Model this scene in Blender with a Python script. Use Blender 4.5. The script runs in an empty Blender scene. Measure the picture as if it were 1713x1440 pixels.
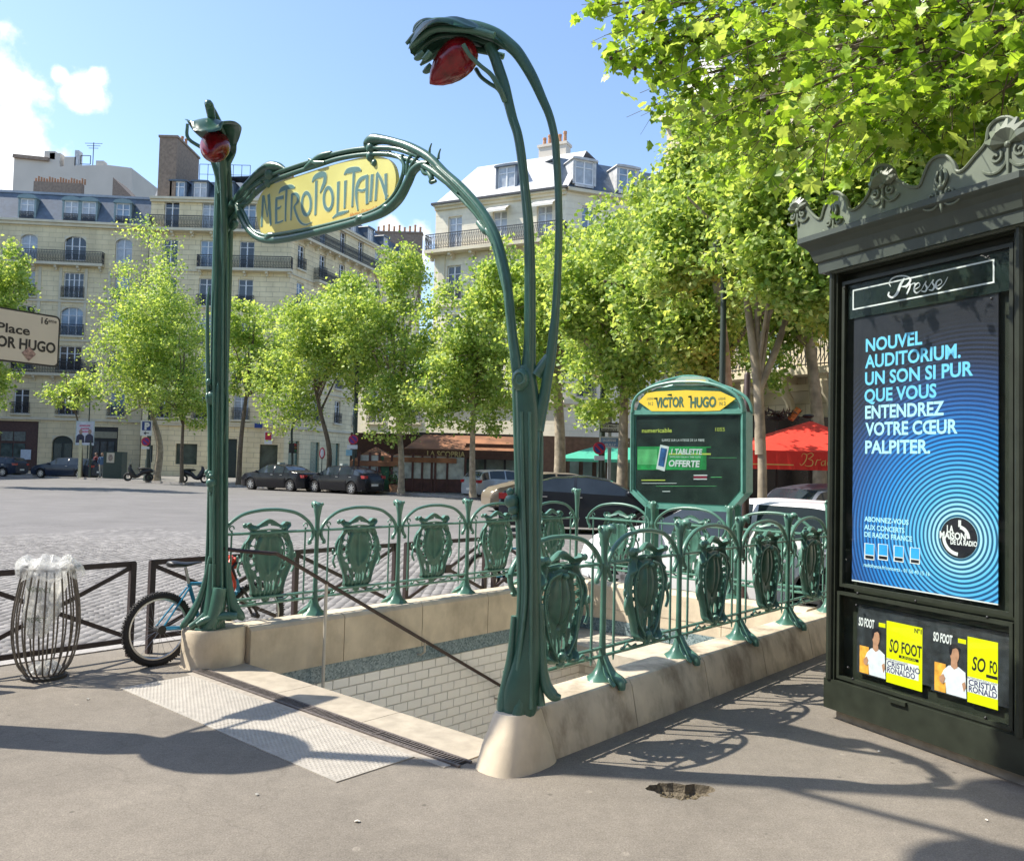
import bpy, bmesh, math, random
import numpy as np
from math import sin, cos, pi, radians, sqrt, atan2
from mathutils import Vector, Matrix

# ---------------------------------------------------------------- camera, world, sun, exposure
scene = bpy.context.scene
COL = scene.collection
F = 1412.0; CX = 856.5; CY = 720.0
CAMZ = 1.6
PITCH = math.atan(58.0 / F); ROLL = radians(1.43)
cam = bpy.data.cameras.new('camera')
cam_o = bpy.data.objects.new('camera', cam); COL.objects.link(cam_o)
cam.sensor_width = 36.0; cam.lens = 36.0 * F / 1713.0
cam.clip_start = 0.05; cam.clip_end = 3000
CR = (Matrix.Rotation(pi / 2 + PITCH, 3, 'X') @ Matrix.Rotation(ROLL, 3, 'Z'))
cam_o.matrix_world = Matrix.Translation((0, 0, CAMZ)) @ CR.to_4x4()
scene.camera = cam_o
scene.render.resolution_x = 1024; scene.render.resolution_y = 860

SUN_EL = radians(50); SUN_AZ = radians(-6)          # shadows fall along +X, turned a little towards the camera
to_sun = Vector((-cos(SUN_AZ) * cos(SUN_EL), -sin(SUN_AZ) * cos(SUN_EL), sin(SUN_EL)))
sun = bpy.data.lights.new('sun', 'SUN'); sun.energy = 4.2; sun.angle = radians(0.53); sun.color = (1.0, 0.94, 0.83)
sun_o = bpy.data.objects.new('sun', sun); COL.objects.link(sun_o)
sun_o.rotation_euler = to_sun.to_track_quat('Z', 'Y').to_euler(); sun_o.location = to_sun * 60

scene.view_settings.view_transform = 'Standard'; scene.view_settings.look = 'None'
scene.view_settings.gamma = 1.0; scene.view_settings.exposure = 1.0
scene.view_settings.use_curve_mapping = False

def pix_dir(px, py):
    v = CR @ Vector(((px - CX), -(py - CY), -F)); return v.normalized()

world = bpy.data.worlds.new('World'); scene.world = world; world.use_nodes = True
wn = world.node_tree; wn.nodes.clear()
def wnode(t): return wn.nodes.new(t)
w_out = wnode('ShaderNodeOutputWorld')
w_sky = wnode('ShaderNodeTexSky'); w_sky.sky_type = 'NISHITA'; w_sky.sun_disc = False
w_sky.sun_elevation = SUN_EL; w_sky.sun_rotation = atan2(to_sun.x, to_sun.y) % (2 * pi)
w_sky.altitude = 50; w_sky.air_density = 1.0; w_sky.dust_density = 0.8; w_sky.ozone_density = 2.5
w_bg = wnode('ShaderNodeBackground'); w_bg.inputs[1].default_value = 0.138
wn.links.new(w_sky.outputs[0], w_bg.inputs[0])
w_cl = wnode('ShaderNodeBackground'); w_cl.inputs[0].default_value = (0.97, 0.985, 1.0, 1); w_cl.inputs[1].default_value = 0.75
w_tc = wnode('ShaderNodeTexCoord')
def wmath(op, a, b=None, c=None):
    n = wnode('ShaderNodeMath'); n.operation = op
    for i, v in enumerate((a, b, c)):
        if v is None: continue
        if isinstance(v, (int, float)): n.inputs[i].default_value = v
        else: wn.links.new(v, n.inputs[i])
    return n.outputs[0]
w_noise = wnode('ShaderNodeTexNoise'); w_noise.inputs['Scale'].default_value = 16; w_noise.inputs['Detail'].default_value = 9
w_noise.inputs['Roughness'].default_value = 0.58; wn.links.new(w_tc.outputs['Generated'], w_noise.inputs['Vector'])
w_noise2 = wnode('ShaderNodeTexNoise'); w_noise2.inputs['Scale'].default_value = 4; w_noise2.inputs['Detail'].default_value = 6
wn.links.new(w_tc.outputs['Generated'], w_noise2.inputs['Vector'])
clouds = [((8, 132), .040), ((45, 140), .026), ((0, 240), .055), ((-50, 240), .07), ((52, 232), .022), ((62, 262), .026), ((25, 275), .045), ((141, 146), .022), ((128, 162), .018), ((100, 125), .012), ((160, 130), .012),
          ((715, 395), .028), ((650, 380), .020), ((700, 430), .035), ((-350, 250), .15), ((2300, 200), .12), ((-900, 100), .14)]
best = None
for (px, py), r in clouds:
    d = pix_dir(px, py)
    vm = wnode('ShaderNodeVectorMath'); vm.operation = 'DISTANCE'; wn.links.new(w_tc.outputs['Generated'], vm.inputs[0])
    vm.inputs[1].default_value = d
    v = wmath('SUBTRACT', 1.0, wmath('DIVIDE', vm.outputs['Value'], r))
    best = v if best is None else wmath('MAXIMUM', best, v)
dens = wmath('ADD', best, wmath('MULTIPLY', wmath('SUBTRACT', w_noise.outputs['Fac'], 0.5), 3.6))
w_ramp = wnode('ShaderNodeMapRange'); w_ramp.interpolation_type = 'SMOOTHSTEP'
w_ramp.inputs['From Min'].default_value = 0.0; w_ramp.inputs['From Max'].default_value = 0.75
wn.links.new(dens, w_ramp.inputs['Value'])
w_mix = wnode('ShaderNodeMixShader'); wn.links.new(w_ramp.outputs['Result'], w_mix.inputs[0])
wn.links.new(w_bg.outputs[0], w_mix.inputs[1]); wn.links.new(w_cl.outputs[0], w_mix.inputs[2])
wn.links.new(w_mix.outputs[0], w_out.inputs['Surface'])

# ---------------------------------------------------------------- site frame: metro entrance
# s runs from the left lamp post to the right one, t runs back along the side balustrades
L0 = Vector((-2.27, 6.60, 0)); AV = Vector((.7513, -.66, 0)).normalized(); BV = Vector((.66, .7513, 0)).normalized()
def W(s, t, z=0.0): return L0 + AV * s + BV * t + Vector((0, 0, z))
def on_plane(px, py, p0, n):
    d = pix_dir(px, py); c = Vector((0, 0, CAMZ))
    return c + d * ((p0 - c).dot(n) / d.dot(n))
def at_depth(px, py, Y):
    d = pix_dir(px, py); return Vector((0, 0, CAMZ)) + d * (Y / d.y)

# ---------------------------------------------------------------- materials
MATS = {}
def M(name, rgb, rough=.6, metal=0.0, var=.12, scale=6.0, bump=0.0, bscale=30.0, trans=0.0, spec=.5, var2=0.0, scale2=.6, coat=0.0, alpha=1.0, bdist=.01, hue=None):
    if name in MATS: return MATS[name]
    m = bpy.data.materials.new(name); m.use_nodes = True; nt = m.node_tree; N = nt.nodes; K = nt.links
    b = N['Principled BSDF']; out = N['Material Output']
    b.inputs['Roughness'].default_value = rough; b.inputs['Metallic'].default_value = metal
    b.inputs['Specular IOR Level'].default_value = spec
    if coat: b.inputs['Coat Weight'].default_value = coat; b.inputs['Coat Roughness'].default_value = .05
    tc = N.new('ShaderNodeTexCoord')
    col = (*rgb, 1)
    if var or var2:
        nz = N.new('ShaderNodeTexNoise'); nz.inputs['Scale'].default_value = scale; nz.inputs['Detail'].default_value = 5
        K.new(tc.outputs['Object'], nz.inputs['Vector'])
        mr = N.new('ShaderNodeMapRange'); mr.inputs['From Min'].default_value = .3; mr.inputs['From Max'].default_value = .7
        mr.inputs['To Min'].default_value = 1 - var; mr.inputs['To Max'].default_value = 1 + var
        K.new(nz.outputs['Fac'], mr.inputs['Value'])
        val = mr.outputs['Result']
        if var2:
            n2 = N.new('ShaderNodeTexNoise'); n2.inputs['Scale'].default_value = scale2; n2.inputs['Detail'].default_value = 4
            K.new(tc.outputs['Object'], n2.inputs['Vector'])
            m2 = N.new('ShaderNodeMapRange'); m2.inputs['From Min'].default_value = .3; m2.inputs['From Max'].default_value = .7
            m2.inputs['To Min'].default_value = 1 - var2; m2.inputs['To Max'].default_value = 1 + var2
            K.new(n2.outputs['Fac'], m2.inputs['Value'])
            mm = N.new('ShaderNodeMath'); mm.operation = 'MULTIPLY'; K.new(val, mm.inputs[0]); K.new(m2.outputs['Result'], mm.inputs[1]); val = mm.outputs[0]
        mx = N.new('ShaderNodeVectorMath'); mx.operation = 'SCALE'; mx.inputs[0].default_value = rgb; K.new(val, mx.inputs['Scale'])
        src = mx.outputs[0]
        if hue:
            mh = N.new('ShaderNodeMix'); mh.data_type = 'RGBA'; K.new(nz.outputs['Fac'], mh.inputs['Factor'])
            mh.inputs['B'].default_value = (*hue, 1); K.new(src, mh.inputs['A']); src = mh.outputs['Result']
        K.new(src, b.inputs['Base Color'])
    else:
        b.inputs['Base Color'].default_value = col
    if bump:
        nb = N.new('ShaderNodeTexNoise'); nb.inputs['Scale'].default_value = bscale; nb.inputs['Detail'].default_value = 6
        K.new(tc.outputs['Object'], nb.inputs['Vector'])
        bp = N.new('ShaderNodeBump'); bp.inputs['Strength'].default_value = bump; bp.inputs['Distance'].default_value = bdist
        K.new(nb.outputs['Fac'], bp.inputs['Height']); K.new(bp.outputs[0], b.inputs['Normal'])
    if trans:
        tr = N.new('ShaderNodeBsdfTranslucent'); ms = N.new('ShaderNodeMixShader'); ms.inputs[0].default_value = trans
        tr.inputs[0].default_value = (min(1, rgb[0] * 1.9), min(1, rgb[1] * 1.75), rgb[2] * .9, 1)
        K.new(b.outputs[0], ms.inputs[1]); K.new(tr.outputs[0], ms.inputs[2]); K.new(ms.outputs[0], out.inputs['Surface'])
    if alpha < 1: b.inputs['Alpha'].default_value = alpha
    MATS[name] = m
    return m
def glass_mat(name, tint=(.9, .95, .95), mirror=.05, rough=.02):
    """thin clear pane: mostly transparent, some sharp reflection"""
    if name in MATS: return MATS[name]
    m = bpy.data.materials.new(name); m.use_nodes = True; nt = m.node_tree; N = nt.nodes; K = nt.links
    out = N['Material Output']; N.remove(N['Principled BSDF'])
    t = N.new('ShaderNodeBsdfTransparent'); t.inputs[0].default_value = (*tint, 1)
    g = N.new('ShaderNodeBsdfGlossy'); g.inputs['Roughness'].default_value = rough
    fr = N.new('ShaderNodeLayerWeight'); fr.inputs[0].default_value = .12
    mr = N.new('ShaderNodeMapRange'); mr.inputs['To Min'].default_value = mirror; mr.inputs['To Max'].default_value = .25; mr.inputs['From Min'].default_value = .08
    K.new(fr.outputs['Fresnel'], mr.inputs['Value'])
    ms = N.new('ShaderNodeMixShader'); K.new(mr.outputs[0], ms.inputs[0]); K.new(t.outputs[0], ms.inputs[1]); K.new(g.outputs[0], ms.inputs[2])
    K.new(ms.outputs[0], out.inputs['Surface']); MATS[name] = m
    return m

# ---------------------------------------------------------------- mesh builder
class MB:
    def __init__(s): s.v = []; s.f = []; s.uv = None
    def add(s, vs, fs):
        o = len(s.v); s.v.extend([tuple(p) for p in vs]); s.f.extend([tuple(i + o for i in f) for f in fs]); return s
    def box(s, c, d, rz=0.0, M3=None):
        hx, hy, hz = d[0] / 2, d[1] / 2, d[2] / 2
        R = M3 if M3 is not None else Matrix.Rotation(rz, 3, 'Z')
        c = Vector(c)
        vs = [c + R @ Vector((x, y, z)) for z in (-hz, hz) for y in (-hy, hy) for x in (-hx, hx)]
        return s.add(vs, [(0, 2, 3, 1), (4, 5, 7, 6), (0, 1, 5, 4), (2, 6, 7, 3), (0, 4, 6, 2), (1, 3, 7, 5)])
    def box2(s, a, b): return s.box([(a[i] + b[i]) / 2 for i in range(3)], [abs(b[i] - a[i]) for i in range(3)])
    def bar(s, p, q, w, h=None, up=(0, 0, 1)):
        p = Vector(p); q = Vector(q); d = q - p; L = d.length
        if L < 1e-6: return s
        x = d / L; u = Vector(up)
        if abs(x.dot(u)) > .98: u = Vector((0, 1, 0)) if abs(x.y) < .9 else Vector((1, 0, 0))
        y = u.cross(x).normalized(); z = x.cross(y)
        R = Matrix((x, y, z)).transposed()
        return s.box((p + q) / 2, (L, w, h or w), M3=R)
    def tube(s, path, rad, n=8, cap=True, ref=None, flat=1.0):
        P = [Vector(p) for p in path]; m = len(P)
        if m < 2: return s
        if not hasattr(rad, '__len__'): rad = [rad] * m
        o = len(s.v); prev = Vector(ref) if ref is not None else None
        for i in range(m):
            if i == 0: t = P[1] - P[0]
            elif i == m - 1: t = P[-1] - P[-2]
            else: t = (P[i + 1] - P[i - 1])
            if t.length < 1e-9: t = Vector((0, 0, 1))
            t.normalize()
            if prev is None: prev = Vector((0, 0, 1)) if abs(t.z) < .9 else Vector((1, 0, 0))
            x = prev - t * prev.dot(t)
            if x.length < 1e-6: x = t.orthogonal()
            x.normalize(); y = t.cross(x)
            if ref is None: prev = x
            for k in range(n):
                a = 2 * pi * k / n
                s.v.append(tuple(P[i] + x * (rad[i] * cos(a) * flat) + y * (rad[i] * sin(a))))
        for i in range(m - 1):
            for k in range(n):
                a = o + i * n + k; b = o + i * n + (k + 1) % n
                s.f.append((a, b, b + n, a + n))
        if cap:
            s.f.append(tuple(o + k for k in reversed(range(n)))); s.f.append(tuple(o + (m - 1) * n + k for k in range(n)))
        return s
    def lathe(s, prof, c=(0, 0, 0), n=16, M3=None, cap=True):
        """prof: (r, z) pairs"""
        o = len(s.v); R = M3 or Matrix.Identity(3); c = Vector(c)
        for r, z in prof:
            for k in range(n):
                a = 2 * pi * k / n; s.v.append(tuple(c + R @ Vector((r * cos(a), r * sin(a), z))))
        for i in range(len(prof) - 1):
            for k in range(n):
                a = o + i * n + k; b = o + i * n + (k + 1) % n; s.f.append((a, b, b + n, a + n))
        if cap:
            s.f.append(tuple(o + k for k in reversed(range(n)))); s.f.append(tuple(o + (len(prof) - 1) * n + k for k in range(n)))
        return s
    def ell(s, c, r, n=10, m=7, M3=None):
        o = len(s.v); R = M3 or Matrix.Identity(3); c = Vector(c)
        for i in range(m + 1):
            th = pi * i / m
            for k in range(n):
                a = 2 * pi * k / n
                s.v.append(tuple(c + R @ Vector((r[0] * sin(th) * cos(a), r[1] * sin(th) * sin(a), r[2] * cos(th)))))
        for i in range(m):
            for k in range(n):
                a = o + i * n + k; b = o + i * n + (k + 1) % n
                s.f.append((a, a + n, b + n, b))
        return s
    def prism(s, poly, thick, org, X, Y, N=None):
        """poly (x,y) list in the plane (org, X, Y), extruded by thick along N (ngon faces)"""
        X = Vector(X); Y = Vector(Y); N = Vector(N) if N is not None else X.cross(Y).normalized(); org = Vector(org)
        n = len(poly); o = len(s.v)
        area = sum(poly[i][0] * poly[(i + 1) % n][1] - poly[(i + 1) % n][0] * poly[i][1] for i in range(n))
        if area < 0: poly = poly[::-1]
        for q in (0, thick):
            for x, y in poly: s.v.append(tuple(org + X * x + Y * y + N * q))
        s.f.append(tuple(o + i for i in reversed(range(n)))); s.f.append(tuple(o + n + i for i in range(n)))
        for i in range(n):
            j = (i + 1) % n; s.f.append((o + i, o + j, o + n + j, o + n + i))
        return s
    def ribbon(s, path, w, thick, org, X, Y, N):
        """flat stroke with width w (list) in plane coords"""
        P = [Vector((a, b)) for a, b in path]; m = len(P)
        if not hasattr(w, '__len__'): w = [w] * m
        if len(w) == 2 and m != 2: w = [w[0] + (w[1] - w[0]) * i / (m - 1) for i in range(m)]
        X = Vector(X); Y = Vector(Y); N = Vector(N); org = Vector(org); o = len(s.v)
        for q in (0, thick):
            for i in range(m):
                t = (P[min(i + 1, m - 1)] - P[max(i - 1, 0)]); t.normalize(); nn = Vector((-t.y, t.x))
                for sg in (1, -1):
                    p = P[i] + nn * (sg * w[i] / 2); s.v.append(tuple(org + X * p.x + Y * p.y + N * q))
        b = o + 2 * m
        for i in range(m - 1):
            k = 2 * i
            s.f += [(b + k, b + k + 2, b + k + 3, b + k + 1), (o + k, o + k + 1, o + k + 3, o + k + 2),
                    (o + k, o + k + 2, b + k + 2, b + k), (o + k + 1, b + k + 1, b + k + 3, o + k + 3)]
        e = 2 * (m - 1)
        s.f += [(o, b, b + 1, o + 1), (o + e, o + e + 1, b + e + 1, b + e)]
        return s
    def mesh(s, name, mat, smooth=False, off=None, angle=40):
        me = bpy.data.meshes.new(name)
        v = s.v
        if off is not None: v = [(p[0] - off[0], p[1] - off[1], p[2] - off[2]) for p in v]
        me.from_pydata(v, [], s.f); me.validate()
        if mat is not None: me.materials.append(mat)
        if smooth:
            me.polygons.foreach_set('use_smooth', [True] * len(me.polygons))
            try: me.set_sharp_from_angle(angle=radians(angle))
            except Exception: pass
        me.update()
        return me
    def build(s, name, mat, parent=None, smooth=False, world=True, loc=None, label=None, kind=None, angle=40):
        """world=True: vertices are world coordinates, else local to the parent"""
        off = None
        if world and parent is not None:
            off = Vector((0, 0, 0)); p = parent
            while p is not None: off += Vector(p.location); p = p.parent
        me = s.mesh(name, mat, smooth, off, angle)
        o = bpy.data.objects.new(name, me); COL.objects.link(o); o.parent = parent
        if loc is not None: o.location = loc
        if label: o['label'] = label
        if kind: o['kind'] = kind
        return o

def thing(name, label, cat, loc=(0, 0, 0), rz=0.0, group=None):
    o = bpy.data.objects.new(name, None); COL.objects.link(o); o.empty_display_size = .2
    o.location = loc; o.rotation_euler = (0, 0, rz); o['label'] = label; o['category'] = cat
    if group: o['group'] = group
    return o
def tag(o, label, cat, group=None):
    o['label'] = label; o['category'] = cat
    if group: o['group'] = group
    return o
def struct(o): o['kind'] = 'structure'; return o
def inst(name, me, parent, loc=(0, 0, 0), rz=0.0, scale=None, rot=None, label=None, kind=None):
    o = bpy.data.objects.new(name, me); COL.objects.link(o); o.parent = parent; o.location = loc
    o.rotation_euler = rot if rot is not None else (0, 0, rz)
    if scale is not None: o.scale = scale if hasattr(scale, '__len__') else (scale,) * 3
    if label: o['label'] = label
    if kind: o['kind'] = kind
    return o
def copy_tree(o, parent=None):
    c = o.copy(); COL.objects.link(c); c.parent = parent
    for ch in list(o.children): copy_tree(ch, c)
    return c
def np_mesh(name, verts, quads, mat, smooth=False):
    """verts (n,3) array, quads (m,k) int array"""
    me = bpy.data.meshes.new(name); k = quads.shape[1]
    me.vertices.add(len(verts)); me.vertices.foreach_set('co', verts.astype(np.float32).ravel())
    me.loops.add(quads.size); me.loops.foreach_set('vertex_index', quads.astype(np.int32).ravel())
    me.polygons.add(len(quads)); me.polygons.foreach_set('loop_start', np.arange(0, quads.size, k, dtype=np.int32))
    me.polygons.foreach_set('loop_total', np.full(len(quads), k, dtype=np.int32))
    me.update(calc_edges=True)
    if mat is not None: me.materials.append(mat)
    if smooth: me.polygons.foreach_set('use_smooth', [True] * len(me.polygons))
    return me
def smooth_path(pts, n=6):
    """Catmull-Rom through the points (tuples of any length)"""
    P = [np.array(p, float) for p in pts]; P = [2 * P[0] - P[1]] + P + [2 * P[-1] - P[-2]]; out = []
    for i in range(1, len(P) - 2):
        for k in range(n):
            t = k / n; a, b, c, d = P[i - 1], P[i], P[i + 1], P[i + 2]
            out.append(.5 * ((2 * b) + (-a + c) * t + (2 * a - 5 * b + 4 * c - d) * t * t + (-a + 3 * b - 3 * c + d) * t ** 3))
    out.append(P[-2]); return out

_tcache = {}
def text_geo(txt, size=1.0, bold=0.0, shear=0.0, spacing=1.0, sx=1.0, align='LEFT'):
    key = (txt, size, bold, shear, spacing, sx, align)
    if key in _tcache: return _tcache[key]
    cu = bpy.data.curves.new('t', 'FONT'); cu.body = txt; cu.size = size; cu.offset = bold * size * 3; cu.shear = shear
    cu.space_character = spacing; cu.align_x = align; cu.resolution_u = 3
    ob = bpy.data.objects.new('t', cu); me = bpy.data.meshes.new_from_object(ob)
    v = [(p.co.x * sx, p.co.y) for p in me.vertices]; f = [tuple(p.vertices) for p in me.polygons]
    bpy.data.objects.remove(ob); bpy.data.curves.remove(cu); bpy.data.meshes.remove(me)
    _tcache[key] = (v, f); return v, f
def text(mb, txt, org, X, Y, N, size, width=None, **k):
    """flat lettering on a plane, fitted to width when given"""
    v, f = text_geo(txt, size, **k)
    if not v: return mb
    sc = 1.0
    if width:
        w = max(p[0] for p in v) - min(p[0] for p in v); sc = width / w
    X = Vector(X); Y = Vector(Y); org = Vector(org)
    mb.add([org + X * (p[0] * sc) + Y * p[1] for p in v], f)
    return mb
# ---------------------------------------------------------------- ground materials
def ground_mat(name, rgb, grain=.18, patch=.10, crack=0.0, gum=False, bump=.35):
    m = bpy.data.materials.new(name); m.use_nodes = True; nt = m.node_tree; N = nt.nodes; K = nt.links; b = N['Principled BSDF']
    tc = N.new('ShaderNodeTexCoord'); b.inputs['Roughness'].default_value = .85; b.inputs['Specular IOR Level'].default_value = .25
    def noise(sc, det=5, rough=.6):
        n = N.new('ShaderNodeTexNoise'); n.inputs['Scale'].default_value = sc; n.inputs['Detail'].default_value = det; n.inputs['Roughness'].default_value = rough
        K.new(tc.outputs['Object'], n.inputs['Vector']); return n.outputs['Fac']
    def rng(v, a, c, lo=.3, hi=.7):
        r = N.new('ShaderNodeMapRange'); r.inputs['From Min'].default_value = lo; r.inputs['From Max'].default_value = hi
        r.inputs['To Min'].default_value = a; r.inputs['To Max'].default_value = c; K.new(v, r.inputs['Value']); return r.outputs['Result']
    def mul(a, c):
        x = N.new('ShaderNodeMath'); x.operation = 'MULTIPLY'; K.new(a, x.inputs[0]); K.new(c, x.inputs[1]); return x.outputs[0]
    fine = noise(130, 4, .75)
    val = mul(rng(fine, 1 - grain, 1 + grain), rng(noise(.9, 5), 1 - patch, 1 + patch))
    val = mul(val, rng(noise(9, 5), 1 - patch * .6, 1 + patch * .6)); val = mul(val, rng(noise(42, 3), 1 - grain * .25, 1 + grain * .25)); val = mul(val, rng(noise(.35, 3), .93, 1.07))
    if crack:
        vo = N.new('ShaderNodeTexVoronoi'); vo.feature = 'DISTANCE_TO_EDGE'; vo.inputs['Scale'].default_value = .32
        wob = N.new('ShaderNodeTexNoise'); wob.inputs['Scale'].default_value = 3; wob.inputs['Detail'].default_value = 6
        K.new(tc.outputs['Object'], wob.inputs['Vector'])
        ad = N.new('ShaderNodeMixRGB'); ad.blend_type = 'ADD'; ad.inputs[0].default_value = .5
        K.new(tc.outputs['Object'], ad.inputs[1]); K.new(wob.outputs['Color'], ad.inputs[2]); K.new(ad.outputs[0], vo.inputs['Vector'])
        val = mul(val, rng(vo.outputs['Distance'], 1 - crack, 1.0, 0.0, .0035))
    if gum:
        vo = N.new('ShaderNodeTexVoronoi'); vo.inputs['Scale'].default_value = 2.6; K.new(tc.outputs['Object'], vo.inputs['Vector'])
        val = mul(val, rng(vo.outputs['Distance'], 1.3, 1.0, .04, .055))
        vo = N.new('ShaderNodeTexVoronoi'); vo.inputs['Scale'].default_value = 3.7; K.new(tc.outputs['Object'], vo.inputs['Vector'])
        val = mul(val, rng(vo.outputs['Distance'], .62, 1.0, .035, .055))
    sc = N.new('ShaderNodeVectorMath'); sc.operation = 'SCALE'; sc.inputs[0].default_value = rgb; K.new(val, sc.inputs['Scale'])
    K.new(sc.outputs[0], b.inputs['Base Color'])
    bp = N.new('ShaderNodeBump'); bp.inputs['Strength'].default_value = bump; bp.inputs['Distance'].default_value = .006
    K.new(fine, bp.inputs['Height']); K.new(bp.outputs[0], b.inputs['Normal'])
    return m
m_pave = ground_mat('worn_asphalt', (.190, .167, .138), grain=.42, patch=.15, crack=.14, gum=True)
m_road = ground_mat('road_asphalt', (.174, .166, .163), grain=.2, patch=.10, crack=.3)
m_farpave = ground_mat('far_pavement_asphalt', (.2, .19, .175))
m_kerb = M('granite_kerb', (.33, .31, .29), .8, var=.2, scale=40, bump=.2)

rnd = random.Random(5)
def fill_poly(name, outer, holes, z, mat):
    bm = bmesh.new(); edges = []
    for loop in [outer] + holes:
        vs = [bm.verts.new((p[0], p[1], z)) for p in loop]
        for i in range(len(vs)): edges.append(bm.edges.new((vs[i], vs[(i + 1) % len(vs)])))
    bmesh.ops.triangle_fill(bm, use_beauty=True, use_dissolve=False, edges=edges, normal=(0, 0, 1))
    for f in bm.faces:
        if f.normal.z < 0: f.normal_flip()
    me = bpy.data.meshes.new(name); bm.to_mesh(me); bm.free(); me.materials.append(mat)
    o = bpy.data.objects.new(name, me); COL.objects.link(o); return struct(o)

# near pavement outline (s > -1, t < 5.6) with rounded corner
KS, KT = -1.0, 5.6
near = [W(60, KT), W(60, -45), W(KS, -45)]
for k in range(7):
    a = pi - (pi / 2) * k / 6
    near.append(W(KS + 1.2 + 1.2 * cos(a), KT - 1.2 + 1.2 * sin(a)))
near = [(p.x, p.y) for p in near]
WS0, WS1, WT0, WT1 = .15, 2.85, .18, 4.55
well = [(p.x, p.y) for p in (W(WS0, WT0), W(WS1, WT0), W(WS1, WT1), W(WS0, WT1))]
pot_c = Vector((.885, 4.28, 0)); pot = []; NP = 30
for k in range(NP):
    a = 2 * pi * k / NP; r = 1 + rnd.uniform(-.13, .13) + .1 * sin(3 * a)
    pot.append((pot_c.x + .165 * r * cos(a), pot_c.y + .105 * r * sin(a)))
fill_poly('pavement', near, [well, pot], 0.0, m_pave)
far_kerb = [(-75, 66), (-45, 63.5), (-30, 59), (-20, 53), (-12, 48.5), (-6, 45), (0, 41), (6, 35), (12, 29), (25, 23), (60, 17)]
fill_poly('far_pavement', far_kerb + [(70, 150), (-110, 150)], [], 0.0, m_farpave)
# road: everything else, around the near pavement
fill_poly('road', [(-130, -60), (70, -60), (70, 18), (60, 17.02)] + far_kerb[::-1][1:-1] + [(-75, 66.02), (-112, 151), (-130, 151)], [[(p.x, p.y) for p in (W(59.9, KT + .01), W(KS - .01, KT + .01), W(KS - .01, -44.9), W(59.9, -44.9))][:0] or well], -.12, m_road) if False else None
rd = fill_poly('road', [(-160, -60), (90, -60), (90, 170), (-160, 170)], [[(p.x, p.y) for p in (W(-.2, -.1), W(3.2, -.1), W(3.2, 4.9), W(-.2, 4.9))]], -.12, m_road)
# distant earth reaching the horizon
g = fill_poly('ground', [(-2500, -2500), (2500, -2500), (2500, 2500), (-2500, 2500)], [[(-155, -55), (85, -55), (85, 165), (-155, 165)]], -.2, m_farpave)

# kerbs: stones along the two pavement edges
def kerb(path, name, label, step=1.0, w=.16, vis=lambda p: True):
    t = thing(name, label, 'kerb', (path[0][0], path[0][1], 0))
    mb = MB()
    P = [Vector((p[0], p[1], 0)) for p in path]
    for i in range(len(P) - 1):
        d = P[i + 1] - P[i]; L = d.length
        if L < .05: continue
        n = max(1, round(L / step)); x = d / L; nn = Vector((x.y, -x.x, 0))
        for k in range(n):
            a = P[i] + x * (L * k / n + .006); b = P[i] + x * (L * (k + 1) / n - .006)
            c = (a + b) / 2 + nn * (w / 2) * KSIDE; c.z = -.06
            m1 = MB().box((c.x, c.y, -.056 + rnd.uniform(-.002, .002)), ((b - a).length, w, .13), rz=atan2(x.y, x.x))
            if vis(c): m1.build('kerb_stone', m_kerb, t)
            else: mb.v, mb.f = (mb.add(m1.v, m1.f).v, mb.f)
    if mb.v: mb.build('kerb_stones', m_kerb, t, kind='stuff')
    t['kind'] = 'structure'
    return t
KSIDE = -1
kerb([near[i] for i in (3, 4, 5, 6, 7, 8, 9)] + [(W(14, KT).x, W(14, KT).y)], 'kerb_corner', 'granite kerb stones along the pavement behind the metro entrance', vis=lambda p: True)
kerb([(W(KS, -12).x, W(KS, -12).y), near[3]], 'kerb_straight', 'granite kerb stones beside the crossed brown guard rail', vis=lambda p: True)
KSIDE = 1
kerb(far_kerb, 'far_kerb', 'low stone kerb across the road under the parked cars', step=1.5, vis=lambda p: -45 < p.x < 14)

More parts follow.
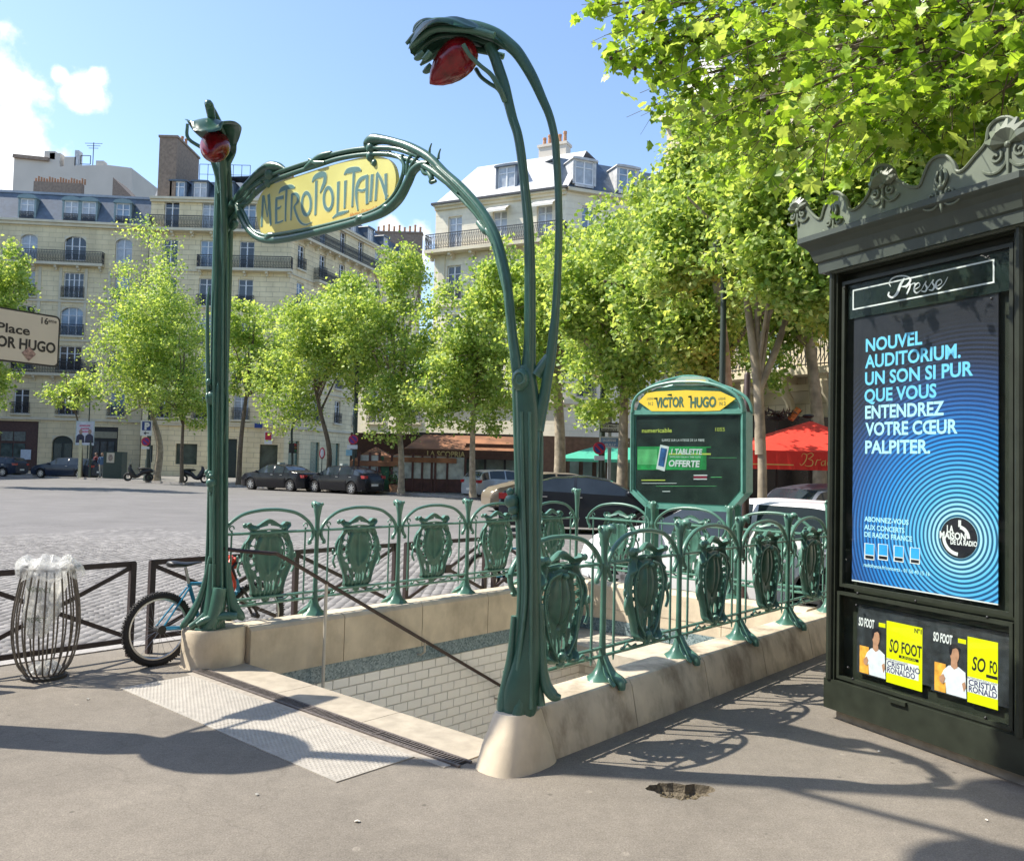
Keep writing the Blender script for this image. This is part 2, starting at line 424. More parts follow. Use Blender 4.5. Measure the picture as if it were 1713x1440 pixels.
# ---------------------------------------------------------------- setts (cobbles) in scallops on the near part of the road
def setts():
    S = .118
    pts = []
    per = 1.5
    for i in range(-140, 60):
        x = i * S
        for j in range(0, 132):
            ph = ((x / per) % 1.0) - .5
            arc = .42 * (1 - (2 * ph) ** 2)
            dy = .42 * (-8 * ph) / per
            y = 5.4 + j * S * .98 + arc
            ang = math.atan(dy * .45)
            px, py = x + rnd.uniform(-.008, .008), y + rnd.uniform(-.008, .008)
            rel = Vector((px, py, 0)) - L0; s_, t_ = rel.dot(AV), rel.dot(BV)
            if s_ > KS - .3 and t_ < KT + .3: continue
            if abs(px) > py * .72 + 1.0: continue
            if py > 19.5 + 1.2 * sin(px * .7) + .8 * sin(px * 1.9): continue
            pts.append((px, py, ang))
    pts.sort(key=lambda p: p[0] ** 2 + p[1] ** 2)
    base = np.array([(-.5, -.5, 0), (.5, -.5, 0), (.5, .5, 0), (-.5, .5, 0), (-.40, -.40, 1), (.40, -.40, 1), (.40, .40, 1), (-.40, .40, 1)])
    fq = np.array([(4, 5, 6, 7), (0, 1, 5, 4), (1, 2, 6, 5), (2, 3, 7, 6), (3, 0, 4, 7)])
    mats = [M('sett_stone', (.195, .185, .178), .8, var=.22, scale=3.1, bump=.3, bscale=60),
            M('sett_stone_dark', (.155, .146, .14), .8, var=.2, scale=3, bump=.3, bscale=60),
            M('sett_stone_pale', (.235, .222, .213), .8, var=.2, scale=3, bump=.3, bscale=60)]
    protos = []
    for k in range(3):
        v = base * np.array([S * .96, S * .93, .016]); v[:, 2] += -.004
        me = np_mesh('sett', v, fq, mats[k]); protos.append(me)
    r2 = random.Random(8)
    vis = [p for p in pts if p[0] / p[1] > -.62 and p[1] < 15][:300]
    vs = set(id(p) for p in vis)
    for p in vis:
        inst('sett', protos[r2.choice((0, 0, 1, 2))], rd, (p[0], p[1], -.12 + r2.uniform(-.003, .004)), p[2] + r2.uniform(-.06, .06))
    rest = [p for p in pts if id(p) not in vs]
    V = []; 
    arr = np.array(rest); n = len(arr); rs = np.random.RandomState(3)
    ca, sa = np.cos(arr[:, 2] + rs.uniform(-.05, .05, n)), np.sin(arr[:, 2] + rs.uniform(-.05, .05, n))
    b = base * np.array([S * .96, S * .93, .016])
    X = arr[:, 0, None] + b[None, :, 0] * ca[:, None] - b[None, :, 1] * sa[:, None]
    Y = arr[:, 1, None] + b[None, :, 0] * sa[:, None] + b[None, :, 1] * ca[:, None]
    fade = np.clip((19.5 - arr[:, 1]) / 4.0, .25, 1)
    Z = -.124 + b[None, :, 2] * fade[:, None] + rs.uniform(-.002, .003, n)[:, None]
    V = np.stack([X, Y, Z], -1).reshape(-1, 3)
    Q = (fq[None] + (np.arange(n) * 8)[:, None, None]).reshape(-1, 4)
    me = np_mesh('sett_field', V, Q, mats[0]); me.materials.append(mats[1]); me.materials.append(mats[2])
    me.polygons.foreach_set('material_index', np.repeat(rs.choice([0, 0, 1, 2], n), 5).astype(np.int32))
    o = bpy.data.objects.new('sett_field', me); COL.objects.link(o); o.parent = rd; o['kind'] = 'stuff'
setts()

# ---------------------------------------------------------------- pothole
hole = MB(); rp = random.Random(2)
prev = None; rings = []
for q, (f, z) in enumerate(((1.0, 0.0), (.95, -.022), (.88, -.045), (.6, -.06), (.25, -.065))):
    ring = []
    for k, (x, y) in enumerate(pot):
        jz = rp.uniform(-.007, .007) if q else 0
        ring.append((pot_c.x + (x - pot_c.x) * f, pot_c.y + (y - pot_c.y) * f, z + jz))
    rings.append(ring)
for ring in rings: hole.v.extend(ring)
for q in range(len(rings) - 1):
    for k in range(NP): a = q * NP + k; b = q * NP + (k + 1) % NP; hole.f.append((a, b, b + NP, a + NP))
hole.f.append(tuple(range(4 * NP, 5 * NP)))
ho = hole.build('pothole', M('broken_asphalt', (.13, .105, .07), .95, var=.4, scale=60, bump=1.0, bscale=90), None)
tag(ho, 'ragged pothole with crumbling yellow-brown edge in the asphalt pavement', 'pothole')
gv = MB()
for k in range(150):
    a = rp.uniform(0, 2 * pi); r = sqrt(rp.random()) * .92; x = pot_c.x + .155 * r * cos(a); y = pot_c.y + .1 * r * sin(a); s_ = rp.uniform(.003, .009)
    gv.box((x, y, -.062 + .03 * r * r), (s_, s_ * rp.uniform(.6, 1.2), s_ * .8), rz=a, M3=Matrix.Rotation(a, 3, 'X') @ Matrix.Rotation(a * 2, 3, 'Z'))
gv.build('gravel', M('pothole_gravel', (.17, .135, .075), .9, var=.4, scale=30), ho, kind='stuff')

# ---------------------------------------------------------------- stairwell: stone plinths, tiled walls, steps, threshold
m_stone = M('plinth_stone', (.60, .51, .38), .75, var=.10, scale=7, bump=.25, bscale=40, var2=.14, scale2=1.3, hue=(.15, .11, .07), bdist=.004)
MATS['plinth_stone'].node_tree.nodes['Mix'].inputs['Factor'].default_value = .2
def warm_stone():
    nt = m_stone.node_tree; mx = nt.nodes['Mix']
    for l in list(nt.links):
        if l.to_node == mx and l.to_socket.name == 'Factor': nt.links.remove(l)
    # stains: soft dirty patches of their own shape
    n = nt.nodes.new('ShaderNodeTexNoise'); n.inputs['Scale'].default_value = 2.2; n.inputs['Detail'].default_value = 7; n.inputs['Roughness'].default_value = .65
    tc = [q for q in nt.nodes if q.type == 'TEX_COORD'][0]; mp = nt.nodes.new('ShaderNodeMapping'); mp.inputs['Scale'].default_value = (1.5, 1.5, .8)
    nt.links.new(tc.outputs['Object'], mp.inputs[0]); nt.links.new(mp.outputs[0], n.inputs['Vector'])
    r = nt.nodes.new('ShaderNodeMapRange'); r.inputs['From Min'].default_value = .44; r.inputs['From Max'].default_value = .68; r.inputs['To Max'].default_value = .85
    nt.links.new(n.outputs['Fac'], r.inputs['Value']); nt.links.new(r.outputs['Result'], mx.inputs['Factor'])
warm_stone()
m_stain = m_stone
m_stone = m_stain.copy(); m_stone.name = 'plinth_stone_clean'
for _q in m_stone.node_tree.nodes:
    if _q.type == 'MAP_RANGE' and abs(_q.inputs['To Max'].default_value - .85) < 1e-4: _q.inputs['To Max'].default_value = .34
def plinth(name, label, P0, dirv, outv, length, nblk, prof, group, stone=None):
    """battered stone kerb made of blocks; prof: (out, z) outline"""
    t = thing(name, label, 'stone plinth', P0, group=group)
    for k in range(nblk):
        a = length * k / nblk + .004; b = length * (k + 1) / nblk - .004
        mb = MB(); n = len(prof); segs = 6
        for q in range(segs + 1):
            u = a + (b - a) * q / segs
            sw = 1 + .0 * cos(pi * (q / segs))
            for (o_, z) in prof:
                sag = .012 * sin(pi * q / segs) if z > .2 and o_ > 0 else 0
                mb.v.append(tuple(P0 + dirv * u + outv * (o_ - sag) + Vector((0, 0, z))))
        for q in range(segs):
            for i in range(n):
                j = (i + 1) % n; A = q * n + i; B = q * n + j
                mb.f.append((A, B, B + n, A + n))
        mb.f.append(tuple(range(n))[::-1]); mb.f.append(tuple(segs * n + i for i in range(n)))
        o = mb.build('stone_block', stone or m_stone, t, smooth=True, angle=32)
    # recessed mortar core
    core = MB()
    for q in (0.002, length - .002):
        for (o_, z) in prof: core.v.append(tuple(P0 + dirv * q + outv * (o_ * .93) + Vector((0, 0, z - .01))))
    n = len(prof)
    for i in range(n): core.f.append((i, (i + 1) % n, (i + 1) % n + n, i + n))
    core.build('mortar', M('plinth_mortar', (.3, .26, .2), .9), t)
    return t
prof_side = [(-.165, -.12), (-.165, .25), (-.145, .275), (-.11, .285), (.08, .285), (.115, .275), (.135, .245), (.165, .1), (.185, .001), (.185, -.02), (.0, -.02)]
plinth('stone_plinth', 'pale stone plinth under the left balustrade, above the tiled wall', W(0, .22), BV, -AV, 4.55, 5, prof_side, 'stone plinths of the metro entrance')
plinth('stone_plinth', 'dirty battered stone plinth under the right balustrade, beside the kiosk', W(3, .14), BV, AV, 4.63, 5, prof_side, 'stone plinths of the metro entrance', m_stain)
plinth('stone_plinth', 'stone plinth at the back of the stairwell under the map board', W(.17, 4.72), AV, BV, 2.66, 3, prof_side, 'stone plinths of the metro entrance')
# piers below the two lamp posts
def pier(name, label, c, rx, ry, h, group, top=.62, yaw=0):
    mb = MB(); n = 24; prof = [(1.0, 0), (.97, .02), (1 - (1 - top) * .35, .12 * h / .3), (1 - (1 - top) * .7, .2 * h / .3), (top + .01, h * .93), (top - .04, h)]
    for r, z in prof:
        for k in range(n):
            a = 2 * pi * k / n; x = r * rx * (abs(cos(a)) ** .75) * (1 if cos(a) > 0 else -1); y = r * ry * (abs(sin(a)) ** .75) * (1 if sin(a) > 0 else -1)
            p = c + AV * x + BV * y; mb.v.append((p.x, p.y, z))
    for i in range(len(prof) - 1):
        for k in range(n): a = i * n + k; b = i * n + (k + 1) % n; mb.f.append((a, b, b + n, a + n))
    mb.f.append(tuple((len(prof) - 1) * n + k for k in range(n)))
    o = mb.build(name, m_stone, None, smooth=True, angle=50); tag(o, label, 'stone pier', group); return o
pier('stone_pier', 'rounded stone pier under the left green post, behind the bicycle wheel', W(-.03, .02), .19, .24, .29, 'stone piers of the metro entrance', top=.97)
pier('stone_pier', 'cone-shaped pale stone pier under the right green post', W(3.07, .05), .165, .24, .285, 'stone piers of the metro entrance', top=.60)

m_conc = M('pale_concrete', (.46, .41, .33), .8, var=.15, scale=9, bump=.2, bscale=50)
m_tile = M('white_glazed_tile', (.86, .83, .77), .2, var=.06, scale=2)
m_grout = M('tile_grout', (.64, .60, .54), .9)
m_step = M('stair_stone', (.60, .56, .48), .8, var=.15, scale=12)
well_o = thing('stairwell', 'open stairwell going down into the metro, lined with white tiles', 'stairwell', W(1.5, 2))
well_o['kind'] = 'structure'
def quadbox(mb, s0, s1, t0, t1, z0, z1):
    vs = [W(s, t, z) for z in (z0, z1) for t in (t0, t1) for s in (s0, s1)]
    mb.add(vs, [(0, 2, 3, 1), (4, 5, 7, 6), (0, 1, 5, 4), (2, 6, 7, 3), (0, 4, 6, 2), (1, 3, 7, 5)]); return mb
back = MB(); quadbox(back, WS0 - .2, WS0 - .012, WT0 - .3, WT1 + .2, -3.2, -.122)
quadbox(back, WS1 + .012, WS1 + .2, WT0 - .3, WT1 + .2, -3.2, -.122)
quadbox(back, WS0 - .012, WS1 + .012, WT1 + .012, WT1 + .2, -3.2, -.122)
quadbox(back, WS0 - .012, WS1 + .012, WT0 - .3, WT0 - .012, -3.2, -.1)
back.build('wall_backing', m_grout, well_o)
steps = []
RUN, RISE = .30, .165
for k in range(14):
    mb = MB(); t0 = WT0 + k * RUN; z1 = -.0 - (k + 1) * RISE
    quadbox(mb, WS0, WS1, t0, t0 + RUN + .02, z1 - .2, z1)
    mb.build('step', m_step, well_o)
mb = MB(); quadbox(mb, WS0, WS1, WT0 + 14 * RUN, WT1 + .01, -14 * RISE - .2, -14 * RISE - .165); mb.build('landing', m_step, well_o)
# tiles
TW, TH = .172, .086
def tile_me(w, h):
    mb = MB(); e = .0035; d = .010
    # bevelled tile in local frame: x along wall, z up, front = -y
    v = [(0, 0, 0), (w, 0, 0), (w, 0, h), (0, 0, h), (e, -d, e), (w - e, -d, e), (w - e, -d, h - e), (e, -d, h - e)]
    mb.v = v; mb.f = [(4, 5, 6, 7), (0, 1, 5, 4), (1, 2, 6, 5), (2, 3, 7, 6), (3, 0, 4, 7)]
    return mb.mesh('tile', m_tile)
tme = tile_me(TW - .005, TH - .005); thalf = tile_me(TW / 2 - .005, TH - .005)
tl = []
angB = atan2(BV.y, BV.x)
for r in range(32):
    z = -.262 - (r + 1) * TH
    off = (TW / 2) if r % 2 else 0
    t = WT0 - off
    while t < WT1 - .02:
        tt = t
        if z + TH > -.55 * (tt - WT0) - .25 and z > -2.9:
            tl.append((tt, z))
        t += TW
tl.sort(key=lambda p: -p[1] * 1.0 + p[0] * .25)
restv = MB()
for i, (t, z) in enumerate(tl):
    # left wall faces +s ; local x -> +b direction, front (-y) -> +s direction = AV
    p = W(WS0 - .010, t, z)
    w_me = tme
    if t < WT0 - .01: p = W(WS0 - .010, WT0, z); w_me = thalf
    if i < 300: inst('tile', w_me, well_o, Vector(p) - Vector(well_o.location), angB)
    else:
        R = Matrix.Rotation(angB, 3, 'Z'); restv.add([Vector(p) + R @ v.co for v in w_me.vertices], [tuple(q.vertices) for q in w_me.polygons])
for r in range(30):     # right and back walls, mostly out of sight: one joined part
    z = -.262 - (r + 1) * TH
    t = WT0 - ((TW / 2) if r % 2 else 0)
    while t < WT1 - .02:
        if t >= WT0 and z > -2.8:
            R = Matrix.Rotation(angB + pi, 3, 'Z'); p = W(WS1 + .010, t + TW - .005, z)
            restv.add([Vector(p) + R @ v.co for v in tme.vertices], [tuple(q.vertices) for q in tme.polygons])
        t += TW
    s = WS0 - ((TW / 2) if r % 2 else 0)
    while s < WS1 - .02:
        if s >= WS0 and z > -2.8:
            R = Matrix.Rotation(atan2(AV.y, AV.x), 3, 'Z'); p = W(s, WT1 + .010, z)
            restv.add([Vector(p) + R @ v.co for v in tme.vertices], [tuple(q.vertices) for q in tme.polygons])
        s += TW
restv.build('tiles', m_tile, well_o, kind='stuff')
# mosaic band
def mosaic():
    m = bpy.data.materials.new('blue_mosaic'); m.use_nodes = True; N = m.node_tree.nodes; K = m.node_tree.links; b = N['Principled BSDF']
    tc = N.new('ShaderNodeTexCoord'); v = N.new('ShaderNodeTexVoronoi'); v.inputs['Scale'].default_value = 70; K.new(tc.outputs['Object'], v.inputs['Vector'])
    r = N.new('ShaderNodeValToRGB'); r.color_ramp.elements[0].color = (.06, .11, .13, 1); r.color_ramp.elements[1].color = (.26, .34, .36, 1)
    r.color_ramp.elements[0].position = .1; r.color_ramp.elements[1].position = .9
    K.new(v.outputs['Color'], r.inputs[0]); K.new(r.outputs[0], b.inputs['Base Color']); b.inputs['Roughness'].default_value = .35
    return m
mb = MB(); quadbox(mb, WS0 - .012, WS0 + .004, WT0, WT1, -.262, -.121); quadbox(mb, WS1 - .004, WS1 + .012, WT0, WT1, -.262, -.121)
quadbox(mb, WS0 + .004, WS1 - .004, WT1 - .004, WT1 + .012, -.262, -.121)
mb.build('mosaic_band', mosaic(), well_o)
# rear slab over the lower landing, with a curved front edge
mb = MB(); vs = []; n = 12
top = [W(WS0 + .01, WT1)] + [W(WS0 + .01 + (WS1 - WS0 - .02) * k / n, 3.95 - .28 * sin(pi * k / n) if True else 0) for k in range(n + 1)] + [W(WS1 - .01, WT1)]
m0 = len(top)
for z in (-.42, -.27):
    for p in top: mb.v.append((p.x, p.y, z))
mb.f.append(tuple(range(m0))); mb.f.append(tuple(m0 + i for i in range(m0))[::-1])
for i in range(m0): j = (i + 1) % m0; mb.f.append((i, j, m0 + j, m0 + i))
mb.build('rear_slab', m_conc, well_o)

# threshold slab, grate, tactile paving
m_slab = M('threshold_stone', (.36, .31, .24), .8, var=.14, scale=10, bump=.2, bscale=60, var2=.12, scale2=1.2)
th = thing('threshold_slab', 'pale stone threshold slabs between the drain grate and the first step', 'threshold', W(1.5, 0))
th['kind'] = 'structure'
for k in range(3):
    mb = MB(); a = .12 + k * (2.74 / 3); quadbox(mb, a + .003, a + 2.74 / 3 - .003, -.115, WT0 + .02, -.13, .006); mb.build('slab', m_slab, th)
gr = thing('drain_grate', 'long rusty steel drain grate across the head of the stairs', 'drain grate', W(1.5, -.17))
m_iron = M('grate_iron', (.13, .11, .10), .7, metal=.3, var=.3, scale=30)
mb = MB(); quadbox(mb, .12, 2.88, -.205, -.135, .0015, .0035); mb.build('channel_shade', M('channel_dark', (.012, .011, .01), .9), gr)  # flat black sheet stands in for the shaded recess under the bars
mb = MB(); quadbox(mb, .10, 2.90, -.225, -.205, .001, .013); quadbox(mb, .10, 2.90, -.135, -.118, .001, .013)
for q in range(4): quadbox(mb, .12 + q * .69, .13 + q * .69, -.205, -.135, .001, .0128)
mb.build('frame', m_iron, gr)
mb = MB(); s = .135
while s < 2.87:
    quadbox(mb, s, s + .011, -.204, -.136, .004, .011); s += .0245
mb.build('bars', m_iron, gr, kind='stuff')
tp = thing('tactile_paving', 'cream studded tactile paving slab set in the pavement before the stairs', 'tactile paving', W(1.4, -.5))
tp['kind'] = 'structure'
m_tact = M('tactile_cream', (.345, .315, .27), .7, var=.14, scale=14, var2=.12, scale2=1.1, bump=.15, bscale=70)
ncol = 6
for k in range(ncol):
    a = .20 + k * 2.42 / ncol; mb = MB(); quadbox(mb, a + .0015, a + 2.42 / ncol - .0015, -.80, -.28, .0, .006); mb.build('slab', m_tact, tp)
V = []; Q = []; s = .225
i = 0
while s < 2.60:
    t = -.775 + (.0125 if i % 2 else 0)
    while t < -.295:
        p = W(s, t, .0055); o = len(V)
        for (a, b) in ((-1, -1), (1, -1), (1, 1), (-1, 1)): q = p + AV * (a * .0075) + BV * (b * .0075); V.append((q.x, q.y, q.z))
        for (a, b) in ((-1, -1), (1, -1), (1, 1), (-1, 1)): q = p + AV * (a * .0045) + BV * (b * .0045); V.append((q.x, q.y, q.z + .003))
        Q += [(o + 4, o + 5, o + 6, o + 7), (o, o + 1, o + 5, o + 4), (o + 1, o + 2, o + 6, o + 5), (o + 2, o + 3, o + 7, o + 6), (o + 3, o, o + 4, o + 7)]
        t += .025
    s += .025; i += 1
o = bpy.data.objects.new('studs', np_mesh('studs', np.array(V), np.array(Q), m_tact)); COL.objects.link(o); o.parent = tp; o['kind'] = 'stuff'
o.location = -Vector(tp.location)
mb = MB(); quadbox(mb, .12, 2.85, -.279, -.226, .0, .004); mb.build('border', M('worn_border', (.33, .29, .24), .85, var=.2, scale=20), tp)
# litter
rl = random.Random(11)
litter_px = [(147, 1170), (430, 1330), (598, 1375), (1650, 1373), (1470, 1258)]
for (px, py) in litter_px:
    p = at_depth(px, py, 1); d = pix_dir(px, py); k = -CAMZ / d.z; p = Vector((0, 0, CAMZ)) + d * k
    mb = MB(); r = rl.uniform(.009, .016); n = 7
    pts = [(p.x + r * rl.uniform(.6, 1.2) * cos(2 * pi * q / n), p.y + r * rl.uniform(.5, 1) * sin(2 * pi * q / n), .004 + rl.uniform(0, .008)) for q in range(n)]
    mb.v = pts + [(p.x, p.y, .012)]; mb.f = [(q, (q + 1) % n, n) for q in range(n)]
    o = mb.build('litter', M('litter_paper', (.6, .57, .5), .8), None); tag(o, 'small pale scrap of litter lying on the asphalt pavement', 'litter', 'scraps of litter on the pavement')
# ---------------------------------------------------------------- metro entrance: lamp posts, arch and sign, balustrades
m_green = M('cast_iron_green_paint', (.029, .092, .067), .30, var=.16, scale=9, bump=.10, bscale=25, var2=.15, scale2=2.0, spec=.6, bdist=.01)
m_green2 = M('balustrade_green_paint', (.052, .138, .102), .33, var=.2, scale=14, bump=.15, bscale=40, var2=.15, scale2=3, spec=.55, bdist=.006)
def edge_wear(m, worn, amount=.7):
    nt = m.node_tree; b = nt.nodes['Principled BSDF']; src = b.inputs['Base Color'].links[0].from_socket
    g = nt.nodes.new('ShaderNodeNewGeometry'); r = nt.nodes.new('ShaderNodeMapRange'); r.inputs['From Min'].default_value = .515; r.inputs['From Max'].default_value = .60; r.inputs['To Max'].default_value = amount
    nt.links.new(g.outputs['Pointiness'], r.inputs['Value']); n = nt.nodes.new('ShaderNodeTexNoise'); n.inputs['Scale'].default_value = 40; n.inputs['Detail'].default_value = 6
    mu = nt.nodes.new('ShaderNodeMath'); mu.operation = 'MULTIPLY'; nt.links.new(r.outputs[0], mu.inputs[0]); nt.links.new(n.outputs['Fac'], mu.inputs[1])
    mx = nt.nodes.new('ShaderNodeMix'); mx.data_type = 'RGBA'; nt.links.new(mu.outputs[0], mx.inputs['Factor']); nt.links.new(src, mx.inputs['A']); mx.inputs['B'].default_value = (*worn, 1)
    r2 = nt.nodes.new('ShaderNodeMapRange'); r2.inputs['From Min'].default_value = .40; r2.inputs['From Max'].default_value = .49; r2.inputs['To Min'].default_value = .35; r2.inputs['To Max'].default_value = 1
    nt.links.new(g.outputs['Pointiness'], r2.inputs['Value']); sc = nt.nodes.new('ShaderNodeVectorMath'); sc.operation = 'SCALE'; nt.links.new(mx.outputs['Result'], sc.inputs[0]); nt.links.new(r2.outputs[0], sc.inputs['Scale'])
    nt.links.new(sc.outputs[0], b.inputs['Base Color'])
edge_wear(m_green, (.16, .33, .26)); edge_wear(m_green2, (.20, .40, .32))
m_red = M('ruby_glass', (.17, .004, .010), .18, var=.5, scale=12, spec=.6)
RP = Vector((.085, 4.60, 0)); UR = Vector((-.98, .20, 0)).normalized(); NR = Vector((-.20, -.98, 0)).normalized()
def R2(px, py):                       # photograph pixel -> (u, z) in the lamp post's own plane
    p = on_plane(px, py, RP, NR); return (p - RP).dot(UR), p.z
def trace(pts):
    out = []
    for x, y, r in pts:
        u, z = R2(x, y); out.append((u, z, r * 4.6 / F))
    return out
def lamp_post(name, label, P, U, group, mirror):
    """every outline is built in the vertical plane through P along U (the lamp leans along U)"""
    t = thing(name, label, 'lamp post', P, group=group)
    Nn = Vector((U.y, -U.x, 0)) * (1 if mirror else -1)
    def P3(u, z, l=0.0): return P + U * u + Vector((0, 0, z)) + Nn * l
    def tb(mb, pts, flat=1.0, n=12, l=0.0, sm=5, scale=1.0, ll=None):
        s_ = smooth_path(trace(pts), sm)
        path = [P3(q[0], q[1], l if ll is None else l + ll * (i / (len(s_) - 1))) for i, q in enumerate(s_)]
        mb.tube(path, [max(.002, q[2] * scale) for q in s_], n=n, ref=Nn, flat=flat)
    mb = MB()
    trunk = [(870, 1215, 8), (868, 1209, 20), (867, 1197, 29), (868, 1180, 32.5), (873, 1150, 32), (883, 1100, 26), (887, 1050, 21), (888, 1000, 18), (887, 950, 17), (886, 900, 18), (885, 850, 19.5), (884, 800, 20), (884, 750, 22), (884, 700, 23), (882, 670, 22), (880, 640, 20), (878, 612, 14)]
    tb(mb, trunk, flat=.92, n=20, scale=.94)
    mb.build('trunk', m_green, t, smooth=True, angle=60)
    mb = MB()
    # ridges running down the trunk
    tb(mb, [(864, 600, 1), (862, 625, 5), (863, 700, 5), (866, 800, 5), (868, 900, 5), (870, 1000, 5), (862, 1100, 5), (850, 1170, 7), (843, 1195, 8)], n=8, l=.005)
    tb(mb, [(905, 1180, 7), (900, 1120, 5), (900, 1000, 4.5), (900, 900, 4.5), (903, 800, 5), (905, 720, 3), (900, 680, 1)], n=8, l=-.01)
    for dx in (-6, 7): tb(mb, [(882 + dx, 690, 3), (884 + dx, 800, 3.4), (886 + dx * .8, 900, 3.2), (887 + dx * .7, 1000, 3), (880 + dx * 1.6, 1110, 3.5), (876 + dx * 2.2, 1180, 4)], n=6, l=.062)
    mb.build('ridge', m_green, t, smooth=True, angle=60)
    # wing-like foot with an opening, and toes that grip the pier
    mb = MB()
    tb(mb, [(905, 1010, 5), (906, 1060, 6), (908, 1110, 7), (914, 1145, 9), (926, 1163, 9), (938, 1166, 4)], n=10, flat=1.4)
    tb(mb, [(860, 1030, 5), (856, 1090, 7), (848, 1140, 9), (843, 1180, 12), (846, 1205, 10), (858, 1214, 7)], n=10, flat=1.6)
    for lat in (.085, -.09):
        tb(mb, [(884, 1060, 3), (880, 1120, 6), (874, 1165, 10), (870, 1190, 10), (868, 1200, 4)], n=10, ll=lat * .7, l=.03 * (1 if lat > 0 else -1))
        u, z = R2(872, 1198); mb.ell(P3(u, z, lat * 1.0), (.036, .026, .036), 12, 8)
    mb.build('foot', m_green, t, smooth=True, angle=60)
    # boss with spiral
    mb = MB(); u, z = R2(874, 637)
    mb.ell(P3(u, z, .055), (.05, .04, .06), 14, 10); mb.build('boss', m_green, t, smooth=True, angle=60); mb = MB()
    pts = [(P3(u + .033 * (1 - k / 26) * cos(k * .5), z + .043 * (1 - k / 26) * sin(k * .5), .088)) for k in range(22)]
    mb.tube(pts, [.009 - .0002 * k for k in range(22)], n=6, ref=Nn); mb.build('spiral', m_green, t, smooth=True, angle=60); mb = MB()
    u2, z2 = R2(862, 838)
    for k, (dx, dz, r) in enumerate(((0, 0, .04), (.012, -.045, .03), (-.008, .05, .022), (.02, -.085, .018))):
        mb.ell(P3(u2 - dx + .015, z2 + dz, .028), (r, r * .8, r), 10, 7)
    mb.build('leaf_knot', m_green, t, smooth=True, angle=60)
    # the two stems
    mb = MB()
    tb(mb, [(882, 660, 16), (884, 620, 13), (886, 580, 10.5), (886.5, 540, 10), (886.5, 456, 9.5), (884.5, 385, 8.8), (881, 343, 8.4), (876.5, 301, 8), (872, 260, 8), (866, 225, 8), (858, 200, 8.2), (852, 177, 8.6), (844, 144, 9.2), (835, 118, 9.8), (827, 95, 9.5), (818, 76, 9)], n=14, flat=.9)
    tb(mb, [(886, 640, 2), (887, 600, 3), (887, 540, 3), (887, 456, 3), (885, 385, 2.8), (881.5, 343, 2.6), (877, 301, 2.5), (872.5, 260, 2.5), (866.5, 225, 2.4), (858.5, 200, 1)], n=6, l=.026)
    mb.build('stem', m_green, t, smooth=True, angle=60)
    mb = MB()
    tb(mb, [(898, 720, 12), (904, 690, 11), (911, 660, 9.5), (916, 630, 9), (920, 605, 9), (923.5, 580, 8.6), (926, 555, 8), (929.5, 520, 7), (933, 456, 6.5), (935, 385, 6.3), (934.5, 343, 6.2), (933, 301, 6.2), (930.5, 260, 6.5), (928, 231, 6.7), (919.5, 195, 7), (906.5, 164, 7.8), (893, 134, 9), (878.5, 108, 9.8), (864, 87, 10.5), (850, 74, 11), (832, 61, 12), (812, 53, 13), (790, 46, 12), (765, 40, 9), (735, 36, 6.5), (712, 40, 6), (699, 50, 3.5)], n=14, flat=1.0)
    tb(mb, [(897, 628, 10), (908, 612, 9), (918, 596, 7)], n=10)
    tb(mb, [(925, 570, 1.5), (930, 520, 2.2), (933.5, 456, 2.2), (935.5, 385, 2.2), (935, 343, 2.2), (933.5, 301, 2.2), (931, 260, 2.2), (928.5, 231, 2.2), (920, 195, 2), (907, 164, 1)], n=6, l=.017)
    mb.build('stem', m_green, t, smooth=True, angle=60)
    # hood: a leaf-shaped shell over the lamp
    st = [(846, 76, .025, 8), (832, 64, .06, 16), (812, 52, .105, 28), (790, 44, .14, 40), (765, 39, .165, 50), (740, 37, .172, 60), (720, 42, .155, 64), (704, 55, .115, 52), (693, 70, .07, 28), (685, 82, .02, 8)]
    if mirror: st = [(x, y, w * 1.0, d * .50) for x, y, w, d in st]
    S = smooth_path(st, 3); mb = MB(); nA = 16; rows = []
    for (x, y, w, d) in S:
        u, z = R2(x, y); ring = []
        for k in range(nA + 1):
            a = pi * k / nA; frill = 1 + .05 * sin(9 * a) * (1 if w > .06 else 0)
            lat = -cos(a) * w * frill; dz = (1 - sin(a) ** .8) * d * 4.6 / F * (.62 + .38 * sin(a)); lat *= 1 + .12 * (1 - sin(a))
            ring.append(P3(u, z - dz - (.075 if mirror else 0) + .012 * cos(3 * a + x * .08) * (w > .06) + (.055 * abs(cos(a)) ** 6 * (w > .1) if mirror else 0), lat))
        rows.append(ring)
    m = nA + 1
    for ring in rows: mb.v.extend(map(tuple, ring))
    for ring in rows:
        c = sum((Vector(p) for p in ring), Vector()) / m
        mb.v.extend(tuple(c + (Vector(p) - c) * .90) for p in ring)
    o = len(rows) * m
    for i in range(len(rows) - 1):
        for k in range(nA):
            a = i * m + k; mb.f.append((a, a + 1, a + 1 + m, a + m)); mb.f.append((o + a, o + a + m, o + a + 1 + m, o + a + 1))
        for k in (0, nA): a = i * m + k; mb.f.append((a, a + m, o + a + m, o + a))
    e = (len(rows) - 1) * m
    for k in range(nA): mb.f.append((k, o + k, o + k + 1, k + 1)); mb.f.append((e + k, e + k + 1, o + e + k + 1, o + e + k))
    hood = mb.build('hood', m_green, t, smooth=True, angle=70)
    mb = MB()
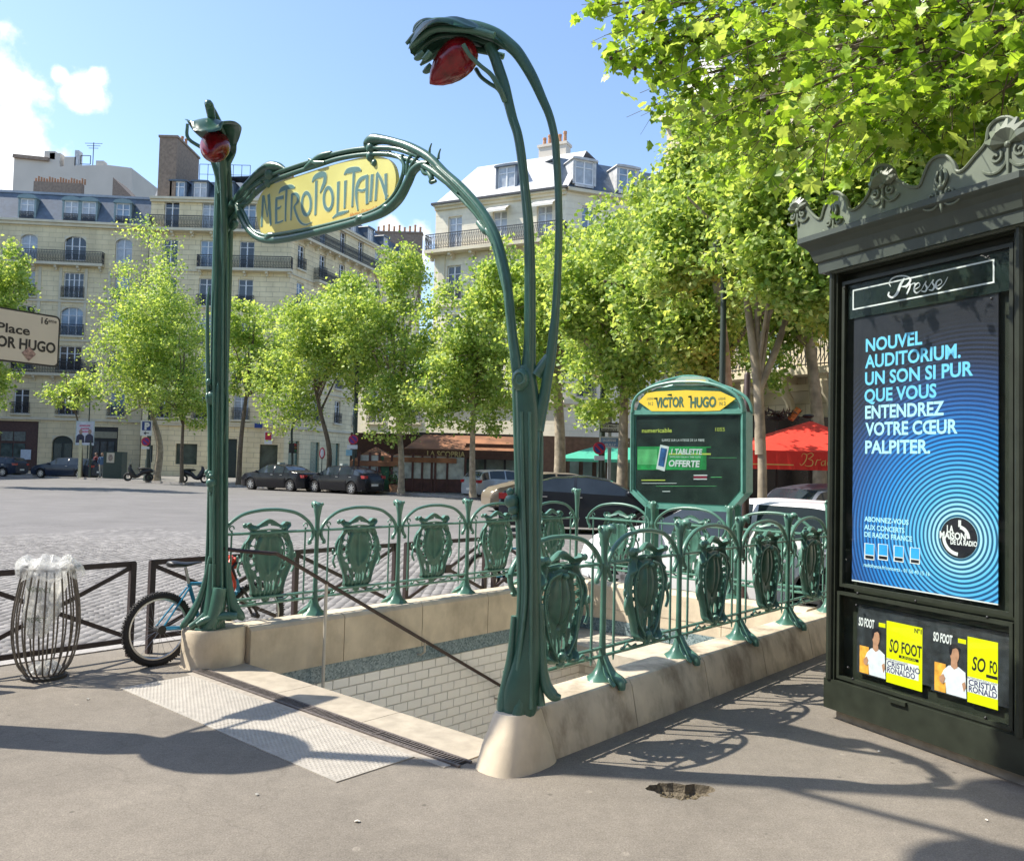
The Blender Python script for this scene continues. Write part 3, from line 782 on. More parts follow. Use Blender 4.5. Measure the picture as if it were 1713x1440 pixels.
    for sg in (-1, 1):      # veins and ragged petal tips
        if not mirror: tb(mb, [(835, 78, 6), (805, 70, 6), (770, 66, 6), (735, 66, 6), (707, 84, 6), (694, 96, 2)], n=8, l=sg * (.09 if mirror else .12), ll=-sg * .02)
        if not mirror: tb(mb, [(826, 68, 5), (795, 56, 5), (760, 50, 5), (728, 52, 5), (704, 66, 5), (686, 84, 3)], n=8, l=sg * .07)
        if mirror:
            tb(mb, [(812, 70, 4), (770, 66, 5), (735, 68, 5), (712, 82, 4)], n=8, l=sg * .05); continue
        tb(mb, [(716, 100, 7), (706, 108, 6), (700, 110, 2)], n=7, l=sg * .08)
        tb(mb, [(730, 104, 6), (722, 113, 5), (716, 115, 2)], n=7, l=sg * (.08 if mirror else .115))
        tb(mb, [(712, 44, 5), (703, 52, 5), (697, 60, 3)], n=7, l=sg * .035)
    tb(mb, [(735, 42, 9), (714, 38, 8), (699, 45, 7), (693, 55, 4)] if not mirror else [(742, 62, 8), (724, 54, 9), (712, 44, 10), (700, 41, 9), (694, 48, 5)], n=9)
    mb.build('petal', m_green, hood, smooth=True, angle=60)
    # lateral struts that carry the hood
    for sg in (() if mirror else (-1, 1)):
        mb = MB(); S2 = smooth_path(trace([(846, 172, 5), (840, 158, 4.5), (828, 138, 4), (812, 126, 3.6), (796, 112, 3.6), (786, 96, 4)]), 4)
        mb.tube([P3(q[0], q[1], sg * (.02 + .125 * (i / (len(S2) - 1)) ** .7)) for i, q in enumerate(S2)], [q[2] for q in S2], n=8, ref=Nn)
        mb.build('strut', m_green, t, smooth=True, angle=60)
    # red glass lamp: a bud on a tilted axis
    a = R2(792, 74); b = R2(719, 141); ax = P3(b[0], b[1]) - P3(a[0], a[1]); Lb = ax.length; zz = ax.normalized(); xx = Nn; yy = zz.cross(xx)
    Rm = Matrix((xx, yy, zz)).transposed(); mb = MB()
    prof = [(.03, 0), (.07, .06), (.098, .16), (.110, .3), (.110, .42), (.102, .56), (.085, .70), (.058, .84), (.028, .94), (.003, 1.0)]
    mb.lathe([(r * .95, z * Lb) for r, z in prof], P3(a[0], a[1]), n=20, M3=Rm)
    mb.build('lamp_glass', m_red, t, smooth=True, angle=70)
    return t
LPOST = lamp_post
lamp_post('lamp_post', 'tall green cast iron lamp post on the right, arching over with a red glass bud', RP, UR, 'green art nouveau lamp posts', False)
LP = Vector((-2.285, 6.585, 0)); UL = Matrix.Rotation(radians(-13), 3, 'Z') @ (AV * (UR.dot(-AV)) + BV * UR.dot(BV)).normalized()
lpost = lamp_post('lamp_post', 'green cast iron lamp post on the left beside the bicycle, red lamp facing the viewer', LP, UL, 'green art nouveau lamp posts', True)

# fuller trunk and spreading foot of the left post
FN = Vector((LP.x, LP.y, 0)).normalized()
def LQ(px, py, off=0.0): return on_plane(px, py, LP, FN) - FN * off
def ltube(mb, pts, n=10, off=0.0, flat=1.0, sm=5):
    S = smooth_path(pts, sm); mb.tube([LQ(a, b, off) for a, b, c in S], [c * 5.7 / F for a, b, c in S], n=n, ref=FN, flat=flat); return mb
mb = MB()
ltube(mb, [(352, 1062, 12), (357, 1030, 20), (363, 1000, 19), (366, 960, 18), (366, 900, 17.5), (366, 800, 17.5), (367, 700, 17.5), (367, 600, 17), (368, 500, 16.5), (369, 420, 15), (369, 370, 13.5), (370, 320, 12.5), (370, 288, 11.5), (369, 272, 9)], n=18, flat=.75)
mb.build('trunk', m_green, lpost, smooth=True, angle=60)
mb = MB()
for dx, o_ in ((-9, .075), (5, .09), (13, .06)): ltube(mb, [(366 + dx * 1.3, 1020, 3), (366 + dx, 960, 2.6), (366 + dx, 800, 2.6), (367 + dx, 600, 2.6), (369 + dx * .8, 420, 2.4), (370 + dx * .7, 330, 2), (370 + dx * .5, 290, 1)], n=6, off=o_)
ltube(mb, [(350, 480, 1), (347, 520, 3), (348, 640, 4), (350, 700, 3.5), (350, 790, 3)], n=8, off=.02)
for (x, y, r) in ((349, 640, 5), (351, 795, 7), (356, 806, 6), (346, 790, 4)): mb.ell(LQ(x, y, .05), (r * .0045, r * .0045, r * .0055), 8, 6)
mb.build('ridge', m_green, lpost, smooth=True, angle=60)
mb = MB()
ltube(mb, [(352, 930, 4), (346, 960, 5), (336, 995, 6), (322, 1025, 8), (309, 1042, 7), (302, 1048, 3)], n=10, off=.03)
ltube(mb, [(364, 990, 8), (352, 1018, 10), (334, 1036, 9), (318, 1046, 6)], n=10, off=.06)
ltube(mb, [(380, 940, 5), (384, 985, 8), (392, 1015, 10), (402, 1028, 9), (408, 1034, 4)], n=10, off=.04)
ltube(mb, [(368, 980, 12), (362, 1015, 14), (350, 1044, 12), (338, 1052, 9), (326, 1050, 5)], n=12, off=.09)
ltube(mb, [(330, 1040, 5), (345, 1032, 7), (372, 1026, 8), (396, 1026, 7)], n=10, off=.11)
mb.build('foot', m_green, lpost, smooth=True, angle=60)
mb = MB()
for sg in (-1, 1): ltube(mb, [(369, 330, 5), (369 + sg * 8, 292, 5), (369 + sg * 22, 262, 4), (354 + sg * 38, 240, 3.5), (356 + sg * 42, 216, 3)], n=8, off=.10)
mb.build('fork', m_green, lpost, smooth=True, angle=60)
# arch and sign in the plane between the posts
PN = -BV
def PP(px, py, off=0.0): return on_plane(px, py, W(0, 0) + PN * 0, PN) + PN * off
def ptube(mb, pts, n=10, off=0.0, sm=5, flat=1.0):
    S = smooth_path(pts, sm); path = []; rad = []
    for x, y, r in S:
        p = PP(x, y, off); path.append(p); rad.append(r * p.y / F)
    mb.tube(path, rad, n=n, ref=PN, flat=flat)
    return mb
arch = thing('entrance_arch', 'curved green iron arch between the posts that carries the yellow sign', 'arch', W(1.5, 0))
mb = MB()
ptube(mb, [(868, 650, 9), (862, 600, 9), (857, 560, 8.5), (851, 500, 8.5), (845, 456, 8.5), (829, 397, 9), (805, 354, 9), (772, 316, 9), (744, 290, 8), (718, 264, 8), (687, 247, 8), (661, 238, 7), (640, 234, 8), (624, 234, 10), (614, 241, 7), (618, 250, 4)], n=12)
mb.build('arch_limb', m_green, arch, smooth=True, angle=60)
mb = MB()
ptube(mb, [(864, 600, 1), (857, 545, 3), (852, 500, 3), (846, 456, 3), (830, 397, 3), (806, 354, 3), (773, 316, 3), (745, 290, 2.4), (735, 280, 1)], n=6, off=.026)
ptube(mb, [(850, 520, 1), (840, 470, 3), (822, 402, 3.2), (798, 362, 3.2), (765, 326, 3.2), (740, 302, 2)], n=6, off=.0)
ptube(mb, [(828, 408, 6), (822, 392, 8), (812, 383, 5)], n=8)
ptube(mb, [(800, 372, 5), (812, 386, 7), (820, 392, 3)], n=8)
for (x, y) in ((719, 249), (734, 258)): ptube(mb, [(x - 1, y + 8, 3), (x, y, 2), (x + 3, y - 9, 1.2)], n=6, sm=2)
ptube(mb, [(716, 288, 4), (722, 298, 5), (721, 305, 4), (729, 303, 3)], n=7)
ptube(mb, [(706, 282, 4), (710, 290, 4), (716, 292, 2)], n=7)
mb.build('arch_ornament', m_green, arch, smooth=True, angle=60)
mb = MB()   # twin rail over the sign
top = [(768, 322, 5), (742, 300, 6), (716, 281, 6), (685, 268, 5), (651, 259, 4.5), (609, 259, 4), (566, 266, 4), (531, 277, 4), (491, 290, 4), (455, 304, 4), (432, 320, 4.5), (405, 346, 5), (386, 372, 6), (368, 396, 7)]
ptube(mb, top, n=9)
ptube(mb, [(700, 262, 4), (660, 249, 4.2), (609, 249, 4.2), (566, 256, 4), (531, 267, 4), (491, 280, 4), (455, 293, 4), (428, 309, 4.5), (402, 335, 5), (382, 362, 6), (369, 384, 6)], n=9)
ptube(mb, [(651, 254, 2.4), (609, 254, 2.2), (566, 261, 2.2), (531, 272, 2.2), (491, 285, 2.2), (455, 298, 2.2)], n=6, off=-.012)
mb.build('top_rail', m_green, arch, smooth=True, angle=60)
mb = MB()
ptube(mb, [(364, 412, 6), (368, 392, 9), (378, 368, 9), (392, 343, 8), (408, 320, 8), (424, 301, 8), (438, 288, 9), (452, 280, 10), (466, 279, 7), (478, 284, 3)], n=11)
ptube(mb, [(366, 384, 5), (376, 372, 5), (388, 352, 5), (396, 342, 6)], n=8, off=.03)
ptube(mb, [(385, 382, 3), (394, 372, 5), (392, 380, 4), (388, 384, 3)], n=7)
mb.build('arch_limb', m_green, arch, smooth=True, angle=60)
mb = MB()   # oval frame round the sign
ptube(mb, [(396, 344, 6), (404, 362, 6.5), (416, 383, 6.5), (433, 398, 6), (453, 402, 6.5), (480, 399.5, 6.5), (516, 392, 6.5), (560, 381, 6.5), (604, 369, 7), (641, 355, 8), (666, 334, 8.5), (682, 306, 8), (691, 287, 7.5), (704, 276, 7), (716, 274, 5)], n=11)
ptube(mb, [(396, 338, 3), (410, 356, 3), (424, 384, 3), (440, 393, 3), (456, 394, 3), (516, 384, 3), (560, 374, 3), (604, 362, 3), (638, 348, 3), (660, 328, 3), (674, 300, 3.5), (678, 276, 3.5), (668, 264, 3), (652, 258, 3)], n=7, off=.012)
ptube(mb, [(400, 340, 3.5), (414, 330, 3.5), (424, 316, 3.5), (440, 305, 3)], n=7, off=.01)
ptube(mb, [(402, 345, 3), (416, 342, 3), (424, 334, 3), (430, 318, 3)], n=7, off=.016)
for q in ((690, 262, 684, 285), (700, 266, 687, 292), (676, 260, 680, 282)):
    ptube(mb, [(q[0], q[1], 3), ((q[0] + q[2]) / 2 - 2, (q[1] + q[3]) / 2 - 3, 3), (q[2], q[3], 3), (q[2] - 1, q[3] + 12, 2)], n=7, off=.014)
for (x, y) in ((453, 397), (604, 368), (648, 350)): ptube(mb, [(x - 8, y + 6, 3), (x, y - 1, 7), (x + 9, y - 4, 3)], n=8, off=.01)
mb.build('oval_frame', m_green, arch, smooth=True, angle=60)
mb = MB()   # clamps
for (x, y, r) in ((453, 292, 11), (450, 306, 8), (622, 248, 10), (621, 262, 9), (627, 273, 6)):
    p = PP(x, y); k = r * p.y / F; MB().ell(p, (k, k * .8, k * 1.1), 10, 8).build('clamp', m_green, arch, smooth=True, angle=60)
ptube(mb, [(512, 282, 3), (528, 270, 6), (540, 262, 6), (556, 256, 3)], n=8, off=.008)
ptube(mb, [(520, 268, 3), (532, 274, 5), (546, 273, 3)], n=8, off=.012)
mb.build('rail_leaf', m_green, arch, smooth=True, angle=60)

# sign
sign = thing('metro_sign', 'yellow oval sign reading METROPOLITAIN in art nouveau letters', 'sign', W(1.2, 0, 3.4))
poly_px = [(431, 372), (429, 350), (434, 330), (446, 314), (470, 303), (500, 294), (530, 284), (560, 275), (590, 267), (610, 263), (630, 262), (646, 265), (656, 274), (661, 287), (662, 305), (657, 325), (647, 340), (632, 350), (600, 360), (560, 371), (520, 381), (480, 390), (455, 395), (442, 393), (435, 386)]
pts = [PP(x, y, -.01) for x, y in smooth_path(poly_px + poly_px[:1], 3)[:-1]]
o0 = W(0, 0, 0); poly = [((p - o0).dot(AV), p.z) for p in pts]
m_sign = M('enamel_yellow', (.62, .60, .20), .3, var=.06, scale=3, var2=.10, scale2=2.2, hue=(.72, .52, .12), spec=.5)
nt = MATS['enamel_yellow'].node_tree   # painted fade: greener above, orange below
mx = nt.nodes['Mix']; 
for l in list(nt.links):
    if l.to_node == mx and l.to_socket.name == 'Factor': nt.links.remove(l)
tc = [q for q in nt.nodes if q.type == 'TEX_COORD'][0]; sp = nt.nodes.new('ShaderNodeSeparateXYZ'); nt.links.new(tc.outputs['Object'], sp.inputs[0])
mr = nt.nodes.new('ShaderNodeMapRange'); mr.inputs['From Min'].default_value = .05; mr.inputs['From Max'].default_value = -.26; mr.inputs['To Max'].default_value = .75
nt.links.new(sp.outputs['Z'], mr.inputs['Value']); nt.links.new(mr.outputs[0], mx.inputs['Factor'])
mb = MB().prism(poly, .03, o0 - PN * .03, AV, (0, 0, 1), PN)
mb.build('sign_panel', m_sign, sign)
m_letter = M('letter_blue_green', (.095, .21, .21), .4, var=.1, scale=10)
m_outline = M('letter_outline_pale', (.60, .66, .38), .4, var=.05)
def ZS(x, y): return (410 + x / 5.907, 230 + y / 5.907)
letters = {
 'M': [([(182, 575), (172, 740), (165, 885)], [40, 26]), ([(235, 565), (246, 720), (256, 868)], [44, 28]), ([(188, 580), (206, 690), (222, 790)], [20, 9]), ([(238, 580), (232, 690), (222, 790)], [16, 8])],
 'E': [([(312, 605), (308, 730), (310, 850)], [36, 34]), ([(300, 846), (340, 840), (378, 824)], [22, 12]), ([(312, 705), (340, 700), (358, 680)], [30, 10]), ([(306, 608), (345, 600), (382, 592)], [26, 34])],
 'T': [([(412, 510), (404, 670), (400, 832)], [34, 20]), ([(336, 556), (360, 520), (410, 497), (460, 490), (494, 498)], [10, 42, 46, 40, 12])],
 'R': [([(466, 560), (460, 690), (455, 822)], [34, 18]), ([(462, 566), (500, 560), (525, 585), (522, 635), (486, 682)], [20, 28, 40, 34, 12]), ([(486, 682), (505, 750), (535, 820), (570, 855), (612, 862), (662, 838)], [26, 26, 22, 16, 10, 3])],
 'O': 'ring', 'P': [([(706, 430), (702, 600), (696, 768)], [36, 28]), ([(664, 445), (690, 400), (740, 372), (790, 372), (788, 440), (764, 500), (742, 550)], [10, 46, 54, 46, 50, 36, 8])],
 'Q': 'ring', 'L': [([(924, 438), (920, 590), (914, 748)], [38, 26]), ([(864, 798), (915, 762), (970, 745), (1024, 728)], [6, 26, 26, 8])],
 'I': [([(994, 428), (990, 560), (984, 702)], [36, 22])],
 'U': [([(1078, 330), (1070, 500), (1060, 688)], [34, 22]), ([(980, 370), (1010, 336), (1065, 322), (1120, 318), (1150, 330)], [10, 42, 50, 40, 10])],
 'A': [([(1116, 722), (1102, 600), (1108, 490), (1140, 420), (1212, 380)], [12, 30, 40, 40, 20]), ([(1208, 380), (1206, 520), (1208, 658)], [38, 34]), ([(1118, 520), (1160, 528), (1200, 510)], [20, 20])],
 'J': [([(1258, 366), (1250, 500), (1240, 632)], [38, 28])],
 'N': [([(1308, 356), (1300, 490), (1290, 626)], [32, 26]), ([(1306, 350), (1350, 430), (1402, 590)], [24, 34]), ([(1392, 360), (1394, 480), (1396, 612)], [32, 26])]}
def letter_mesh(strokes, grow, thick, base):
    mb = MB()
    if strokes == 'ring': return mb
    for i, (pl, w) in enumerate(strokes):
        S = smooth_path([(a, b) for a, b in pl], 5); n = len(S)
        if len(w) == 2: ww = [w[0] + (w[1] - w[0]) * k / (n - 1) for k in range(n)]
        else: ww = [q[0] for q in smooth_path([(a,) for a in w], 5)]
        P2 = []
        for (x, y) in S: p = PP(*ZS(x, y)); P2.append(((p - o0).dot(AV), p.z))
        k = 5.5 / F / 5.907
        mb.ribbon(P2, [max(3, a) * k * 1.12 + grow for a in ww], thick + .0003 * i, o0 + PN * base, AV, (0, 0, 1), PN)
    return mb
for key, cx_, cy_ in (('O', 608, 657), ('Q', 824, 607)):
    ring = [(cx_ + 44 * cos(a), cy_ + 108 * sin(a)) for a in [2 * pi * k / 20 for k in range(21)]]
    letters[key] = [(ring, [34] * 21)]
seq = ['M', 'E', 'T', 'R', 'O', 'P', 'Q', 'L', 'I', 'U', 'A', 'J', 'N']
for i, k in enumerate(seq):
    a = letter_mesh(letters[k], .010, .0012, .0003 + .00004 * i).build('letter_outline', m_outline, sign)
    letter_mesh(letters[k], 0, .0012, .0022).build('letter', m_letter, sign)
p1 = PP(*ZS(1030, 795)); p2 = PP(*ZS(1385, 700)); dx = (p2 - p1)
mb = MB(); text(mb, 'Hector Guimard Arch.te', p1 + PN * .002, AV, Vector((0, 0, 1)), PN, .045, width=(p2 - p1).dot(AV), shear=.4)
mb.build('signature', M('signature_orange', (.55, .14, .03), .5, var=0), sign)

# ---------------------------------------------------------------- balustrades
BAY = .93; PZ = .285
def cartouche_mesh():
    prof = [(0, .115), (.05, .145), (.1, .15), (.2, .165), (.3, .19), (.42, .222), (.52, .237), (.62, .235), (.74, .215), (.82, .19), (.87, .172), (.905, .172), (.94, .20), (.97, .212), (1.0, .175)]
    nu, nv = 44, 72; z0, z1 = .475, 1.075
    def hw(v):
        for (a, wa), (b, wb) in zip(prof, prof[1:]):
            if v <= b: return wa + (wb - wa) * (v - a) / (b - a)
        return prof[-1][1]
    def dep(u, v):
        au = abs(u); d = .0
        d += .030 * math.exp(-((au - .86) / .12) ** 2)                       # rolled edge
        d += .022 * math.exp(-((au - (.42 + .12 * sin(v * 3.2))) / .06) ** 2) * (.12 < v < .86)   # inner rib
        sh = max(0, 1 - (u / .42) ** 2 - ((v - .6) / .26) ** 2); d += .035 * sqrt(sh)     # shield belly
        d += .02 * math.exp(-((v - .83 + .08 * au * au) / .03) ** 2) + .028 * math.exp(-((v - .985) / .03) ** 2) + .018 * math.exp(-((v - .9) / .02) ** 2) * (au < .7)
        d += .015 * sin(au * 22) * (v < .3) * (1 - v / .3) + .03 * math.exp(-((v - .02) / .04) ** 2)
        d -= .018 * math.exp(-(au / .05) ** 2) * (.3 < v < .8)
        return d
    def hole(u, v):
        au = abs(u)
        if (au / .62) ** 2 + ((v - .935 + .03 * au * au) / .017) ** 2 < 1: return True
        for (cu, cv, ru, rv) in ((.66, .76, .12, .055), (.66, .66, .14, .036), (.67, .575, .13, .032), (.66, .49, .12, .034), (.60, .40, .11, .036), (.84, .60, .04, .12), (.47, .32, .08, .03), (.30, .16, .07, .085), (.66, .19, .10, .06), (.08, .14, .05, .09), (.0, .885, .2, .016)):
            if ((au - cu) / ru) ** 2 + ((v - cv) / rv) ** 2 < 1: return True
        return False
    V = []; Fq = []
    idx = lambda i, j, s: s * (nu + 1) * (nv + 1) + j * (nu + 1) + i
    for s in (0, 1):
        for j in range(nv + 1):
            v = j / nv
            for i in range(nu + 1):
                u = -1 + 2 * i / nu; w = hw(v)
                z = z0 + (z1 - z0) * v
                if v > .9: z += (v - .9) / .1 * (.035 * math.exp(-(u / .35) ** 2) - .018 * math.exp(-((abs(u) - .65) / .2) ** 2) + .01 * (abs(u) > .9))
                if v < .1: z -= (.1 - v) * .1 * (1 - u * u)
                V.append((u * w, dep(u, v) * (1 if s else .55) + (.012 if s else -.006), z))
    keep = {}
    for j in range(nv):
        for i in range(nu): keep[(i, j)] = not hole(-1 + 2 * (i + .5) / nu, (j + .5) / nv)
    for (i, j), k in keep.items():
        if not k: continue
        Fq.append((idx(i, j, 1), idx(i + 1, j, 1), idx(i + 1, j + 1, 1), idx(i, j + 1, 1))[::-1])
        Fq.append((idx(i, j, 0), idx(i + 1, j, 0), idx(i + 1, j + 1, 0), idx(i, j + 1, 0)))
        for (di, dj, e) in ((-1, 0, ((0, 0), (0, 1))), (1, 0, ((1, 1), (1, 0))), (0, -1, ((1, 0), (0, 0))), (0, 1, ((0, 1), (1, 1)))):
            if not keep.get((i + di, j + dj), False):
                (a, b), (c, d) = e
                Fq.append((idx(i + a, j + b, 0), idx(i + c, j + d, 0), idx(i + c, j + d, 1), idx(i + a, j + b, 1)))
    mb = MB(); mb.v = V; mb.f = Fq
    for sg in (-1, 1):
        mb.tube([Vector(p) for p in smooth_path([(sg * .215, .02, .92), (sg * .238, .03, .86), (sg * .228, .03, .80), (sg * .252, .03, .76), (sg * .262, .03, .71), (sg * .236, .03, .66)], 4)], .011, n=6)
        mb.ell((sg * .268, .03, .80), (.014, .012, .028), 6, 5)
        mb.tube([Vector(p) for p in smooth_path([(sg * .05, .05, .50), (sg * .12, .045, .60), (sg * .15, .04, .72), (sg * .17, .04, .84), (sg * .13, .045, .95), (sg * .03, .05, .985)], 4)], [.006] + [.009] * 19 + [.006], n=6)
        mb.ell((sg * .205, .04, 1.06), (.022, .018, .022), 8, 6)
    mb.ell((0, .06, .965), (.02, .02, .016), 8, 6); mb.ell((0, .045, .50), (.03, .025, .03), 8, 6)
    return mb.mesh('cartouche', m_green2, smooth=True, angle=60)
def cap_path(pts, n=5): return [Vector(p) for p in smooth_path(pts, n)]
me_cart = cartouche_mesh()
mb = MB(); c = BAY / 2
half = [(-c + .055, 0, .90), (-c + .07, 0, .885), (-c + .075, 0, .905), (-c + .05, 0, .94), (-c + .04, 0, .985), (-c + .06, 0, 1.04), (-c + .12, 0, 1.10), (-c + .22, 0, 1.155), (-c + .36, 0, 1.182), (0, 0, 1.187)]
full = half + [(-x, y, z) for x, y, z in half[::-1][1:]]
pth = cap_path(full, 4); mb.tube(pth, [.007] * 5 + [.0145] * (len(pth) - 10) + [.007] * 5, n=8, flat=1.25, ref=Vector((0, 1, 0)))
me_arch = mb.mesh('arch_rail', m_green2, smooth=True, angle=60)
mb = MB(); mb.tube([(0, 0, .385), (0, 0, .42), (0, 0, 1.0), (0, 0, 1.03)], [.004, .0085, .0085, .0085], n=6)
mb.tube([Vector((.02 * cos(a) - 0, 0, 1.045 + .02 * sin(a))) for a in [-.5 * pi + k * 1.6 * pi / 9 for k in range(10)]], .006, n=6)
me_bar = mb.mesh('vertical_bar', m_green2, smooth=True, angle=60)
mb = MB(); mb.tube([(-c + .01, 0, 0), (c - .01, 0, 0)], .0115, n=6); me_rail = mb.mesh('rail', m_green2, smooth=True)
mb = MB()
for sg in (-1, 1): mb.tube(cap_path([(sg * .10, .01, .45), (sg * .17, .02, .445), (sg * .22, .02, .47), (sg * .25, .02, .455), (sg * .27, .02, .43)], 4), .009, n=6); mb.ell((sg * .27, .02, .445), (.02, .014, .014), 7, 5)
mb.ell((0, .03, .455), (.04, .02, .025), 8, 5)
me_scroll = mb.mesh('scroll', m_green2, smooth=True, angle=60)
def post_mesh(tall=0.0):
    mb = MB(); n = 14
    prof = [(.095, 0), (.09, .008), (.06, .03), (.038, .07), (.027, .12), (.022, .17), (.020, .26), (.019, .42), (.018, .64), (.024, .69), (.030, .70), (.024, .715), (.020, .76), (.022, .82), (.032, .88 + tall), (.040, .92 + tall), (.030, .945 + tall), (.012, .955 + tall)]
    o = 0
    for r, z in prof:
        for k in range(n):
            a = 2 * pi * k / n; rr = r * (1 + .12 * cos(4 * a) * (z < .1)); mb.v.append((rr * cos(a) * (1.15 if z < .1 else 1), rr * sin(a), PZ + z))
    for i in range(len(prof) - 1):
        for k in range(n): a = i * n + k; b = i * n + (k + 1) % n; mb.f.append((a, b, b + n, a + n))
    mb.f.append(tuple((len(prof) - 1) * n + k for k in range(n)))
    mb.tube(cap_path([(0, .02, PZ + .15), (0, .06, PZ + .055), (0, .11, PZ + .02), (0, .145, PZ - .005), (0, .152, PZ - .04)], 3), [.016, .02, .028, .034, .034, .034, .034, .034, .030, .028, .026, .024, .02], n=8)
    for sx in (-1, 1): mb.tube(cap_path([(0, .0, PZ + .12), (sx * .03, .05, PZ + .05), (sx * .06, .1, PZ + .02), (sx * .06, .14, PZ - .01)], 3), .012, n=6)
    mb.tube(cap_path([(0, 0, PZ + .80), (0, .01, PZ + .88 + tall), (0, .035, PZ + .935 + tall), (0, .065, PZ + .935 + tall), (0, .075, PZ + .905 + tall)], 3), [.02, .02, .02, .024, .026, .026, .026, .026, .024, .022, .018, .012, .008], n=8)
    for sx in (-1, 1): mb.tube(cap_path([(0, 0, PZ + .78), (sx * .012, -.008, PZ + .86 + tall), (sx * .034, -.01, PZ + .94 + tall), (sx * .045, -.01, PZ + .93 + tall)], 3), .012, n=7)
    return mb.mesh('post', m_green2, smooth=True, angle=60)
me_post = post_mesh(); me_postt = post_mesh(.10)
def balustrade(label, P0, dirv, outv, nb, first, last, start=0.0, tall_last=False):
    rz = atan2(dirv.y, dirv.x); t = thing('balustrade', label, 'balustrade', P0, rz, 'green cast iron balustrades of the metro entrance')
    # local frame: x along, y = left of x ; outward may be -y
    sy = 1 if Vector((-dirv.y, dirv.x, 0)).dot(outv) > 0 else -1
    fl = 0 if sy > 0 else pi
    for k in range(nb + 1):
        if (k == 0 and not first) or (k == nb and not last): continue
        inst('post', me_postt if (k == nb and tall_last) else me_post, t, (start + k * BAY, 0, 0), fl)
    for k in range(nb):
        cx_ = start + (k + .5) * BAY
        inst('cartouche', me_cart, t, (cx_, 0, 0), fl)
        inst('arch_rail', me_arch, t, (cx_, 0, 0), 0)
        for dx in (-.345, .345): inst('vertical_bar', me_bar, t, (cx_ + dx, 0, 0), 0 if dx > 0 else pi)
        inst('rail', me_rail, t, (cx_, 0, 1.0)); inst('rail', me_rail, t, (cx_, 0, .478)); inst('rail', me_rail, t, (cx_, 0, .428))
        inst('scroll', me_scroll, t, (cx_, 0, 0), fl)
    return t
balustrade('green balustrade on the left side of the stairs, road and guard rail behind it', W(0, .0), BV, -AV, 5, False, True, tall_last=True)
balustrade('green balustrade on the right side, casting a lacy shadow towards the kiosk', W(3, .0), BV, AV, 5, False, True, tall_last=True)
balustrade('green balustrade at the back of the stairwell, in front of the white car', W(.10, 4.68), AV, BV, 3, False, False)

# ---------------------------------------------------------------- handrails in the stairwell
m_rail = M('handrail_dark', (.05, .032, .028), .4, metal=.3, var=.2)
hr = thing('handrail', 'thin dark brown handrail sloping down the left wall of the stairs', 'handrail', W(.3, 1))
mb = MB(); ofs = .10
pth = [W(.06, .02, .90), W(.12, .10, .885), W(WS0 + ofs, .32, .86), W(WS0 + ofs, .42, .83)] + [W(WS0 + ofs, .42 + k * .5, .83 - .56 * k * .5) for k in range(1, 8)]
mb.tube(smooth_path([tuple(p) for p in pth], 3), .016, n=8); mb.build('rail', m_rail, hr, smooth=True)
for tt in (2.0, 3.1):
    z = .83 - .56 * (tt - .42); mb = MB()
    mb.tube([W(WS0 + ofs, tt, z - .01), W(WS0 + ofs, tt, z - .10), W(WS0 + .05, tt, z - .135), W(WS0 - .01, tt, z - .135)], .010, n=6); mb.build('bracket', M('bracket_cream', (.5, .45, .36), .5), hr, smooth=True)
mb = MB(); z = .83 - .56 * (.86 - .42); mb.tube([W(WS0 + ofs, .86, z - .01), W(WS0 + ofs, .86, -.48)], .014, n=8); mb.build('upright', M('upright_pale', (.55, .5, .42), .4), hr, smooth=True)
# ---------------------------------------------------------------- map board with station name
m_board = M('board_green_paint', (.10, .27, .22), .35, var=.15, scale=12, spec=.5)
mbt = thing('map_board', 'green framed board with yellow station name VICTOR HUGO above a dark poster', 'map board', W(1.42, 4.74))
BP0 = W(0, 4.70)
def BQ(px, py, off=0.0): return on_plane(px, py, BP0, -BV) - BV * off
def bpoly(pts, off=0.0): return [((p - BP0).dot(AV), p.z) for p in (BQ(x, y) for x, y in pts)]
def bprism(pts, thick, off, name, mat, par=mbt, **k):
    return MB().prism(bpoly(pts), thick, BP0 - BV * off, AV, (0, 0, 1), -BV).build(name, mat, par, **k)
outer = [(1058, 690), (1057, 820), (1083, 846), (1219, 852), (1244, 824), (1244, 688)]
# housing
bprism(outer, -.20, -.012, 'housing', m_board)
fr = [(1058, 690), (1057, 820), (1083, 846), (1219, 852), (1244, 824), (1244, 688), (1058, 690)]
mb = MB()
for a, b in zip(fr, fr[1:]): mb.bar(BQ(*a, .002), BQ(*b, .002), .036, .05, up=(0, 0, 1))
mb.build('frame', m_board, mbt)
inner = [(1064, 696), (1063, 817), (1086, 839), (1216, 845), (1237, 820), (1237, 694)]
m_poster = M('poster_dark', (.022, .035, .028), .35, var=.5, scale=5, var2=.3, scale2=2)
bprism(inner, .004, -.011, 'poster', m_poster)
mb = MB()
arc = [(1059, 690), (1062, 672), (1074, 657), (1098, 646), (1126, 640), (1150, 639), (1180, 640), (1210, 648), (1232, 661), (1242, 676), (1244, 690)]
for o_ in (0.02, -.19):
    S = smooth_path(arc, 4); mb.tube([BQ(x, y, o_) for x, y in S], .018, n=8)
S = smooth_path([(1082, 650), (1100, 641), (1122, 634), (1150, 629), (1180, 633), (1205, 643), (1225, 652)], 4); mb.tube([BQ(x, y, 0) for x, y in S], .013, n=6)
mb.build('arched_top', m_board, mbt, smooth=True)
bprism([(1072, 664), (1098, 649), (1150, 643), (1208, 650), (1230, 664), (1238, 690), (1062, 690)], -.17, -.01, 'top_housing', m_board)
bprism([(1126, 645), (1132, 634), (1142, 630), (1176, 630), (1186, 636), (1192, 645)], -.17, .02, 'lamp_hood', M('hood_pale_green', (.30, .42, .36), .4), smooth=False)
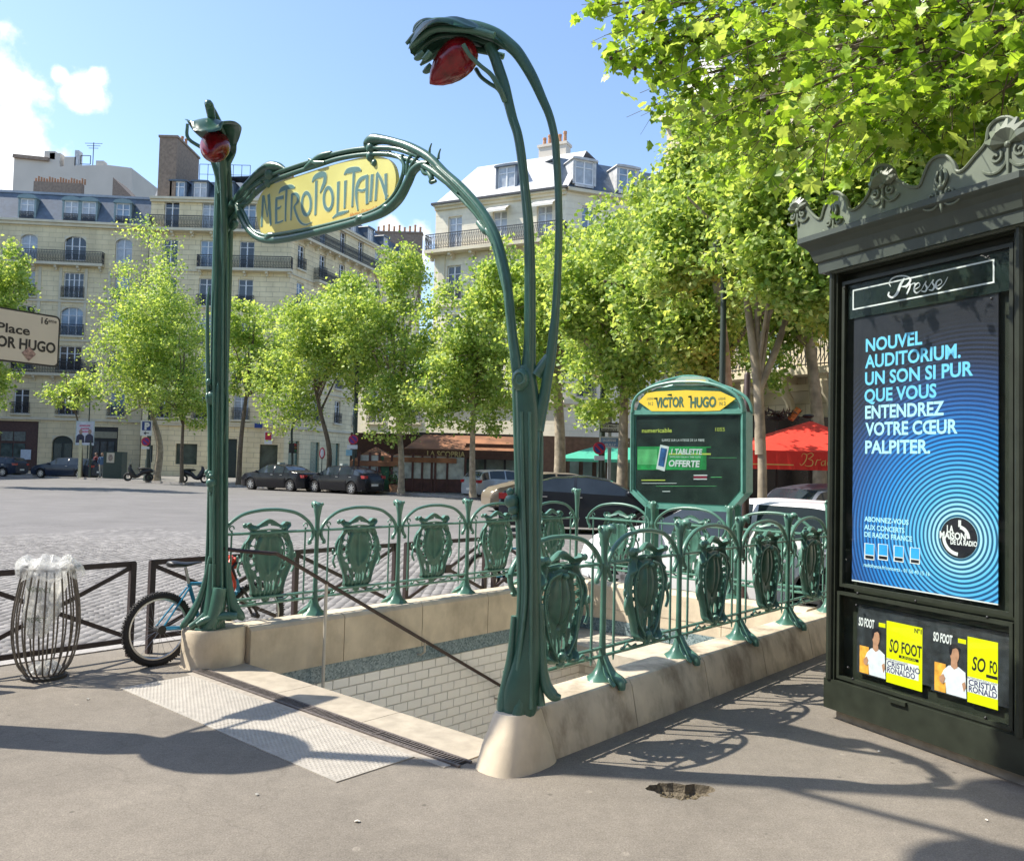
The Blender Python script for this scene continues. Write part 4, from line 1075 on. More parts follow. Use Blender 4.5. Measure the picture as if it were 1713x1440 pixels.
bprism([(1146, 638), (1150, 636), (1180, 636), (1183, 638), (1181, 642), (1148, 642)], .006, .021, 'lamp_strip', M('sign_yellow', (.75, .55, .06), .35, var=.06), mbt)
bprism([(1070, 672), (1084, 658), (1100, 655), (1150, 653), (1206, 655), (1232, 667), (1206, 687), (1180, 688), (1092, 688)], .012, .012, 'name_plate', MATS['sign_yellow'])
mdk = M('sign_ink_green', (.05, .13, .09), .5, var=0)
def blabel(txt, px0, py0, px1, hpx, mat, name='lettering', off=.004, **k):
    a = BQ(px0, py0, off); b = BQ(px1, py0, off); h = hpx * 9.1 / F
    mb = MB(); text(mb, txt, a, AV, (0, 0, 1), -BV, h * 1.38, width=(b - a).dot(AV), **k); return mb.build(name, mat, mbt)
# art nouveau letters: bold tall strokes
for txt, x0, x1 in (('VICTOR', 1099, 1147), ('HUGO', 1156, 1199)):
    blabel(txt, x0, 681.5, x1, 17, mdk, off=.027, bold=.012)
for i, (x, y, w) in enumerate(((1101, 667, 8), (1125, 661, 9), (1158, 664, 7))):
    a = BQ(x, y, .028); mb = MB(); mb.ell(a, (w * .005, .002, .012), 8, 5); mb.build('letter_flourish', mdk, mbt)
for x0, x1 in ((1084, 1094), (1203, 1215)):
    blabel('LIGNE', x0, 669, x1, 4, mdk, off=.027); blabel('N 2', x0 + 2, 678, x1, 6, mdk, off=.027)
def zb(x, y): return 1030 + x / 4.63, 600 + y / 4.63
myel = M('print_yellow', (.55, .60, .10), .5, var=0); mwh = M('print_white', (.75, .75, .72), .5, var=0); mgr = M('print_green', (.02, .30, .07), .5, var=.5, scale=8); mgrl = M('print_light_green', (.12, .45, .16), .5, var=.3, scale=8)
def zbox(x0, y0, x1, y1, off, name, mat): return bprism([zb(x0, y0), zb(x1, y0), zb(x1, y1), zb(x0, y1)], .001, off, name, mat)
zbox(165, 680, 735, 690, -.0065, 'print', mgr); zbox(165, 690, 700, 860, -.0065, 'print', mgr); zbox(168, 700, 320, 820, -.0055, 'print', mgrl)
zbox(410, 732, 735, 744, -.0045, 'print', myel)
bprism([zb(345, 665), zb(412, 680), zb(378, 872), zb(312, 852)], .002, -.004, 'print_tablet', mwh)
bprism([zb(350, 688), zb(398, 698), zb(372, 838), zb(328, 826)], .001, -.001, 'print_tablet_screen', M('print_blue', (.04, .12, .30), .4, var=.5, scale=12))
def zt(txt, x0, y0, x1, h, mat, **k):
    a = zb(x0, y0); b = zb(x1, y0); blabel(txt, a[0], a[1], b[0], h / 4.63, mat, off=-.002, **k)
zt('numericable', 200, 572, 432, 36, myel, bold=.006); zt('1055', 762, 562, 835, 30, myel)
zt('SURFEZ SUR LA VITESSE DE LA FIBRE', 355, 640, 685, 20, mwh); zt('1 TABLETTE', 420, 738, 662, 42, mwh, bold=.01, shear=.15); zt('SAMSUNG GALAXY TAB 3 LITE', 418, 765, 655, 14, mwh)
zt('OFFERTE', 406, 832, 648, 50, mwh, bold=.012, shear=.12)
zbox(602, 898, 708, 906, -.0045, 'print', mwh); zbox(602, 908, 706, 925, -.0045, 'print', M('print_red', (.3, .02, .05), .5, var=0)); zbox(602, 928, 706, 936, -.0045, 'print', mwh)
zbox(198, 936, 382, 944, -.0045, 'print', myel); zbox(200, 962, 470, 966, -.0045, 'print', mwh); zbox(310, 985, 780, 988, -.0045, 'print', mgrl); zbox(360, 1024, 420, 1030, -.0045, 'print', mwh); zbox(720, 765, 935, 768, -.0045, 'print', mgrl); zbox(735, 915, 820, 920, -.0045, 'print', mgrl)
bprism(inner, .004, .004, 'glass', glass_mat('board_glass', mirror=.015))
for x in (1084, 1221):
    for o_ in (0, -.17):
        a = BQ(x, 850, o_); MB().bar((a.x, a.y, a.z + .02), (a.x, a.y, -.02), .06, .05).build('leg', m_board, mbt)

# dark brown pole beside the board, and tall street lamp poles
def post_obj(name, label, cat, p, h, r0, r1, mat, **k):
    o = MB().lathe([(r0, 0), (r0, .02), (r0, h * .5), (r1, h - .03), (r1 * .6, h)], p, n=12).build(name, mat, None, smooth=True); return tag(o, label, cat, **k)
p = at_depth(1248, 800, 9.9); post_obj('metal_pole', 'dark brown metal pole between the map board and the red parasol', 'pole', (p.x, p.y, -.02), 2.78, .043, .038, M('brown_pole', (.05, .028, .024), .45, var=.2))

# ---------------------------------------------------------------- crossed guard rails along the kerb
m_rail2 = M('brown_rail_paint', (.042, .028, .027), .5, var=.2, scale=20, spec=.5)
def guard(i):
    t0 = -.19 + 1.38 * i; P0 = W(-.70, t0); t = thing('guard_rail', {-3: 'brown crossed guard rail section farthest left, mostly outside the picture', -2: 'brown crossed guard rail section at the left picture edge', -1: 'brown crossed guard rail section right behind the wire litter bin', 0: 'brown crossed guard rail section behind the bicycle and left post', 1: 'brown guard rail section seen through the first and second balustrade shields from the left post', 2: 'brown guard rail section seen behind the third shield of the left balustrade', 3: 'brown guard rail section near the rear corner of the left balustrade'}[i], 'guard rail', P0, group='brown crossed guard rails along the kerb')
    L_ = 1.26; B = lambda u, z: P0 + BV * u + Vector((0, 0, z))
    for u in (.02, L_ - .02): MB().bar(B(u, 0), B(u, .745), .045, .045, up=BV).build('post', m_rail2, t)
    MB().bar(B(0, .735), B(L_, .735), .026, .042).build('top_rail', m_rail2, t); MB().bar(B(.04, .13), B(L_ - .04, .13), .025, .04).build('bottom_rail', m_rail2, t)
    MB().bar(B(.03, .71), B(L_ - .03, .15), .018, .034).build('brace', m_rail2, t)
    q = MB().bar(B(.03, .15), B(L_ - .03, .71), .018, .034); q.v = [tuple(Vector(v) + AV * .006) for v in q.v]; q.build('brace', m_rail2, t)
    MB().box(B(L_ / 2, .43), (.09, .05, .09), rz=angB).build('centre_block', m_rail2, t)
for i in (-3, -2, -1, 0, 1, 2, 3): guard(i)

# ---------------------------------------------------------------- litter cage with plastic bag
LC = Vector((-3.31, 6.12, 0)); cage = thing('litter_bin', 'wire cage litter bin holding a crumpled transparent plastic bag', 'litter bin', LC)
m_wire = M('cage_steel', (.16, .14, .12), .4, metal=.5, var=.3, scale=20)
cp = [(.12, .03), (.17, .10), (.203, .22), (.217, .36), (.21, .5), (.188, .64), (.163, .78)]
for k in range(22):
    a = 2 * pi * k / 22
    MB().tube([LC + Vector((r * cos(a), r * sin(a), z)) for r, z in smooth_path(cp, 3)], .0065, n=5).build('cage_bar', m_wire, cage, smooth=True)
for r, z in ((.163, .78), (.12, .03)): MB().tube([LC + Vector((r * cos(2 * pi * k / 32), r * sin(2 * pi * k / 32), z)) for k in range(33)], .011, n=6).build('ring', m_wire, cage, smooth=True)
MB().lathe([(.15, .0), (.15, .02), (.13, .03)], LC, n=24).build('base', M('cage_base', (.03, .028, .026), .6), cage)
m_bag = bpy.data.materials.new('clear_plastic_bag'); m_bag.use_nodes = True
_n = m_bag.node_tree; _p = _n.nodes['Principled BSDF']; _p.inputs['Base Color'].default_value = (.75, .75, .72, 1); _p.inputs['Roughness'].default_value = .22
_t = _n.nodes.new('ShaderNodeBsdfTransparent'); _m = _n.nodes.new('ShaderNodeMixShader'); _nz = _n.nodes.new('ShaderNodeTexNoise'); _nz.inputs['Scale'].default_value = 22; _nz.inputs['Detail'].default_value = 6
_tr = _n.nodes.new('ShaderNodeBsdfTranslucent'); _m2 = _n.nodes.new('ShaderNodeMixShader'); _m2.inputs[0].default_value = .4; _tr.inputs[0].default_value = (.8, .8, .78, 1)
_r = _n.nodes.new('ShaderNodeMapRange'); _r.inputs['From Min'].default_value = .35; _r.inputs['From Max'].default_value = .65; _r.inputs['To Min'].default_value = .25; _r.inputs['To Max'].default_value = .8
_tc = _n.nodes.new('ShaderNodeTexCoord'); _n.links.new(_tc.outputs['Object'], _nz.inputs['Vector']); _n.links.new(_nz.outputs['Fac'], _r.inputs['Value'])
_bp = _n.nodes.new('ShaderNodeBump'); _bp.inputs['Strength'].default_value = .9; _bp.inputs['Distance'].default_value = .02; _n.links.new(_nz.outputs['Fac'], _bp.inputs['Height']); _n.links.new(_bp.outputs[0], _p.inputs['Normal'])
_n.links.new(_p.outputs[0], _m2.inputs[1]); _n.links.new(_tr.outputs[0], _m2.inputs[2]); _n.links.new(_r.outputs[0], _m.inputs[0]); _n.links.new(_t.outputs[0], _m.inputs[1]); _n.links.new(_m2.outputs[0], _m.inputs[2]); _n.links.new(_m.outputs[0], _n.nodes['Material Output'].inputs['Surface'])
bag = thing('plastic_bag', 'crumpled see-through plastic bag draped over the rim of the wire litter bin', 'plastic bag', LC + Vector((0, 0, .78)))
rb = random.Random(21); nk = 40
def bag_sheet(prof, amp, seed, dx=0.0):
    rr = random.Random(seed); ph = [(rr.uniform(0, 6.28), rr.choice((3, 5, 7, 9, 11, 13)), rr.uniform(.4, 1)) for _ in range(7)]; mb = MB()
    for j, (r, z, w) in enumerate(prof):
        for k in range(nk):
            a = 2 * pi * k / nk; f = sum(q[2] * sin(q[1] * a + q[0] + j * .55) for q in ph) / 4
            rr_ = r * (1 + amp * w * f) + rr.uniform(-.006, .006) * w; mb.v.append((LC.x + dx * (1 - z / .8) + rr_ * cos(a) * 1.04, LC.y + rr_ * sin(a), z + amp * .10 * w * sum(q[2] * cos((q[1] + 2) * a + q[0]) for q in ph) / 3 + rr.uniform(-.005, .005) * w))
    for j in range(len(prof) - 1):
        for k in range(nk): a = j * nk + k; b = j * nk + (k + 1) % nk; mb.f.append((a, b, b + nk, a + nk))
    return mb
bag_sheet([(.09, .80, 1), (.12, .835, 2.0), (.15, .85, 1.8), (.175, .825, 1.5), (.19, .81, 1.3), (.205, .785, 1.6), (.212, .745, 1.8), (.198, .715, 1.8)], .16, 4).build('collar', m_bag, bag, smooth=True, angle=35)
bag_sheet([(.12, .80, .6), (.115, .70, 1.4), (.10, .60, 1.8), (.095, .5, 2), (.09, .42, 2), (.07, .34, 2), (.02, .30, 1)], .30, 9, dx=-.10).build('sack', m_bag, bag, smooth=True, angle=35)
mb = bag_sheet([(.02, .10, 1), (.06, .085, 2), (.09, .06, 2), (.11, .04, 1)], .2, 14); mb.build('crumpled_bottom', m_bag, bag, smooth=True, angle=35)
mk = M('bag_print', (.10, .16, .06), .6, var=0); dv = Vector((LC.x, LC.y, 0)).normalized(); rv = Vector((dv.y, -dv.x, 0))
for txt, dx, z, w in (('VIGILANCE', -.13, .64, .15), ('PROPRETE', -.13, .43, .13)):
    mb = MB(); text(mb, txt, LC - dv * .17 + rv * dx + Vector((0, 0, z)), (rv + Vector((0, 0, -.12))).normalized(), Vector((0, 0, 1)), -dv, .05, width=w); mb.build('print', mk, bag)

# ---------------------------------------------------------------- bicycle
k_ = -CAMZ / pix_dir(262, 1113).z; RW = Vector((0, 0, CAMZ)) + pix_dir(262, 1113) * k_; RW.z = 0
bike = thing('bicycle', 'blue mountain bike locked to the guard rail behind the left post', 'bicycle', RW, angB + radians(2))
m_tyre = M('tyre_rubber', (.022, .02, .02), .8, var=.2); m_rim = M('rim_alloy', (.55, .55, .55), .3, metal=.9, var=.05); m_blue = M('bike_blue', (.03, .22, .36), .3, var=.1); m_blk = M('bike_black', (.02, .02, .02), .45); m_st = M('bike_steel', (.4, .4, .4), .3, metal=.9)
WR = .278; WB = .86
def circ(cx_, r, n=40, y=0): return [(cx_ + r * cos(2 * pi * k / n), y, WR + r * sin(2 * pi * k / n)) for k in range(n + 1)]
for cx_ in (0, WB):
    w = MB().tube(circ(cx_, WR - .022), .024, n=8).build('wheel', m_tyre, bike, smooth=True, world=False)
    mb = MB(); n = 150
    for k in range(90):
        a = 2 * pi * k / 90
        for yy in (-.014, .014): mb.box((cx_ + (WR + .001) * cos(a), yy * (1 if k % 2 else .4), WR + (WR + .001) * sin(a)), (.008, .012, .010), M3=Matrix.Rotation(-a, 3, 'Y'))
    mb.build('tread', m_tyre, w, world=False, kind='stuff')
    MB().tube(circ(cx_, WR - .050), .011, n=6, flat=1.0).build('rim', m_rim, w, smooth=True, world=False)
    mb = MB()
    for k in range(20):
        a = 2 * pi * k / 20; mb.tube([(cx_ + .02 * cos(a + .5), .02 * (-1) ** k, WR + .02 * sin(a + .5)), (cx_ + (WR - .05) * cos(a), 0, WR + (WR - .05) * sin(a))], .0012, n=4)
    mb.build('spokes', m_st, w, world=False, kind='stuff')
    MB().lathe([(.02, -.04), (.02, .04)], (cx_, 0, WR), n=10, M3=Matrix.Rotation(pi / 2, 3, 'X')).build('hub', m_blk, w, world=False, smooth=True)
mb = MB(); bb = (.36, 0, .25); st = (.24, 0, .60); hd = (.66, 0, .60); hd2 = (.69, 0, .50)
for a, b, r in ((bb, st, .016), (st, (.645, 0, .57), .014), (bb, hd2, .018), (hd, hd2, .019)): mb.tube([a, b], r, n=8)
for yy in (-.05, .05):
    mb.tube([(0, yy, WR), (.33, yy * .5, .25)], .009, n=6); mb.tube([(0, yy, WR), (.235, yy * .4, .57)], .008, n=6)
mb.build('frame', m_blue, bike, smooth=True, world=False)
mb = MB()
for yy in (-.045, .045): mb.tube([(WB, yy, WR), (.80, yy, .38), (.70, yy, .52)], .012, n=6)
mb.tube([(.705, -.05, .52), (.705, .05, .52)], .014, n=6); mb.build('fork', m_blk, bike, smooth=True, world=False)
mb = MB(); mb.tube([st, (.205, 0, .73)], .012, n=8); mb.build('seat_post', m_st, bike, smooth=True, world=False)
mb = MB(); mb.tube(smooth_path([(.06, 0, .765), (.10, 0, .765), (.20, 0, .755), (.30, 0, .762), (.345, 0, .76)], 4), [.03, .05, .058, .06, .062, .06, .055, .05, .045, .04, .034, .028, .022, .02, .018, .016, .010], n=10, flat=.45, ref=Vector((0, 0, 1))); mb.build('saddle', m_blk, bike, smooth=True, world=False)
mb = MB(); mb.tube([hd, (.62, 0, .70), (.66, 0, .735)], .014, n=7); mb.tube([(.63, -.28, .74), (.66, -.1, .735), (.66, .1, .735), (.63, .28, .74)], .011, n=7); mb.build('handlebar', m_blk, bike, smooth=True, world=False)
mb = MB(); mb.lathe([(.075, -.004), (.075, .004)], (bb[0], -.05, bb[2]), n=20, M3=Matrix.Rotation(pi / 2, 3, 'X')); mb.lathe([(.03, -.01), (.035, .01)], (0, -.05, WR), n=14, M3=Matrix.Rotation(pi / 2, 3, 'X'))
mb.tube([bb, (.36, -.08, .25), (.44, -.085, .12), (.44, -.13, .12)], .009, n=6); mb.tube([bb, (.36, .08, .25), (.28, .085, .38), (.28, .13, .38)], .009, n=6)
mb.box((.44, -.15, .12), (.08, .06, .02)); mb.box((.28, .15, .38), (.08, .06, .02)); mb.build('crankset', m_blk, bike, world=False)
lk = [(RW + BV * .58 + AV * (-.02) + Vector((0, 0, 0))) + AV * (-.08 * sin(a)) + BV * (.03 * cos(3 * a)) + Vector((0, 0, .63 + .16 * cos(a))) for a in [2 * pi * k / 24 for k in range(25)]]
o = MB().tube([tuple(p) for p in lk], .014, n=7).build('bicycle_lock', M('lock_red', (.62, .06, .03), .4, var=.15), None, smooth=True); tag(o, 'red cable lock looped round the guard rail and the blue bicycle', 'bicycle lock')
q = RW + BV * .60 - AV * .05 + Vector((0, 0, .76)); o = MB().ell(q, (.05, .04, .035), 9, 6).ell(q + BV * .06 + Vector((0, 0, -.03)), (.035, .03, .05), 9, 6).build('tied_cloth', MATS['lock_red'], None, smooth=True); tag(o, 'bunched red cloth tied to the top of the guard rail', 'cloth')

# ---------------------------------------------------------------- street name sign on its mast (mast stands just outside the left edge)
SG = Vector((-3.9, 4.95, 0)); SD = Vector((.51, .86, 0)).normalized(); SNn = Vector((SD.y, -SD.x, 0)) 
sg = thing('street_sign', 'cream street name sign reading Place VICTOR HUGO with a black border', 'street sign', SG)
m_mast = M('mast_dark_green', (.03, .045, .035), .5, var=.1)
MB().lathe([(.20, 0), (.20, .3), (.18, .45), (.18, 2.1), (.14, 2.3), (.06, 2.5), (.055, 6.5), (.045, 9.0)], SG, n=18).build('mast', m_mast, sg, smooth=True, angle=40)
mb = MB(); mb.ell(SG + Vector((.0, .0, 2.85)), (.28, .36, .46), 18, 12); mb.build('shadow_caster', m_mast, sg, smooth=True)  # unseen bulge added on the mast to cast the wide pavement shadow
SP = lambda u, z, o_=0.0: SG + SD * u + Vector((0, 0, z)) + SNn * o_
for hx, hy, hz, hr in ((.42, -.92, 6.6, .36), (1.0, -.1, 6.6, .30)):  # unseen arms and heads added to cast the shadow patches at lower right
    MB().tube([SG + Vector((0, 0, 6.3)), SG + Vector((hx * .6, hy * .6, 6.9)), SG + Vector((hx, hy, 6.7))], .035, n=7).build('arm', m_mast, sg, smooth=True); MB().ell(SG + Vector((hx, hy, hz)), (hr, hr, .16), 16, 8).build('lantern', m_mast, sg, smooth=True)
for z in (2.30, 2.50): MB().bar(SP(.04, z, -.02), SP(1.2, z, -.02), .02, .025).build('bracket', m_mast, sg)
def rrect(u0, z0, u1, z1, r, n=5):
    out = []
    for (cx_, cz, a0) in ((u1 - r, z1 - r, 0), (u0 + r, z1 - r, pi / 2), (u0 + r, z0 + r, pi), (u1 - r, z0 + r, 1.5 * pi)):
        for k in range(n + 1): a = a0 + (pi / 2) * k / n; out.append((cx_ + r * cos(a), cz + r * sin(a)))
    return out
MB().prism(rrect(.58, 2.215, 1.245, 2.58, .035), .012, SG, SD, (0, 0, 1), SNn).build('border', M('sign_black', (.02, .02, .02), .5, var=0), sg)
MB().prism(rrect(.592, 2.227, 1.233, 2.568, .028), .0015, SG + SNn * .0125, SD, (0, 0, 1), SNn).build('plate', M('sign_cream', (.58, .55, .46), .45, var=.04), sg)
ink = M('sign_ink', (.025, .025, .025), .5, var=0)
def stext(txt, u1, z, w, h, **k):
    mb = MB(); text(mb, txt, SP(u1 - w, z, .0155), SD, (0, 0, 1), SNn, h * 1.4, width=w, **k); mb.build('lettering', ink, sg)
stext('VICTOR HUGO', 1.222, 2.315, .60, .072, bold=.012); stext('Place', .87 + .155, 2.415, .22, .062, bold=.008); stext('16', 1.145, 2.51, .05, .045, bold=.006); stext('eme', 1.215, 2.527, .06, .025, bold=.004)
MB().prism([(0, .045), (.05, 0), (0, -.055), (-.05, 0)], .001, SP(1.03, 2.29, .017), SD, (0, 0, 1), SNn).build('sticker', M('sticker_pink', (.32, .22, .19), .6, var=.6, scale=60), sg)
# ---------------------------------------------------------------- press kiosk
KX = Vector((.434, -.901, 0)).normalized(); KN = Vector((-.901, -.434, 0)).normalized(); K0 = Vector((2.11, 5.60, 0))
kio = thing('press_kiosk', 'dark green press kiosk with ornate crest and a glazed blue concert poster', 'kiosk', K0)
m_kg = M('kiosk_green_black', (.024, .029, .020), .42, var=.2, scale=10, spec=.35)
m_kc = M('kiosk_crest_green', (.13, .155, .115), .45, var=.12, scale=8); m_ko = M('kiosk_cornice_shaded_green', (.05, .062, .05), .42, var=.12, scale=8)  # cornice green darkened: shade of its downward faces is put into the colour
def KQ(px, py, off=0.0): return on_plane(px, py, K0 + KN * off, KN)
def kuz(px, py, off=0.0): p = KQ(px, py, off); return ((p - K0).dot(KX), p.z)
KP = lambda u, z, o=0.0: K0 + KX * u + KN * o + Vector((0, 0, z))
def kbox(u0, u1, z0, z1, o0_, o1, name, mat, par=kio, mb=None, **k):
    q = MB() if mb is None else mb
    vs = [KP(u, z, o) for z in (z0, z1) for o in (o0_, o1) for u in (u0, u1)]
    q.add(vs, [(0, 1, 3, 2), (4, 6, 7, 5), (0, 4, 5, 1), (2, 3, 7, 6), (0, 2, 6, 4), (1, 5, 7, 3)])
    return q.build(name, mat, par, **k) if mb is None else q
KW = kuz(1692, 900)[0] + .0                       # face width to the right pillar
BZ = .10
kbox(-.0, KW + .07, BZ, 2.93, -3.0, -.16, 'body', m_kg)
kbox(.03, KW + .04, .0, BZ, -2.95, -.05, 'plinth', M('kiosk_plinth', (.30, .27, .22), .9, var=.2, scale=15, bump=.3))
kbox(-.02, KW + .09, BZ - .03, BZ + .16, -.155, .012, 'sill', m_kg)
kbox(-.015, .055, BZ + .16, 2.93, -.16, .0, 'pillar', m_kg)
kbox(KW + .015, KW + .085, BZ + .16, 2.93, -.16, .0, 'pillar', m_kg)
for u in (.02, KW + .05): MB().tube([KP(u, BZ + .16, .005), KP(u, 2.93, .005)], .022, n=8).build('pillar_bead', m_kg, kio, smooth=True)
kbox(.055, KW + .015, 2.915, 2.93, -.16, -.03, 'lintel', m_kg)
# door frames
def kframe(c, w, name, off, th=.03):
    (u0, z0), (u1, z1) = c; mb = MB()
    kbox(u0, u0 + w, z0, z1, off - th, off, '', None, mb=mb); kbox(u1 - w, u1, z0, z1, off - th, off, '', None, mb=mb)
    kbox(u0 + w, u1 - w, z0, z0 + w, off - th, off, '', None, mb=mb); kbox(u0 + w, u1 - w, z1 - w, z1, off - th, off, '', None, mb=mb)
    return mb.build(name, m_kg, kio)
uL = .075; uR = KW - .005; DT = kuz(1412, 470)[1]
zmid = kuz(1425, 985)[1]; zlow = kuz(1402, 1135)[1]
kbox(.055, KW + .015, BZ + .16, 2.915, -.16, -.085, 'back_panel', m_kg)
kframe(((uL, zmid), (uR, DT)), .022, 'door_frame', -.02)
kframe(((uL - .01, zlow), (uR + .005, zmid - .03)), .02, 'door_frame', -.01)
kbox(.5, .62, zlow - .035, zlow - .012, -.01, .03, 'latch', m_kg)
for (x, y) in ((1436, 992), (1533, 1005), (1653, 1032), (1434, 1012), (1420, 1116), (1428, 1135), (1414, 482), (1655, 430), (1660, 500), (1650, 1200)):
    u, z = kuz(x, y, -.02); MB().ell(KP(u, z, -.014), (.009, .009, .009), 8, 5).build('screw', M('kiosk_screw', (.02, .02, .02), .3), kio, smooth=True)
# header with PRESSE
kbox(uL + .03, uR - .03, kuz(1430, 530)[1], DT - .03, -.06, -.045, 'header_panel', M('kiosk_header', (.015, .025, .022), .2, var=.3, scale=4))
HW = [kuz(1426, 492, -.04), kuz(1663, 425, -.04), kuz(1663, 474, -.04), kuz(1428, 518, -.04)]
u0 = HW[0][0]; u1 = HW[1][0]; z1 = (HW[0][1] + HW[1][1]) / 2; z0 = (HW[2][1] + HW[3][1]) / 2
m_w = M('kiosk_print_white', (.72, .74, .74), .4, var=0)
mb = MB(); w = .009
for a, b, c, d in ((u0, u1, z0, z0 + w), (u0, u1, z1 - w, z1), (u0, u0 + w, z0 + w, z1 - w), (u1 - w, u1, z0 + w, z1 - w)): kbox(a, b, c, d, -.045, -.042, '', None, mb=mb)
mb.build('header_border', m_w, kio)
# script word, drawn as pen strokes: zoom coordinates of the letters
def zk(x, y): return kuz(1310 + x / 3.892, 170 + y / 3.892, -.04)
def kstroke(pts, w, i, name='lettering', mat=m_w, off=-.0415, f=None):
    f = f or zk; P2 = [f(x, y) for x, y in smooth_path(pts, 5)]; n = len(P2)
    ww = [q[0] for q in smooth_path([(a,) for a in w], 5)] if len(w) == len(pts) else [w[0] + (w[1] - w[0]) * k / (n - 1) for k in range(n)]
    sc = 6.6 / F / 3.892
    return MB().ribbon(P2, [max(1.5, q) * sc for q in ww], .001 + .0001 * i, K0 + KN * off, KX, (0, 0, 1), KN).build(name, mat, kio)
strokes = [([(790, 1150), (765, 1190), (740, 1250), (710, 1275), (685, 1262), (690, 1240)], [10, 16, 16, 10, 10, 8]), ([(700, 1205), (690, 1180), (712, 1150), (760, 1135), (810, 1140), (828, 1165), (800, 1200), (765, 1205)], [3, 6, 8, 7, 7, 12, 10, 4]),
           ([(798, 1215), (826, 1188), (822, 1215), (804, 1255)], [3, 7, 10, 9]), ([(812, 1225), (834, 1192), (856, 1183), (857, 1196)], [3, 5, 8, 5]),
           ([(850, 1228), (888, 1203), (883, 1180), (860, 1196), (852, 1226), (868, 1246), (900, 1226)], [3, 5, 5, 8, 9, 7, 3]),
           ([(900, 1226), (930, 1170), (925, 1190), (936, 1212), (925, 1236), (900, 1234)], [3, 4, 7, 9, 8, 4]), ([(940, 1218), (978, 1160), (972, 1180), (984, 1203), (972, 1227), (948, 1226)], [3, 4, 7, 9, 8, 4]),
           ([(988, 1212), (1030, 1182), (1024, 1158), (1000, 1174), (994, 1204), (1012, 1220), (1046, 1190), (1072, 1142)], [3, 5, 5, 8, 9, 7, 4, 3])]
for i, (p, w) in enumerate(strokes): kstroke(p, w, i)
# poster
pc = [kuz(1420, 540, -.05), kuz(1668, 473, -.05), kuz(1670, 1010, -.05), kuz(1432, 970, -.05)]
pu0 = (pc[0][0] + pc[3][0]) / 2; pu1 = (pc[1][0] + pc[2][0]) / 2; pz1 = (pc[0][1] + pc[1][1]) / 2; pz0 = (pc[2][1] + pc[3][1]) / 2
def zp(x, y): return kuz(1380 + x / 3.13, 540 + y / 3.13, -.05)
lc = zp(697, 1125)
m_pos = bpy.data.materials.new('concert_poster_print'); m_pos.use_nodes = True; N = m_pos.node_tree.nodes; Kk = m_pos.node_tree.links
b_ = N['Principled BSDF']; b_.inputs['Roughness'].default_value = .35
tc = N.new('ShaderNodeTexCoord')
def nd(op, a, b=None):
    n = N.new('ShaderNodeMath'); n.operation = op
    for i, v in enumerate((a, b)):
        if v is None: continue
        if isinstance(v, (int, float)): n.inputs[i].default_value = v
        else: Kk.new(v, n.inputs[i])
    return n.outputs[0]
vm = N.new('ShaderNodeVectorMath'); vm.operation = 'DISTANCE'; Kk.new(tc.outputs['Object'], vm.inputs[0]); vm.inputs[1].default_value = KP(lc[0], lc[1], -.05) - K0
r_ = vm.outputs['Value']
per = .0262; wave = nd('SINE', nd('MULTIPLY', r_, 2 * pi / per))
cr = N.new('ShaderNodeValToRGB'); Kk.new(nd('DIVIDE', r_, 1.25), cr.inputs[0])
el = cr.color_ramp.elements; el[0].position = .1; el[0].color = (.42, .72, .85, 1); el[1].position = 1; el[1].color = (.018, .018, .025, 1)
for p_, c_ in ((.2, (.12, .50, .85, 1)), (.42, (.03, .28, .72, 1)), (.62, (.03, .12, .38, 1)), (.8, (.03, .045, .10, 1))): e = el.new(p_); e.color = c_
cd = N.new('ShaderNodeValToRGB'); Kk.new(nd('DIVIDE', r_, 1.25), cd.inputs[0]); el = cd.color_ramp.elements
el[0].position = .1; el[0].color = (.015, .09, .18, 1); el[1].position = .85; el[1].color = (.016, .016, .022, 1); e = el.new(.5); e.color = (.012, .06, .22, 1)
mr = N.new('ShaderNodeMapRange'); mr.inputs['From Min'].default_value = -.5; mr.inputs['From Max'].default_value = .5; Kk.new(wave, mr.inputs['Value'])
mx = N.new('ShaderNodeMix'); mx.data_type = 'RGBA'; Kk.new(mr.outputs[0], mx.inputs['Factor']); Kk.new(cd.outputs[0], mx.inputs['A']); Kk.new(cr.outputs[0], mx.inputs['B'])
Kk.new(mx.outputs['Result'], b_.inputs['Base Color'])
kbox(pu0, pu1, pz0, pz1, -.062, -.055, 'poster', m_pos)
kbox(pu0, pu1, pz0 - .008, pz0 - .001, -.062, -.054, 'poster_edge', m_w)
m_cy = M('poster_cyan', (.16, .56, .86), .4, var=0); m_cy2 = M('poster_pale_cyan', (.42, .76, .90), .4, var=0); m_ink2 = M('poster_black', (.012, .012, .018), .35, var=0)
def ktext(txt, bl, br, cap, mat, name='lettering', off=-.054, **k):
    a = zp(*bl); b = zp(*br); h = cap * 5.15 / F / 3.13
    z = (a[1] + b[1]) / 2
    mb = MB(); text(mb, txt, KP(a[0], z, off), KX, (0, 0, 1), KN, h * 1.40, width=b[0] - a[0], **k); return mb.build(name, mat, kio)
for i, (t_, bl, br) in enumerate((('NOUVEL', (208, 150), (503, 112)), ('AUDITORIUM.', (210, 236), (712, 180)), ('UN SON SI PUR', (205, 325), (770, 274)), ('QUE VOUS', (203, 415), (580, 388)), ('ENTENDREZ', (205, 502), (617, 480)), ('VOTRE CŒUR', (212, 590), (695, 575)), ('PALPITER.', (205, 682), (545, 682)))):
    ktext(t_, bl, br, 70, m_cy if i < 4 else m_cy2, bold=.009, spacing=1.0)
for t_, bl, br in (('ABONNEZ-VOUS', (205, 1040), (437, 1055)), ('AUX CONCERTS', (205, 1082), (415, 1098)), ('DE RADIO FRANCE', (203, 1120), (452, 1142))): ktext(t_, bl, br, 27, m_cy2, bold=.008)
